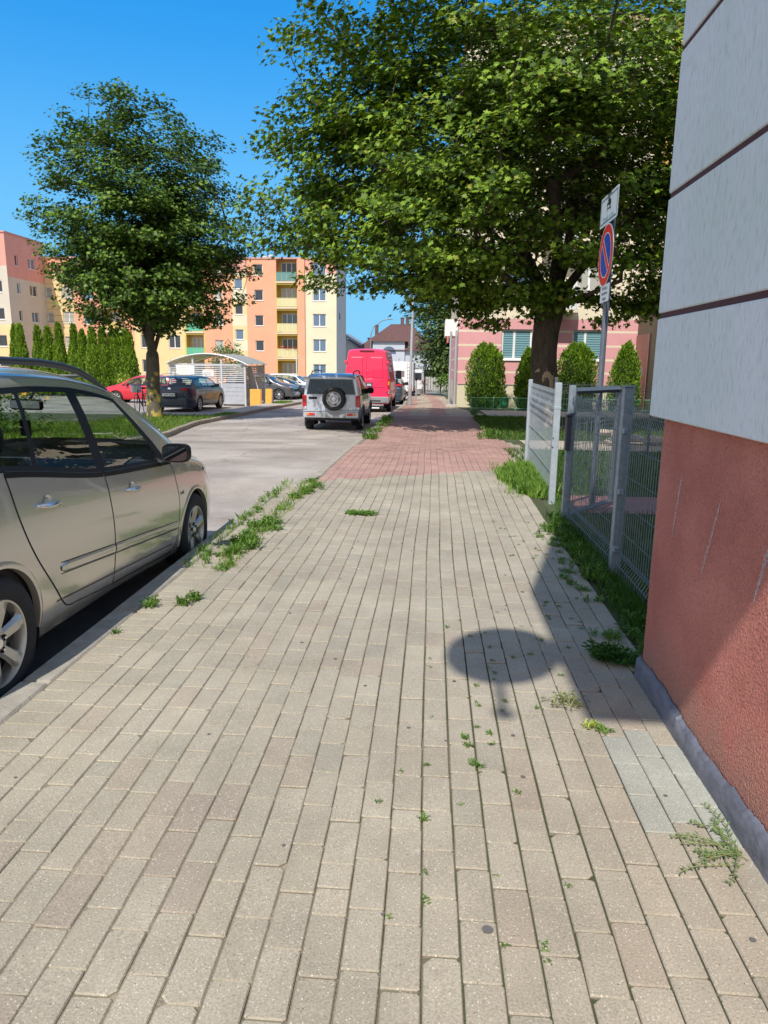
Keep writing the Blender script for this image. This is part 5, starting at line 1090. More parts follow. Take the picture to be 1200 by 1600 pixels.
class Car:
    def __init__(s,P): s.P=P; s.ft=pchip([0,.08,.3,.55,.85,1],[.915,.955,.988,1,.985,.962])
    def section(s,yb,yt):
        P=s.P; top=P['top'](yt); topb=P['top'](yb); zb=min(P['belt'](yb),topb-.05,top-.035); z0=P['bot'](yb); hw=P['hw'](yb)
        pts=[]; NL=P.get('NL',10)
        for i in range(NL+1):
            t=i/NL; pts.append((hw*s.ft(t),yb,z0+(zb-z0)*t))
        hr=min(P['hr'],(top-zb)*.55); zE=top-hr; xb=hw*.962-.008; hwt=P['hw'](yt); xe=min(xb,hwt*.962)-P['tum']*(zE-zb)
        m=min(.03,(zE-zb)*.12); gv=[0,m/(zE-zb),.35,.68,1-m/(zE-zb),1]
        for v in gv[1:]: 
            bow=.018*math.sin(math.pi*v); pts.append((xb+(xe-xb)*v+bow,yb+(yt-yb)*v,zb+(zE-zb)*v))
        NR_=P.get('NR',8)
        for i in range(1,NR_+1):
            a=math.pi/2*(i/NR_)**.85; pts.append((xe*math.cos(a)**.75 if i<NR_ else 0,yt,zE+hr*math.sin(a)**.8))
        return pts
    def side_x(s,y,z):
        P=s.P; zb=P['belt'](y); z0=P['bot'](y); t=(z-z0)/(zb-z0)
        return P['hw'](y)*s.ft(min(1,max(0,t)))
    def build(s,root,body,glass=None,rearglass=None,doors=()):
        P=s.P; NL=P.get('NL',10); NR_=P.get('NR',8); sta=[]; flags=[]
        sep=P['sep']; ds=P.get('ds',.1)
        for i in range(len(sep)-1):
            a,b=sep[i],sep[i+1]; n=max(1,int(round(max(b[0]-a[0],b[1]-a[1])/ds)))
            for k in range(n): t=k/n; sta.append((a[0]+(b[0]-a[0])*t,a[1]+(b[1]-a[1])*t)); flags.append((a[2],a[3]))
        sta.append(sep[-1][:2]); S_=[s.section(*q) for q in sta]; n=len(sta); m=len(S_[0])
        wh=P['wheels']
        # wheel arches: pull rim vertices out to the arch circle, drop what lies inside
        ins=[[False]*m for _ in range(n)]
        for i in range(n):
            for j in range(NL+1):
                x,y,z=S_[i][j]
                for (wy,wz,wr) in wh:
                    if math.hypot(y-wy,z-wz)<wr: ins[i][j]=(wy,wz,wr)
        drop=set()
        for i in range(n-1):
            for j in range(NL):
                q=[ins[i][j],ins[i+1][j],ins[i+1][j+1],ins[i][j+1]]
                if all(q): drop.add((i,j))
        for i in range(n):
            for j in range(NL+1):
                if ins[i][j]:
                    adj=[(a,b) for a in (i-1,i) for b in (j-1,j) if 0<=a<n-1 and 0<=b<NL]
                    if any(q not in drop for q in adj):
                        wy,wz,wr=ins[i][j]; x,y,z=S_[i][j]; d=math.hypot(y-wy,z-wz) or .01; ny,nz=wy+(y-wy)*wr/d,wz+(z-wz)*wr/d
                        S_[i][j]=(x,ny,nz)
        kinds={}
        def put(kind,pts,flip):
            d=kinds.setdefault(kind,(MB(),{}))
            ids=[]
            for p in pts:
                k=(round(p[0],5),round(p[1],5),round(p[2],5))
                if k not in d[1]: d[1][k]=len(d[0].v); d[0].v.append(p)
                ids.append(d[1][k])
            if len(set(ids))<3: return
            f=[]; 
            for q in ids:
                if q not in f: f.append(q)
            d[0].f.append(f[::-1] if flip else f); d[0].m.append(0); d[0].c.append(None)
        for i in range(n-1):
            sf,tf=flags[i]
            for j in range(m-1):
                if (i,j) in drop: continue
                kind='body'
                if j>=NL and j<NL+5:
                    g=j-NL
                    if sf=='g': kind='side_window' if 1<=g<=3 else 'frame'
                    elif sf=='f': kind='frame'
                elif j>=NL+5:
                    if tf=='w' and j>=NL+6: kind='windshield'
                    if tf=='R' and j>=NL+6: kind='rear_window'
                elif doors:
                    c=[(S_[i][j][k]+S_[i+1][j+1][k])/2 for k in range(3)]
                    for di,poly in enumerate(doors):
                        if inpoly(c[1],c[2],poly): kind=('door',di)
                for sgn in (1,-1):
                    pts=[S_[i][j],S_[i+1][j],S_[i+1][j+1],S_[i][j+1]]
                    kk=kind
                    if sgn<0: pts=[(-p[0],p[1],p[2]) for p in pts]
                    if isinstance(kind,tuple): kk=kind+(sgn,)
                    if kind=='side_window': kk=('side_window',sgn)
                    put(kk,pts,sgn<0)
        for e in (0,n-1):   # end caps in horizontal strips
            for j in range(m-1):
                a,b=S_[e][j],S_[e][j+1]; pts=[a,b,(-b[0],b[1],b[2]),(-a[0],a[1],a[2])]; put('body',pts,e==n-1)
        out={}
        for k,(mb,_) in kinds.items():
            nm=k if isinstance(k,str) else k[0]
            mt={'body':body,'frame':TRIM,'side_window':glass or GL,'windshield':GL if glass is None else glass,'rear_window':rearglass or glass or GL,'door':body}[nm]
            nm={'frame':'window_frame'}.get(nm,nm)
            out[k]=mb.build(nm,mt,root,True,42)
        # wheel wells and floor
        for (wy,wz,wr) in wh:
            for sg in (1,-1):
                w=MB()
                xo=P['hw'](wy)*.985; N=20; vs=[];fs=[]
                for k in range(N+1):
                    a=math.radians(-25)+math.radians(230)*k/N
                    for xx in (xo-.012,xo-.30): vs.append((sg*xx,wy+(wr+.004)*math.cos(a),wz+(wr+.004)*math.sin(a)))
                for k in range(N): fs.append((2*k,2*k+1,2*k+3,2*k+2))
                w.add(vs,fs); w.add([(sg*(xo-.30),wy+(wr+.004)*math.cos(math.radians(-25)+math.radians(230)*k/N),wz+(wr+.004)*math.sin(math.radians(-25)+math.radians(230)*k/N)) for k in range(N+1)],[tuple(range(N+1))]); w.build('wheel_well',UNDER,root)
        f=MB(); ys=[p[0] for p in sta]; 
        f.box(-P['hw'](P['L']/2)*.86,P['hw'](P['L']/2)*.86,.25,P['L']-.3,P['bot'](P['L']/2)+.01,P['bot'](P['L']/2)+.05); f.build('floor_pan',UNDER,root)
        s.sta=sta; s.S=S_; return out
def inpoly(x,y,poly):
    c=False; n=len(poly); j=n-1
    for i in range(n):
        if (poly[i][1]>y)!=(poly[j][1]>y) and x<(poly[j][0]-poly[i][0])*(y-poly[i][1])/(poly[j][1]-poly[i][1])+poly[i][0]: c=not c
        j=i
    return c
def arch_lip(root,car,wheels,mt,sides=(1,),w=.03,out=.006):
    for (wy,wz,wr) in wheels:
        for sg in sides:
            mb=MB(); vs=[];N=36
            for k in range(N+1):
                a=math.radians(-8)+math.radians(196)*k/N
                for (dr,dx) in ((-.004,-.03),(-.002,out),(w*.4,out+.002),(w,.001)):
                    y=wy+(wr+dr)*math.cos(a); z=wz+(wr+dr)*math.sin(a); vs.append((sg*(car.side_x(y,max(z,car.P['bot'](y)))+dx),y,z))
            mb.add(vs,[(k*4+j,k*4+j+1,(k+1)*4+j+1,(k+1)*4+j) if sg<0 else (k*4+j+1,k*4+j,(k+1)*4+j,(k+1)*4+j+1) for k in range(N) for j in range(3)]); mb.build('arch_trim',mt,root,True,60)
def seat(root,x,y,z,mt,name='seat',w=.5,hd=True,sc=1):
    mb=MB(); mb.box(x-w/2,x+w/2,y,y+.5*sc,z,z+.16,0,.05)
    M=Matrix.Translation((x,y-.02,z+.42))@Matrix.Rotation(R(14),4,'X'); mb.rbox(M,w*.96,.15,.62*sc,0,.05)
    s_=mb.build(name,mt,root,True,60)
    if hd: h=MB(); h.rbox(Matrix.Translation((x,y-.14,z+.84*sc))@Matrix.Rotation(R(8),4,'X'),.27,.10,.19,0,.04); h.build('headrest',mt,s_,True,60)
# ---------------------------------------------------------------- the silver people carrier beside the kerb
def near_car():
    Y0=2.2; ox=-2.815
    root=thing('parked_car','silver beige people carrier parked at the kerb, nearest car, cut off by the left edge','car',(ox,Y0,0))
    Yl=lambda L:[(a-Y0,b) for a,b in L]
    top=[(2.2,.80),(2.26,1.0),(2.36,1.2),(2.6,1.40),(3.0,1.465),(3.6,1.47),(4.1,1.452),(4.5,1.405),(4.78,1.345),(5.05,1.225),(5.3,1.07),(5.5,.915),(5.62,.83),(5.8,.765),(6.05,.69),(6.25,.60),(6.38,.47),(6.44,.30),(6.47,.10)]
    belt=[(2.2,1.04),(3.1,.972),(4.12,.822),(4.92,.765),(5.4,.73),(5.8,.66),(6.2,.54),(6.47,.3)]
    bot=[(2.2,.10),(3.2,.075),(4.2,.055),(5.2,.0),(6.0,-.03),(6.47,-.04)]
    hw=[(2.2,.70),(2.3,.80),(2.6,.868),(3.4,.885),(5.4,.885),(5.9,.875),(6.2,.835),(6.38,.75),(6.47,.60)]
    f=lambda L:pchip([a-Y0 for a,b in L],[b for a,b in L])
    P=dict(L=4.27,top=f(top),belt=f(belt),bot=f(bot),hw=f(hw),hr=.125,tum=.42,NL=22,NR=9,ds=.045,
      wheels=[(2.945-Y0,.205,.350),(5.67-Y0,.105,.350)],
      sep=[(0,0.0,'b','b'),(.10,.14,'b','R'),(.35,.48,'f','r'),(.62,.72,'g','r'),(1.175,1.34,'f','r'),(1.22,1.38,'g','r'),(1.86,1.92,'f','r'),(1.97,2.04,'g','r'),(2.86,2.50,'f','r'),(2.98,2.57,'b','w'),(3.42,3.36,'b','b'),(4.27,4.27,'b','b')])
    silver=mat('silver_beige_paint',(.66,.615,.535),.22,.58,coat=1.0)
    car=Car(P)
    rd=[(3.12-Y0,1.0),(3.16-Y0,.75),(3.27-Y0,.52),(3.42-Y0,.33),(3.53-Y0,.215),(3.62-Y0,.20),(4.14-Y0,.16),(4.15-Y0,.95)]
    fd=[(4.15-Y0,.95),(4.14-Y0,.16),(5.16-Y0,.07),(5.27-Y0,.12),(5.31-Y0,.45),(5.24-Y0,.72),(5.0-Y0,.80)]
    out=car.build(root,silver,doors=[rd,fd])
    def on(y,z,d=0.0): return Vector((car.side_x(y,z)+d,y,z))
    # seams as dark shadow gaps
    def ribbon(pts,w,d,name,mt,parent,n=60):
        # densify polyline
        L=[Vector((p[0],p[1])) for p in pts]; seg=[(L[i+1]-L[i]).length for i in range(len(L)-1)]; T=sum(seg); out_=[]
        for k in range(n+1):
            t=T*k/n; i=0
            while i<len(seg)-1 and t>seg[i]: t-=seg[i]; i+=1
            out_.append(L[i].lerp(L[i+1],min(1,t/seg[i])))
        vs=[]
        for k in range(n+1):
            a=out_[max(0,k-1)];b=out_[min(n,k+1)]; dd=(b-a).normalized(); nn=Vector((-dd.y,dd.x))
            for q in (-1,1): p=out_[k]+nn*q*w/2; vs.append(on(p.x,p.y,d))
        mb=MB(); mb.add(vs,[(2*k,2*k+1,2*k+3,2*k+2) for k in range(n)]); return mb.build(name,mt,parent)
    def sm(pts,it=3):
        for _ in range(it):
            q=[pts[0]]
            for a,b in zip(pts,pts[1:]): q+=[(a[0]*.75+b[0]*.25,a[1]*.75+b[1]*.25),(a[0]*.25+b[0]*.75,a[1]*.25+b[1]*.75)]
            pts=q+[pts[-1]]
        return pts
    SEAM=mat('door_gap',(.004,.004,.004),.9)
    rdo=out.get(('door',0,1)); fdo=out.get(('door',1,1))
    s1=sm([(3.125-Y0,.965),(3.155-Y0,.78),(3.25-Y0,.55),(3.42-Y0,.34),(3.54-Y0,.19),(3.60-Y0,.165),(3.7-Y0,.158)])+[(4.145-Y0,.115)]
    ribbon(s1,.0085,.0015,'door_gap',SEAM,rdo,90)
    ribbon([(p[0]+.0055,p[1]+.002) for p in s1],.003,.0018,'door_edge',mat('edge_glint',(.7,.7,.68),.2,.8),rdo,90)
    ribbon(sm([(4.115-Y0,.83),(4.13-Y0,.7),(4.15-Y0,.5),(4.15-Y0,.115)]),.0075,.0015,'door_gap',SEAM,fdo,60)
    ribbon([(4.145-Y0,.115),(5.05-Y0,.055)]+sm([(5.05-Y0,.055),(5.2-Y0,.05),(5.26-Y0,.13),(5.30-Y0,.42),(5.24-Y0,.66),(5.17-Y0,.76)]),.0065,.0015,'door_gap',SEAM,fdo,110)
    # belt strip, rub strips
    for a,b,o in ((3.13,4.10,rdo),(4.125,5.03,fdo)):
        mb=MB(); n=14; vs=[]
        for k in range(n+1):
            y=(a+(b-a)*k/n)-Y0; z=P['belt'](y)-.012; x=car.side_x(y,z)
            vs+=[(x+.001,y,z-.014),(x+.006,y,z-.010),(x+.003,y,z+.016),(x-.012,y,z+.022)]
        mb.add(vs,[(k*4+j,(k+1)*4+j,(k+1)*4+j+1,k*4+j+1) for k in range(n) for j in range(3)]); mb.build('belt_strip',TRIM,o,True)
    for a,za,b,zb_,o in ((3.50,.405,4.135,.345,rdo),(4.16,.343,5.24,.245,fdo)):
        mb=MB(); n=20; vs=[]; K=7; h=.032
        for k in range(n+1):
            y=(a+(b-a)*k/n)-Y0; zc=za+(zb_-za)*k/n; e=1.0
            if o is rdo and k==0: e=.45
            if o is rdo and k==1: e=.85
            for j in range(K): t=-1+2*j/(K-1); z=zc+t*h*e; vs.append((car.side_x(y,z)+.012*(1-abs(t)**4)*(.6 if k==0 else 1)-.001,y,z))
        mb.add(vs,[(k*K+j,(k+1)*K+j,(k+1)*K+j+1,k*K+j+1) for k in range(n) for j in range(K-1)]); mb.build('rub_strip',silver,o,True,60)
        ribbon([(a-Y0,za+h*.98),(b-Y0,zb_+h*.98)],.004,.0014,'strip_gap',SEAM,o,12)
        ribbon([(a-Y0,za-h*.98),(b-Y0,zb_-h*.98)],.004,.0014,'strip_gap',SEAM,o,12)
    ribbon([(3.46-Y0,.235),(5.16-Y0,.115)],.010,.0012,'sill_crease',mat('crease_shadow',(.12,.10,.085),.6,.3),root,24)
    arch_lip(root,car,P['wheels'],silver)
    # handles
    for (y,z,o) in ((3.43-Y0,.765,rdo),(4.46-Y0,.665,fdo)):
        x=car.side_x(y,z); mb=MB()
        mb.lathe([(.0,-.003),(.030,-.002),(.040,.0015)],24,basis((x-.001,y,z),(0,1,0),(0,0,1),(1,0,0))@Matrix.Diagonal((1.15,1.2,1,1)))
        pts=[(x-.004,y-.085,z+.004),(x+.022,y-.075,z+.003),(x+.034,y-.04,z),(x+.036,y,z-.001),(x+.034,y+.04,z-.003),(x+.024,y+.07,z-.005),(x-.002,y+.085,z-.006)]
        mb.tube(pts,[.010,.014,.0155,.016,.0155,.014,.009],12); mb.build('handle',mat('chrome_satin',(.66,.66,.66),.2,.9),o,True,60)
        c=MB(); c.lathe([(.034,.0),(.03,-.004),(.0,-.009)],20,basis((x+.002,y-.0,z-.0),(0,1,0),(0,0,1),(1,0,0))); c.build('handle_recess',silver,o,True)
    # mirror
    mm=MB(); mx=.885+.10; my=4.97-Y0; mz=.835
    prof=[(0,.0,.0,.72),(-.005,.0,.0,.95),(.03,.0,.0,1.0),(.07,.0,.0,.93),(.105,-.0,.0,.72),(.125,-.0,.0,.4)]
    vs=[];K=20
    for (dy,dx,dz,sc) in prof:
        for k in range(K):
            a=2*math.pi*k/K; cx=math.copysign(abs(math.cos(a))**.55,math.cos(a)); cz=math.copysign(abs(math.sin(a))**.55,math.sin(a)); vs.append((mx+dx+cx*.102*sc,my+dy,mz+dz+cz*.070*sc))
    fs=[(i*K+k,(i+1)*K+k,(i+1)*K+(k+1)%K,i*K+(k+1)%K) for i in range(len(prof)-1) for k in range(K)]+[tuple(range((len(prof)-1)*K,len(prof)*K))]
    mm.add(vs,fs); mo=mm.build('mirror',TRIM,root,True,50)
    g=MB(); g.add([(mx+math.copysign(abs(math.cos(a))**.55,math.cos(a))*.088,my-.009,mz+math.copysign(abs(math.sin(a))**.55,math.sin(a))*.054) for a in [2*math.pi*k/K for k in range(K)]],[tuple(range(K))]); g.build('mirror_glass',mat('mirror_glass',(.30,.33,.36),.03,1.0),mo)
    a=MB(); a.tube([(mx-.06,my+.03,mz-.06),(mx-.12,my+.05,mz-.075),(mx-.17,my+.05,mz-.06)],[.022,.024,.03],10); a.build('mirror_arm',TRIM,mo,True)
    # roof rails (both sides)
    for sg in (1,-1):
        mb=MB(); pts=[];rs=[]
        for (Y,z) in [(2.35,1.34),(2.5,1.41),(2.7,1.455),(3.0,1.482),(3.5,1.492),(3.9,1.482),(4.15,1.462),(4.35,1.43),(4.5,1.385),(4.62,1.34),(4.72,1.30)]:
            pts.append((sg*(.615 if Y<4.5 else .615+.05*(Y-4.5)),Y-Y0,z-.012)); rs.append(.021)
        rs[0]=.01; rs[-1]=.006; rs[-2]=.013; mb.tube(pts,rs,10)
        for Y in (3.42,2.6): mb.rbox(Matrix.Translation((sg*.612,Y-Y0,1.465 if Y>3 else 1.43)),.03,.075,.075,0,.01)
        mb.build('roof_rail',mat('rail_grey',(.065,.075,.09),.38,.3),root,True,60)
    # wheels
    for (y,z) in ((2.945-Y0,.205),(5.67-Y0,.105)):
        wheel(root,y,.880,z,.312,.20,.208,6,1,mat('alloy_warm',(.56,.54,.50),.34,.75),detail=2); wheel(root,y,-.880,z,.312,.20,.208,6,-1,detail=1)
    # headlight on this side, side badge
    mb=MB(); vs=[]; n=10
    for k in range(n+1):
        y=6.0-Y0+.34*k/n; zt=P['top'](y)-.11; 
        for (q,dd) in ((0,.002),(.5,.008),(1,.002)): z=zt-.10*q*(.4+.6*k/n); vs.append(tuple(on(y,z,dd)))
    mb.add(vs,[(k*3+j,(k+1)*3+j,(k+1)*3+j+1,k*3+j+1) for k in range(n) for j in range(2)]); mb.build('headlight',HEAD,root,True)
    b=MB(); M=lambda z,y:0
    text('side_badge','D-4D',.036,basis((car.side_x(5.36-Y0,.50)+.002,5.36-Y0,.475),(0,1,0),(0,0,1),(1,0,0)),mat('badge_dark',(.03,.03,.03),.3,.5),root,ext=.001)
    # interior
    I=DARKIN
    d=MB(); d.box(-.72,.72,4.75-Y0,5.35-Y0,.35,.74,0,.06); d.rbox(Matrix.Translation((-.35,4.74-Y0,.72)),.42,.16,.13,0,.04); da=d.build('dashboard',I,root,True,50)
    sw=MB(); cM=Matrix.Translation((-.36,4.52-Y0,.73))@Matrix.Rotation(R(-68),4,'X')
    ring=[cM@Vector((.185*math.cos(t),.185*math.sin(t),0)) for t in np.linspace(0,2*math.pi,25)]; sw.tube(ring,.014,6,cap=False); sw.tube([cM@Vector((-.18,0,0)),cM@Vector((.18,0,0))],.02,6); sw.tube([cM@Vector((0,0,0)),cM@Vector((0,-.05,-.25))],.03,6); sw.build('steering_wheel',TRIM,root,True)
    CL=mat('seat_cloth',(.055,.055,.06),.9)
    for x in (-.36,.36): seat(root,x,3.85-Y0,.22,CL)
    for x in (-.42,0,.42): seat(root,x,2.95-Y0,.30,CL,w=.42)
    tr=MB(); 
    for sg in (1,-1):
        tr.box(sg*.80-.02,sg*.80+.02,2.9-Y0,4.95-Y0,.15,.70,0,.01)
    tr.build('door_lining',I,root)
    m2=MB(); m2.rbox(Matrix.Translation((.0,4.82-Y0,1.175))@Matrix.Rotation(R(-4),4,'Z'),.25,.035,.075,0,.017); mr_=m2.build('interior_mirror',TRIM,root,True,50)
    m3=MB(); m3.rbox(Matrix.Translation((.0,4.80-Y0,1.175))@Matrix.Rotation(R(-4),4,'Z'),.22,.008,.055,0,.003); m3.build('mirror_glass',mat('mirror_glass'),mr_); m4=MB(); m4.tube([(0,4.85-Y0,1.19),(0,4.93-Y0,1.27)],.012,6); m4.build('mirror_stalk',TRIM,mr_)
    hg=MB(); hg.tube([(.0,4.78-Y0,1.15),(.0,4.78-Y0,1.07)],.004,5); hg.box(-.04,.04,4.775-Y0,4.785-Y0,.96,1.07,0,.004); hg.build('hanging_card',TRIM,root)
    hl=MB(); hl.box(-.55,.55,2.7-Y0,4.55-Y0,1.375,1.39,0,.004); hl.build('headliner',mat('headliner',(.22,.22,.21),.9),root)
    st=MB(); st.rbox(Matrix.Translation((.845,5.06-Y0,.985))@Matrix.Rotation(R(-40),4,'X'),.003,.035,.012); st.build('sticker',PLATE,root)
near_car()

def simple_car(name,label,loc,rz,P,body,glass=None,cat='car',group=None,wr=.32,wx=None,seats=True,style='alloy',rimmat=None,spokes=7,rearglass=None):
    root=thing(name,label,cat,loc,rz,group); c=Car(P); out=c.build(root,body,glass=glass,rearglass=rearglass)
    for (y,z,_) in P['wheels']:
        for sg in (1,-1): wheel(root,y,sg*(P['hw'](y)-.012),z,wr,.2,wr*.66,spokes,sg,rimmat,style,0)
    if seats:
        for x in (-.36,.36): seat(root,x,P['L']*.46,P['wheels'][0][1]+.12,DARKIN,sc=.95)
        rb=MB(); rb.box(-.6,.6,P['L']*.28,P['L']*.28+.12,.45,P['belt'](P['L']*.3)+.10,0,.05); rb.build('seat',DARKIN,root,True)
        ds_=MB(); ds_.box(-.68,.68,P['L']*.62,P['L']*.62+.5,.45,P['belt'](P['L']*.6)-.04,0,.05); ds_.build('dashboard',DARKIN,root,True)
    return root,c
def mirror_pair(root,y,x,z,mt,sx=.11,sz=.085):
    for sg in (1,-1):
        mb=MB(); mb.rbox(Matrix.Translation((sg*(x+sx*.9),y,z)),sx*2,.12,sz*2,0,.035); mb.box(min(sg*(x-.05),sg*(x+.06)),max(sg*(x-.05),sg*(x+.06)),y-.02,y+.03,z-.05,z-.01); mb.build('mirror',mt,root,True,60)
def strip_seam(root,x0,x1,y,z0,z1,mt,name='seam'):
    mb=MB(); mb.box(x0,x1,y-.004,y-.001,z0,z1); return mb.build(name,mt,root)
def offroader():
    L=4.1; hwm=.85; H=1.66
    f=pchip
    P=dict(L=L,top=f([0,.06,.18,.5,1.2,2.0,2.35,2.75,3.0,3.5,3.95,4.1],[H-.15,H-.075,H-.03,H,H,H-.02,H-.1,1.20,1.10,1.06,.95,.55]),belt=f([0,1,2,2.9,3.6,4.1],[1.04,1.03,1.01,1.0,.92,.5]),bot=lambda y:.34,hw=f([0,.10,.6,3.5,3.95,4.1],[.80,.835,.85,.85,.80,.66]),hr=.07,tum=.20,NL=12,NR=6,ds=.09,
      wheels=[(.72,.335,.40),(3.2,.335,.40)],sep=[(0,.03,'b','r'),(.12,.22,'g','r'),(.72,.74,'f','r'),(.80,.82,'g','r'),(1.50,1.5,'f','r'),(1.58,1.58,'g','r'),(2.45,2.2,'b','r'),(2.5,2.3,'b','w'),(2.85,2.82,'b','b'),(4.1,4.1,'b','b')])
    silver=mat('silver_paint',(.50,.54,.60),.28,.3,coat=1)
    root,c=simple_car('offroad_car','silver off-roader with a spare wheel on its tail door, parked before the red van',(-2.87,20.3,ROAD(21)-.03),0,P,silver,wr=.335,style='steel',spokes=5,rearglass=GL)
    # tail door with window, tilted like the body end
    yf=-.008
    d=MB(); d.box(-.70,.70,-.018,.0,.62,1.045,0,.008); td=d.build('tail_door',silver,root,True)
    # rear glass sits on the raked upper part: from (y≈0,z=1.05) to (y≈.03,z=1.5)
    def quad(mb,x0,x1,z0,z1,off,xs=0):
        yy=lambda z:.0+ (z-1.0)*.05-off
        mb.add([(x0,yy(z0),z0),(x1,yy(z0),z0),(x1-xs,yy(z1),z1),(x0+xs,yy(z1),z1)],[(0,1,2,3)])
    g=MB(); quad(g,-.705,.705,1.06,1.50,.004,.085); gr=g.build('rear_window_frame',mat('window_black',(.01,.012,.015),.15,coat=1),root)
    g=MB(); quad(g,-.675,.675,1.085,1.475,.007,.08); g.build('rear_window',mat('rear_glass_blue',(.006,.022,.036),.05,0,spec=.45),gr)
    # reflections' worth of interior shapes: head restraints behind the glass
    hd=MB()
    for x in (-.45,.0,.45): hd.rbox(Matrix.Translation((x,.012,1.19)),.22,.01,.16,0,.004)
    # spare wheel
    wh=wheel(root,-.27+.0,0,1.0,.33,.21,.215,5,1,mat('steel_rim',(.46,.46,.47),.35,.7),style='steel',detail=1,name='spare_wheel')
    Mx=Matrix.Translation((.09,-.235,.925))@Matrix.Rotation(R(-90),4,'Z')
    bpy.context.view_layer.update()
    wh.matrix_local=Matrix.Translation((.10,-.235,.945))@Matrix.Rotation(R(-90),4,'Z')@Matrix.Translation((0,.27,-1.0))
    hb=MB(); hb.rbox(Matrix.Translation((.10,-.06,.945)),.2,.12,.2,0,.02); hb.build('spare_carrier',TRIM,root)
    h=MB(); h.box(-.64,-.40,-.035,-.018,.93,1.0,0,.006); h.build('handle',TRIM,td)
    bm=MB(); bm.box(-.80,.80,-.075,.10,.40,.60,0,.03); bm.box(-.80,.80,-.095,-.02,.585,.625,0,.012); b=bm.build('bumper',silver,root,True)
    bk=MB(); bk.box(-.42,.42,-.10,-.076,.42,.56,0,.005); bk.build('number_plate',mat('plate_dull',(.30,.31,.32),.5),b)
    lo=MB(); lo.box(-.76,.76,-.05,.12,.33,.40,0,.02); lo.build('bumper_skirt',TRIM,b)
    for sg in (1,-1):
        t=MB(); t.box(min(sg*.705,sg*.825),max(sg*.705,sg*.825),-.025,.05,.72,1.04,0,.015); tl=t.build('tail_light',TAIL,root,True)
        t=MB(); t.box(min(sg*.71,sg*.822),max(sg*.71,sg*.822),-.028,.048,.64,.717,0,.012); t.build('reversing_lens',CLR,tl,True)
        t=MB(); t.box(min(sg*.46,sg*.70),max(sg*.46,sg*.70),-.105,-.077,.475,.545,0,.006); fl=t.build('fog_light',TAIL,b,True)
        t=MB(); t.box(min(sg*.62,sg*.70),max(sg*.62,sg*.70),-.109,-.104,.48,.54,0,.002); t.build('indicator',AMB,fl)
        rr=MB(); rr.tube([(sg*.60,.25,1.61),(sg*.60,.4,1.70),(sg*.60,1.2,1.73),(sg*.60,2.0,1.70),(sg*.60,2.2,1.60)],[.016]*5,8); rr.build('roof_rail',TRIM,root,True)
        m=MB(); m.box(min(sg*.83,sg*.875),max(sg*.83,sg*.875),1.2,2.7,.42,.52,0,.015); m.build('side_cladding',mat('grey_cladding',(.22,.22,.23),.6),root,True)
    mirror_pair(root,2.45,.80,1.10,TRIM)
    arch_lip(root,c,P['wheels'],mat('grey_cladding'),(1,-1),.05,.022)
    text('tail_badge','4x4',.06,basis((.55,-.0195,.665),(1,0,0),(0,0,1),(0,-1,0)),CHR,root,ext=.001)
    w=MB(); w.tube([(-.02,-.012,1.06),(-.30,-.016,1.1),(-.36,-.02,1.14)],.008,5); w.build('wiper',TRIM,root)
offroader()
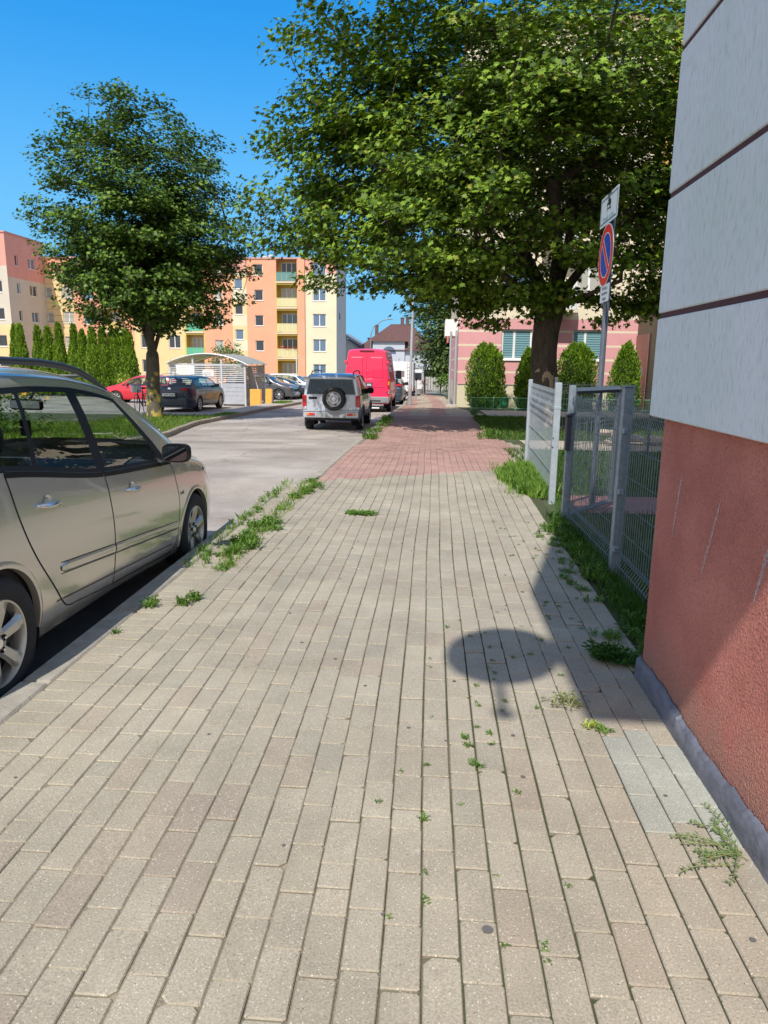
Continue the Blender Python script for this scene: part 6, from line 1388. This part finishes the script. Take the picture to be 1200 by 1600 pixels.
def red_van():
    L=6.0; H=2.62
    P=dict(L=L,top=pchip([0,.08,.3,3.6,4.1,4.7,5.2,5.5,5.85,6.0],[H-.07,H-.03,H,H,H-.08,2.0,1.45,1.2,1.05,.6]),belt=pchip([0,4,5,6],[1.35,1.3,1.1,.6]),bot=lambda y:.36,hw=pchip([0,.06,.3,5.2,5.8,6],[.955,.975,.99,.99,.93,.75]),hr=.12,tum=.13,NL=12,NR=7,ds=.16,wheels=[(1.05,.34,.42),(4.75,.34,.42)],sep=[(0,.0,'b','r'),(3.9,3.9,'g','r'),(4.8,4.3,'b','w'),(5.25,5.2,'b','b'),(6,6,'b','b')])
    red=mat('faded_red_paint',(.84,.028,.105),.38,.0,coat=.6,var=.10,vscale=2.5)
    root,c=simple_car('delivery_van','faded red high roof delivery van seen from behind, tallest vehicle at the kerb',(-2.75,30.0,ROAD(30.5)),0,P,red,wr=.35,style='steel',cat='van',rimmat=mat('steel_rim'))
    SE=mat('dark_red_seam',(.16,.01,.02),.6); GREY=mat('bumper_grey',(.24,.25,.27),.6,var=.15,vscale=6)
    def sx(z): return .955-(max(0,z-1.35))*.13/1.0*1.0
    for sg in (1,-1):
        d=MB(); x0,x1=.012,.80
        z0,z1=.66,2.46
        t=.13*(2.46-1.35)
        pts=[(x0,z0),(.86,z0),(.86,1.35),(.86-t*.85,z1),(x0,z1)]
        vs=[(sg*a,-.004,b) for a,b in pts]+[(sg*a,-.026,b) for a,b in pts]; n=5
        fs=[tuple(range(n,2*n)) if sg>0 else tuple(reversed(range(n,2*n)))]+[(k,(k+1)%n,n+(k+1)%n,n+k) if sg<0 else (n+k,n+(k+1)%n,(k+1)%n,k) for k in range(n)]
        d.add(vs,fs); dr=d.build('rear_door',red,root)
        # raised window-shaped pressing
        p2=MB(); pts=[(.16,1.42),(.70,1.42),(.66,2.28),(.16,2.28)]; inn=[(.19,1.46),(.67,1.46),(.635,2.24),(.19,2.24)]
        vs=[(sg*a,-.0265,b) for a,b in pts]+[(sg*a,-.040,b) for a,b in inn]
        fs=[(4,5,6,7),(0,1,5,4),(1,2,6,5),(2,3,7,6),(3,0,4,7)]
        p2.add(vs,[f if sg>0 else f[::-1] for f in fs]); p2.build('door_pressing',red,dr)
        p3=MB(); p3.box(min(sg*.10,sg*.78),max(sg*.10,sg*.78),-.031,-.026,1.03,1.045); p3.build('door_crease',SE,dr)
        for z in (2.02,.86):
            h=MB(); h.box(min(sg*.80,sg*.93),max(sg*.80,sg*.93),-.055,.0,z,z+.10,0,.01); h.build('hinge',red,dr,True)
        t=MB(); t.box(min(sg*.875,sg*.965),max(sg*.875,sg*.965),-.02,.08,.74,1.40,0,.02); tl=t.build('tail_light',TAIL,root,True)
        for z,mt in ((1.14,AMB),(.80,CLR)): t=MB(); t.box(min(sg*.885,sg*.955),max(sg*.885,sg*.955),-.026,-.019,z,z+.15,0,.004); t.build('lens',mt,tl)
    b=MB(); b.box(-.95,.95,-.14,.08,.40,.66,0,.03); bo=b.build('bumper',GREY,root,True)
    s_=MB(); s_.box(-.60,.60,-.145,-.139,.47,.52); s_.build('step_gap',UNDER,bo)
    pl=MB(); pl.box(-.30,.22,-.10,-.085,.27,.38,0,.003); pl.build('number_plate',PLATE,bo)
    tb=MB(); tb.tube([(-.45,-.16,.20),(.55,-.16,.20)],.03,8); tb.build('tow_bar',mat('bar_white',(.7,.7,.7),.5),bo)
    h=MB(); h.box(-.02,.24,-.045,-.027,1.05,1.24,0,.03); ho=h.build('door_handle',mat('handle_grey',(.05,.05,.055),.4),root,True); h=MB(); h.box(.02,.20,-.055,-.046,1.10,1.19,0,.005); h.build('handle_grip',CLR,ho)
    bl=MB(); bl.box(-.3,.3,-.05,-.0,2.50,2.55,0,.015); bl.build('brake_light',mat('dark_red_seam'),root)
    text('van_badge','VAN',.07,basis((.55,-.028,1.15),(1,0,0),(0,0,1),(0,-1,0)),mat('badge_pale',(.6,.25,.3),.3),root,ext=.001) if False else None
    mirror_pair(root,4.9,.98,1.5,TRIM,.13,.2)
    mf=MB(); mf.box(.60,.70,-.06,.02,.14,.30,0,.01); mf.build('mud_flap',RUB,root)
red_van()
def wagonP(L=4.75,H=1.46,W=.9,belt=.95,nose=.70):
    return dict(L=L,top=pchip([0,.04,.14,.55,.8,1.6,2.4,2.75,3.3,3.65,4.2,L-.15,L],[.90,.98,1.05,H-.10,H-.04,H,H-.03,H-.09,1.16,.98,.90,nose,.4]),belt=pchip([0,1.0,2.5,3.6,L],[belt+.04,belt+.02,belt-.02,belt-.05,.5]),bot=lambda y:.20,hw=pchip([0,.12,.5,3.8,4.4,L],[W*.80,W*.93,W,W,W*.93,W*.6]),hr=.10,tum=.36,NL=12,NR=7,ds=.09,wheels=[(.98,.31,.36),(.98+2.72,.31,.36)],sep=[(0,0,'b','b'),(.10,.13,'b','R'),(.46,.55,'b','r'),(.62,.70,'g','r'),(1.3,1.2,'f','r'),(1.36,1.26,'g','r'),(2.1,2.05,'f','r'),(2.17,2.12,'g','r'),(3.12,2.78,'b','w'),(3.62,3.55,'b','b'),(L,L,'b','b')])
def rear_kit(root,P,body,plate=None,W=.9,tz=.93,dark=False,under=.42):
    b=MB(); b.box(-W*.80,W*.80,-.06,.12,.26,.60,0,.05); bo=b.build('bumper',body,root,True)
    if plate:
        p=MB(); p.box(-.26,.26,-.012-.06,-.005-.06,under+.24,under+.36,0,.002); po=p.build('number_plate',PLATE,root)
        text('plate_text',plate,.105,basis((0,-.0745,under+.298),(1,0,0),(0,0,1),(0,-1,0)),mat('sign_black'),po,ext=.0008)
        k=MB(); k.box(-.30,.30,-.062,-.005,under+.2,under+.40,0,.01); k.build('plate_recess',body,root)
    for sg in (1,-1):
        y0=.0; mb=MB(); pts=[(.48,tz-.035,-.03),(.70,tz-.05,-.012),(.82,tz-.07,.10),(.865,tz-.03,.30),(.80,tz+.05,.16),(.70,tz+.07,.04),(.5,tz+.03,-.01)]
        vs=[(sg*a*W/.9,y,z) for a,z,y in pts]+[(sg*a*.96*W/.9,y-.03,z) for a,z,y in pts]; n=len(pts)
        fs=[tuple(range(n,2*n))]+[(k,(k+1)%n,n+(k+1)%n,n+k) for k in range(n)]
        mb.add(vs,[f if sg>0 else f[::-1] for f in fs]); mb.build('tail_light',TAIL,root,True)
def dark_estate():
    P=wagonP(4.85,1.47,.93,.98); blue=mat('dark_blue_paint',(.020,.032,.055),.3,.0,coat=.45)
    root,c=simple_car('estate_car','dark blue estate car parked behind the left tree, seen from the rear',(-10.55,28.3,zg(29.5)-.235),R(-1.5),P,blue,wr=.33)
    rear_kit(root,P,blue,'GDA 34E1',.93,.93)
    mirror_pair(root,3.05,.87,1.02,TRIM,.10,.07)
    rl=MB()
    for sg in (1,-1): rl.tube([(sg*.62,.7,1.44),(sg*.62,.85,1.50),(sg*.62,1.8,1.53),(sg*.62,2.6,1.48),(sg*.62,2.75,1.42)],[.012]*5,6)
    rl.build('roof_rail',CHR,root,True)
    e=MB(); e.lathe([(0,.01),(.06,.008),(.075,0)],20,basis((0,.035,.93),(1,0,0),(0,0,1),(0,-1,0))); e.build('emblem',CHR,root,True)
    a=MB(); a.tube([(0,.75,1.44),(0,.68,1.55)],[.008,.004],6); a.build('aerial',TRIM,root)
dark_estate()
nc=[o for o in bpy.data.objects if o.get('label','').startswith('silver beige people carrier')][0]
rear_kit(nc,None,mat('silver_beige_paint'),None,.88,.80)
pb=MB(); pb.box(-.26,.26,-.072,-.062,.40,.51,0,.002); pb.build('number_plate',PLATE,nc)
def blue_wagon():
    P=wagonP(4.3,1.52,.87,1.0); p=mat('slate_blue_paint',(.06,.10,.15),.25,.4,coat=1)
    root,c=simple_car('hatchback_car','slate blue car parked between the red van and the white camper',(-2.42,38.2,ROAD(39)),0,P,p,wr=.32); rear_kit(root,P,p,None,.87,1.05); mirror_pair(root,2.9,.83,1.05,TRIM)
blue_wagon()
def dark_far():
    P=wagonP(4.3,1.48,.87,.96); p=mat('graphite_paint',(.05,.052,.06),.25,.4,coat=1)
    root,c=simple_car('hatchback_car','dark car parked far off beyond the camper',(-2.35,62,ROAD(62)),0,P,p,wr=.32,glass=GLD); rear_kit(root,P,p,None,.87,1.0)
dark_far()
def side_cars():
    Ps=dict(L=4.4,top=pchip([0,.05,.25,.7,1.6,2.3,2.7,3.2,3.6,4.0,4.3,4.4],[1.0,1.25,1.50,1.62,1.65,1.62,1.52,1.20,1.08,1.0,.86,.5]),belt=pchip([0,2,3.3,4.4],[1.06,1.0,.98,.6]),bot=lambda y:.24,hw=pchip([0,.15,.6,3.7,4.2,4.4],[.74,.86,.91,.91,.82,.6]),hr=.10,tum=.36,NL=12,NR=7,ds=.09,wheels=[(.85,.34,.40),(3.5,.34,.40)],sep=[(0,0,'b','b'),(.15,.2,'b','R'),(.5,.62,'b','r'),(.7,.8,'g','r'),(1.4,1.3,'f','r'),(1.46,1.36,'g','r'),(2.2,2.2,'f','r'),(2.27,2.27,'g','r'),(3.15,2.75,'b','w'),(3.55,3.4,'b','b'),(4.4,4.4,'b','b')])
    def front(root,P,mt):
        L=P['L']
        for sg in (1,-1):
            y=L-.12; mb=MB(); z=P['top'](L-.25)-.14; x=P['hw'](L-.2)*.86
            mb.rbox(Matrix.Translation((sg*x,L-.13,z))@Matrix.Rotation(R(-28)*sg,4,'Z'),.34,.16,.13,0,.04); mb.build('headlight',HEAD,root,True)
        g=MB(); g.box(-.42,.42,L-.06,L+.02,.55,.68,0,.02); g.build('grille',TRIM,root); b=MB(); b.box(-.7,.7,L-.16,L+.05,.24,.50,0,.05); b.build('bumper',mt,root,True)
        q=MB(); q.box(-.26,.26,L+.052,L+.06,.38,.49); q.build('number_plate',PLATE,root)
    def place(name,label,nosex,Y,yaw,P,mt,group,**k):
        z=zg(Y)-.24; L=P['L']; a=R(-90+yaw)   # +y of the car -> +x of the world
        root,c=simple_car(name,label,(nosex-L*math.cos(R(yaw)),Y-L*math.sin(R(yaw)),z),a,P,mt,group=group,**k); front(root,P,mt); mirror_pair(root,P['L']*.66,P['hw'](2.9)*.96,1.1,mt); return root
    G='cars in the far parking lot'
    grey=mat('dark_grey_paint',(.10,.10,.11),.28,.4,coat=1); white=mat('white_paint',(.74,.75,.76),.25,0,coat=1); black=mat('black_paint',(.015,.016,.02),.2,.2,coat=1)
    place('crossover_car','dark grey crossover with its nose out past the bin shelter',-8.55,45,-4,Ps,grey,G,wr=.35)
    place('crossover_car','white crossover parked behind the dark grey crossover',-7.6,49.5,-3,Ps,white,G,wr=.35)
    Pb=wagonP(4.3,1.45,.88,.93,.66)
    place('hatchback_car','black car squeezed between the grey and the white crossover, only its nose showing',-8.2,47.2,-3,Pb,black,G)
    place('hatchback_car','dark grey car at the back of the lot behind the white crossover',-6.9,54,-3,Pb,mat('slate_paint',(.09,.11,.12),.3,.4,coat=1),G)
    Pr=dict(Ps); Pr['L']=4.2; red=mat('red_paint',(.62,.02,.04),.25,.1,coat=1)
    Pr=dict(L=4.0,top=pchip([0,.05,.25,.7,1.5,2.0,2.5,3.0,3.3,3.7,3.9,4.0],[.9,1.15,1.36,1.45,1.47,1.44,1.3,1.05,.95,.86,.72,.4]),belt=pchip([0,2,3.1,4.0],[1.0,.93,.88,.5]),bot=lambda y:.2,hw=pchip([0,.15,.5,3.4,3.8,4.0],[.68,.80,.85,.85,.76,.55]),hr=.1,tum=.36,NL=12,NR=7,ds=.09,wheels=[(.7,.31,.36),(3.2,.31,.36)],sep=[(0,0,'b','b'),(.12,.18,'b','R'),(.45,.6,'g','r'),(1.0,1.0,'f','r'),(1.08,1.08,'g','r'),(1.9,1.85,'f','r'),(1.97,1.92,'g','r'),(2.95,2.45,'b','w'),(3.2,3.1,'b','b'),(4.0,4.0,'b','b')])
    z=zg(38)-.24; root,c=simple_car('hatchback_car','bright red small car parked side on behind the left tree and the bicycle',(-13.3,37.5,z),R(90+4),Pr,red,group=G,rimmat=mat('rim_silver',(.6,.62,.64),.3,.6)); front(root,Pr,red); mirror_pair(root,2.6,.82,.98,red,.09,.06)
side_cars()
def camper():
    Y=49; root=thing('camper','white camper with a rear window and ladder parked beyond the red van','camper',(-2.45,Y,ROAD(50)))
    W_=mat('camper_white',(.72,.72,.72),.4); b=MB(); b.box(-1.1,1.12,0,5.2,.45,2.46,0,.09); bo=b.build('body',W_,root,True)
    c=MB(); c.box(-.95,.95,5.0,6.2,.4,1.7,0,.2); c.build('cab',W_,root,True)
    w=MB(); w.box(-.55,.52,-.012,-.001,1.45,1.86,0,.004); w.build('rear_window',mat('smoked_window',(.20,.17,.19),.2,coat=.5),bo)
    w=MB(); w.box(1.121,1.132,1.2,2.4,1.4,1.9,0,.004); w.build('side_window',mat('smoked_window'),bo)
    w=MB(); w.box(-.55,.5,-.01,-.001,.75,1.3,0,.003); w.build('rear_locker',mat('camper_grey',(.55,.56,.58),.5),bo)
    l=MB()
    for x in (.72,.98): l.tube([(x,-.07,.7),(x,-.07,2.3),(x,.05,2.5)],.014,6)
    for k in range(7): l.tube([(.72,-.07,.8+.23*k),(.98,-.07,.8+.23*k)],.011,6)
    l.build('ladder',mat('ladder_grey',(.5,.52,.55),.3,.6),bo)
    s=MB(); s.box(1.121,1.128,.1,5.1,.46,.72); s.build('side_stripe',mat('stripe_red',(.5,.02,.03),.5),bo)
    for sg in (1,-1): t=MB(); t.box(min(sg*.9,sg*1.05),max(sg*.9,sg*1.05),-.02,0,.55,.68); t.build('tail_light',TAIL,bo)
    for y in (1.3,4.7):
        for sg in (1,-1): wheel(root,y,sg*1.05,.34,.34,.2,.22,6,sg,detail=0)
camper()
def bicycle():
    root=thing('bicycle','black bicycle with a white bag leaning beside the left tree trunk','bicycle',(-9.75,23.9,VZ(23.9)),R(38))
    BK=mat('bike_black',(.02,.02,.024),.4,.3)
    for y in (0,1.05):
        w=MB(); ring=lambda r:[(0,y+r*math.cos(t),.34+r*math.sin(t)) for t in np.linspace(0,2*math.pi,33)]
        w.tube(ring(.325),.018,6,cap=False); wo=w.build('wheel',RUB,root,True); s=MB(); s.tube(ring(.305),.007,5,cap=False)
        for k in range(14): a=k*math.pi/7; s.tube([(0,y,.34),(0,y+.3*math.cos(a),.34+.3*math.sin(a))],.0015,3,cap=False)
        s.build('rim',CHR,wo)
    f=MB(); P_=dict(bb=(0,.42,.30),st=(0,.28,.80),hd=(0,.86,.84),hd2=(0,.90,.68),r=(0,0,.34),fr=(0,1.05,.34))
    for a,b in (('bb','st'),('st','hd'),('bb','hd2'),('r','bb'),('r','st'),('hd','hd2'),('hd2','fr')): f.tube([P_[a],P_[b]],.017,8)
    f.build('frame',BK,root,True); s=MB(); s.rbox(Matrix.Translation((0,.24,.92)),.16,.26,.06,0,.025); s.tube([(0,.28,.8),(0,.25,.9)],.013,6); s.build('saddle',BK,root,True)
    h=MB(); h.tube([(0,.86,.84),(0,.84,.98)],.014,6); h.tube([(-.29,.76,1.0),(-.1,.84,.99),(.1,.84,.99),(.29,.76,1.0)],.013,8); h.build('handlebar',CHR,root,True)
    b=MB(); b.rbox(Matrix.Translation((0,1.08,.86)),.32,.22,.26,0,.04); b.build('bag',mat('bag_white',(.65,.66,.66),.6),root,True)
    c=MB(); c.rbox(Matrix.Translation((0,.02,.74)),.14,.38,.02,0,.004); c.build('rack',BK,root)
bicycle()
# ================================================================ STREET FURNITURE AND SMALL THINGS
def lamp():
    root=thing('street_lamp','tall pale grey street lamp post standing on the pavement past the red van','street lamp',(-1.07,33.9,zg(33.9)),ry=R(.8))
    mb=MB(); mb.tube([(0,0,-.2),(0,0,.9),(0,0,.95),(0,0,7.6)],[.085,.085,.068,.045],14); G_=mat('lamp_grey',(.42,.46,.50),.45,.4,var=.08,vscale=5); mb.build('pole',G_,root,True)
    a=MB(); a.tube([(0,0,7.5),(-.1,0,7.9),(-.7,0,8.1),(-1.4,0,8.15)],[.04,.035,.03,.03],8); a.build('arm',G_,root,True)
    h=MB(); h.rbox(Matrix.Translation((-1.6,0,8.13)),.6,.22,.10,0,.03); h.build('lamp_head',G_,root,True)
    p=MB(); p.box(-.17,.17,-.17,.17,-.02,.012,0,.004); p.build('base_plate',mat('base_dark',(.12,.12,.11),.7),root)
    d=MB(); d.box(-.04,.04,-.092,-.078,.35,.75,0,.004); d.build('service_door',G_,root)
lamp()
def posts():
    for (x,y,h,r,nm,lb,cat) in ((-.95,41.6,1.3,.05,'bollard','grey bollard with a dark top just beyond the street lamp','bollard'),):
        root=thing(nm,lb,cat,(x,y,zg(y))); m=MB(); m.tube([(0,0,-.1),(0,0,h-.22)],r,10); m.build('post',mat('lamp_grey'),root,True); m=MB(); m.tube([(0,0,h-.22),(0,0,h-.02),(0,0,h)],[r*1.15,r*1.15,r*.6],10); m.build('cap',TRIM,root,True)
    for (x,y,h,lb) in ((-.62,56,2.5,'dark sign post at the far end of the pavement, left of the lime trunk'),(.62,58,2.2,'thin dark post under the lime tree at the far right of the pavement')):
        root=thing('sign_post',lb,'post',(x,y,zg(y))); m=MB(); m.tube([(0,0,-.1),(0,0,h)],.05,8); m.build('post',mat('post_dark',(.05,.05,.06),.6),root); m=MB(); m.box(-.14,.14,-.06,-.04,h-.45,h-.05,0,.01); m.build('plate',mat('sign_back'),root)
    root=thing('sign_post','white topped thin post standing in the far lot beside the pink white block','post',(-11.0,58,zg(58)-.24)); m=MB(); m.tube([(0,0,-.1),(0,0,3.2)],.05,8); m.build('post',mat('white_pole',(.6,.62,.62),.5),root)
    # bent street lamp far behind, above the roofs
    root=thing('street_lamp','distant curved arm street lamp above the brown roof','street lamp',(-6.9,80,zg(80))); m=MB(); m.tube([(0,0,0),(0,0,5.6),(.3,0,6.4),(1.3,0,7.1),(1.9,0,7.2)],[.08,.06,.05,.05,.06],8); m.build('pole',mat('lamp_dark',(.18,.2,.22),.5),root,True)
    h=MB(); h.rbox(Matrix.Translation((2.1,0,7.2)),.5,.2,.1,0,.03); h.build('lamp_head',mat('lamp_dark'),root)
posts()
def green_fence():
    root=thing('garden_fence','low light green plastic garden fence in front of the thujas','fence',(4.5,30.0,zg(30)))
    GN=mat('green_mesh',(.13,.42,.20),.6,trans=.4)
    mb=MB()
    for z in (.06,.50): mb.tube([(-2.9,0,z),(4.5,0,z)],.012,5)
    for i in range(9): x=-2.9+i*.92; mb.tube([(x,0,-.1),(x,0,.55)],.014,5)
    mb.build('frame',mat('green_rail',(.25,.6,.35),.5),root)
    m=MB(); n=int(7.4/.055)
    for i in range(n): x=-2.9+i*.055; m.box(x,x+.007,-.002,.002,.06,.5)
    for k in range(8): m.box(-2.9,4.5,-.0035,-.0025,.09+k*.055,.097+k*.055)
    m.build('mesh',GN,root)
    for x0,x1 in ((-1.75,-1.35),(-.35,.05)):
        p=MB(); p.box(x0,x1,-.03,-.026,.12,.5); p.build('shade_cloth',mat('green_cloth',(.08,.36,.17),.7,trans=.5),root)
green_fence()
def stone_pile():
    root=thing('stone_pile','small pile of pale stones in the yard behind the fence','stones',(4.25,14.9,zg(15)))
    for i in range(16):
        x,y=rnd.uniform(-.7,1.2),rnd.uniform(-.3,.4); s=rnd.uniform(.09,.2); z=s*.5+(.14 if i%3==0 else 0); m=MB(); vs=[];n=8
        prof=[(.5,-.45),(.95,-.2),(1,.1),(.7,.42),(.25,.55)]
        for (r,h) in prof:
            for k in range(n): a=2*math.pi*k/n; q=1+.18*rnd.random(); vs.append((x+s*r*q*math.cos(a),y+s*r*q*.8*math.sin(a),z+s*.75*h))
        m.add(vs,[(i_*n+k,i_*n+(k+1)%n,(i_+1)*n+(k+1)%n,(i_+1)*n+k) for i_ in range(4) for k in range(n)]+[tuple(range(4*n,5*n))]); m.build('stone',mat('pale_stone',(.48,.40,.31),.9,var=.3,vscale=9,bump=.8,bscale=25),root,True,50)
stone_pile()
def shelter():
    X0,X1,Y0,Y1=-12.95,-9.2,35.0,39.0; z0=zg(37)-.24
    root=thing('bin_shelter','grey slatted bin shelter with a curved translucent roof beside the parking lot','shelter',(X1,Y0,z0)); w=X1-X0; d=Y1-Y0
    ST=mat('shelter_steel',(.58,.60,.63),.5,.3); SL=mat('shelter_slat',(.62,.63,.64),.6,var=.1,vscale=3); BD=mat('shelter_board',(.40,.42,.47),.65,var=.12,vscale=3); SD=mat('shelter_side_board',(.30,.28,.26),.7,var=.15,vscale=3)
    xs=[-w,-w*.69,-w*.31,0]
    for x in xs:
        for y in (0,d):
            h=2.06 if x in (xs[0],xs[3]) else 2.36
            m=MB(); m.box(x-.045,x+.045,y-.045,y+.045,-.05,h,0,.005); m.build('post',ST,root)
    # slatted walls
    for (a,b,kind) in ((xs[0],xs[1],0),(xs[1],xs[2],1),(xs[2],xs[3],2)):
        m=MB(); n=13
        for k in range(n if kind else n+4):
            z=1.95-k*.092
            if z<(1.15 if kind==2 else .1 if kind==0 else .75): break
            m.box(a+.05,b-.05,-.02,.0,z,z+.036)
        m.build('slat_panel',SL,root)
        if kind!=0:
            m=MB()
            for k in range(5 if kind==2 else 3): z=.12+k*.205; m.box(a+.05,b-.05,-.03,.0,z,z+.195,0,.004)
            m.build('board_panel',BD if kind==2 else mat('blue_bin',(.05,.09,.32),.5),root)
    m=MB()
    for k in range(10): z=1.12+k*.092; m.box(-.01,.01,.05,d-.05,z,z+.045)
    for k in range(9): y=.4+k*.4; m.box(-.03,-.011,y,y+.04,1.1,2.0)
    m.build('slat_panel',mat('wood_slat',(.42,.33,.22),.7),root)
    m=MB()
    for k in range(5): z=.12+k*.20; m.box(-.01,.015,.05,d-.05,z,z+.19,0,.004)
    m.build('board_panel',SD,root)
    # back wall, curved roof
    m=MB()
    for k in range(10): z=.9+k*.11; m.box(-w+.05,-.05,d-.02,d,z,z+.035)
    m.build('slat_panel',SL,root)
    n=24; vs=[];fs=[]
    for i in range(n+1):
        t=i/n; x=-w-.15+(w+.3)*t; z=2.06+.50*(1-(2*t-1)**2)
        for y in (-.18,d+.18): vs+= [(x,y,z),(x,y,z+.012)]
    for i in range(n): a=i*4; b=a+4; fs+=[(a,b,b+2,a+2),(a+1,a+3,b+3,b+1),(a,a+1,b+1,b),(a+2,b+2,b+3,a+3)]
    m=MB(); m.add(vs,fs); m.build('roof',mat('roof_sheet',(.50,.52,.50),.35,trans=.35),root,True)
    rb=MB()
    for y in (-.18,d*.25,d*.5,d*.75,d+.18):
        rb.tube([(-w-.15+(w+.3)*i/16,y,2.045+.50*(1-(2*i/16-1)**2)) for i in range(17)],.028,6)
    rb.build('roof_rib',ST,root,True)
    bt=MB(); bt.box(-w-.1,.1,-.03,.03,2.0,2.06,0,.004); bt.build('beam',ST,root)
    for (a,b,c,e) in ((-w+.35,-w+1.25,1.32,1.95),(-w*.56,-w*.41,1.45,1.75)):
        p=MB(); p.box(a,b,-.05,-.021,c,e,0,.003); po=p.build('notice_board',mat('paper_white',(.72,.72,.70),.6),root)
        ln=MB()
        for k in range(5): zz=e-.09-k*(e-c-.12)/5; ln.box(a+.06,b-.06-(.2*(k%2)*(b-a)),-.0525,-.0505,zz-.012,zz)
        ln.build('notice_lines',mat('faint_print',(.35,.36,.38),.7),po)
    # containers inside
    for k,(x,c) in enumerate(((-2.0,(.05,.10,.36)),(-2.75,(.06,.11,.34)))):
        t=thing('waste_bin',['blue waste container inside the shelter behind the middle slats','blue waste container inside the shelter, further left behind the slats'][k],'bin',(X1+x,Y0+1.5,z0),group='waste containers in the shelter')
        m=MB(); m.add([(-.3,-.3,.12),(.3,-.3,.12),(.3,.3,.12),(-.3,.3,.12),(-.36,-.38,1.0),(.36,-.38,1.0),(.36,.38,1.0),(-.36,.38,1.0)],[(0,1,5,4),(1,2,6,5),(2,3,7,6),(3,0,4,7),(3,2,1,0)]); m.build('body',mat('bin_blue_%d'%k,c,.5),t); m=MB(); m.box(-.38,.38,-.42,.40,1.0,1.09,0,.03); m.build('lid',mat('bin_blue_%d'%k),t,True)
        m=MB(); 
        for sx in (-1,1): m.tube([(sx*.26,.3,.1),(sx*.34,.3,.1)],.1,12)
        m.build('wheel',RUB,t)
shelter()
def boards():
    z0=zg(35.6)-.24
    def slab(nm,lb,x,y,w,h,t,yaw,lean,cols,cat):
        root=thing(nm,lb,cat,(x,y,z0),R(yaw)); M=Matrix.Rotation(R(lean),4,'X'); 
        a=MB(); a.rbox(M@Matrix.Translation((0,0,h/2)),w,t,h,0,.02); a.build('panel',mat(cols[0],cols[1],.6,var=.08,vscale=4),root,True)
        b=MB(); b.rbox(M@Matrix.Translation((w/2+.026,0,h/2)),.05,t*1.02,h*.99,0,.01); b.build('side_panel',mat(cols[2],cols[3],.7),root); return root
    slab('cabinet_panel','orange cabinet panel leaning at the shelter side, left of the two',-8.62,34.6,.52,.86,.10,8,-8,('orange_board',(.66,.36,.06),'orange_board_dark',(.55,.28,.05)),'panel')
    slab('cabinet_panel','orange and brown cabinet leaning at the shelter side, right of the two',-7.98,34.7,.34,.88,.14,-6,-6,('orange_board',(.66,.36,.06),'brown_board',(.20,.14,.13)),'panel')
    root=thing('leaning_board','long grey white board leaning against the shelter corner','board',(-8.75,35.9,z0),R(0)); m=MB(); m.rbox(Matrix.Rotation(R(-15),4,'Y')@Matrix.Translation((0,0,.98)),.30,.06,1.96,0,.01); m.build('panel',mat('grey_board',(.42,.42,.42),.6,var=.15,vscale=4),root); m=MB(); m.rbox(Matrix.Rotation(R(-15),4,'Y')@Matrix.Translation((.172,0,.98)),.035,.065,1.95,0,.004); m.build('edge',mat('white_edge',(.7,.7,.7),.6),root)
boards()
def far_fence():
    root=thing('far_gate','pale plank gate closing the far end of the pavement','gate',(-.5,66,zg(66)))
    m=MB()
    for k in range(14): m.box(-1.6+k*.24,-1.4+k*.24,-.02,.02,.05,1.25)
    m.build('planks',mat('pale_planks',(.42,.40,.38),.8,var=.2,vscale=2),root)
    p=MB()
    for x in (-1.7,1.8): p.box(x-.07,x+.07,-.07,.07,0,1.5)
    p.build('gate_post',mat('footing'),root)
    root=thing('hedge','far dark hedge and shrubs behind the pale gate','hedge',(-.5,69,zg(69))); T=[(rnd.uniform(-4,5),rnd.uniform(-.6,.6),rnd.uniform(.3,2.3)) for _ in range(130)]
    leaves('crown',T,[.6]*130,36,.22,root,(.02,.05,.012),(.10,.16,.03),(0,0,0),shape=DIA,flat=.9); cr=MB(); cr.box(-4.2,5.2,-.3,.3,0,1.9); cr.build('inner_branches',THCORE,root)
    root=thing('van','white van far down the street beyond the camper','van',(-1.6,58,ROAD(58))); b=MB(); b.box(-.85,.85,0,3.4,.35,2.0,0,.12); b.build('body',mat('white_paint'),root,True); w=MB(); w.box(-.7,.7,-.012,-.001,1.2,1.75); w.build('rear_window',P_DARK,root)
    for y in (.8,2.7):
        for sg in (1,-1): wheel(root,y,sg*.8,.32,.32,.18,.2,6,sg,detail=0)
    root=thing('flower_pot','orange flowering pot plant by the far gate','plant',(-.75,57,zg(57))); m=MB(); m.lathe([(.16,0),(.22,.35)],12,Matrix.Identity(4)); m.build('pot',mat('footing'),root); leaves('flowers',[(rnd.gauss(0,.15),rnd.gauss(0,.1),.75+rnd.gauss(0,.25)) for _ in range(14)],[.2]*14,22,.1,root,(.55,.10,.03),(.3,.08,.03),(0,0,0),shape=DIA)
far_fence()
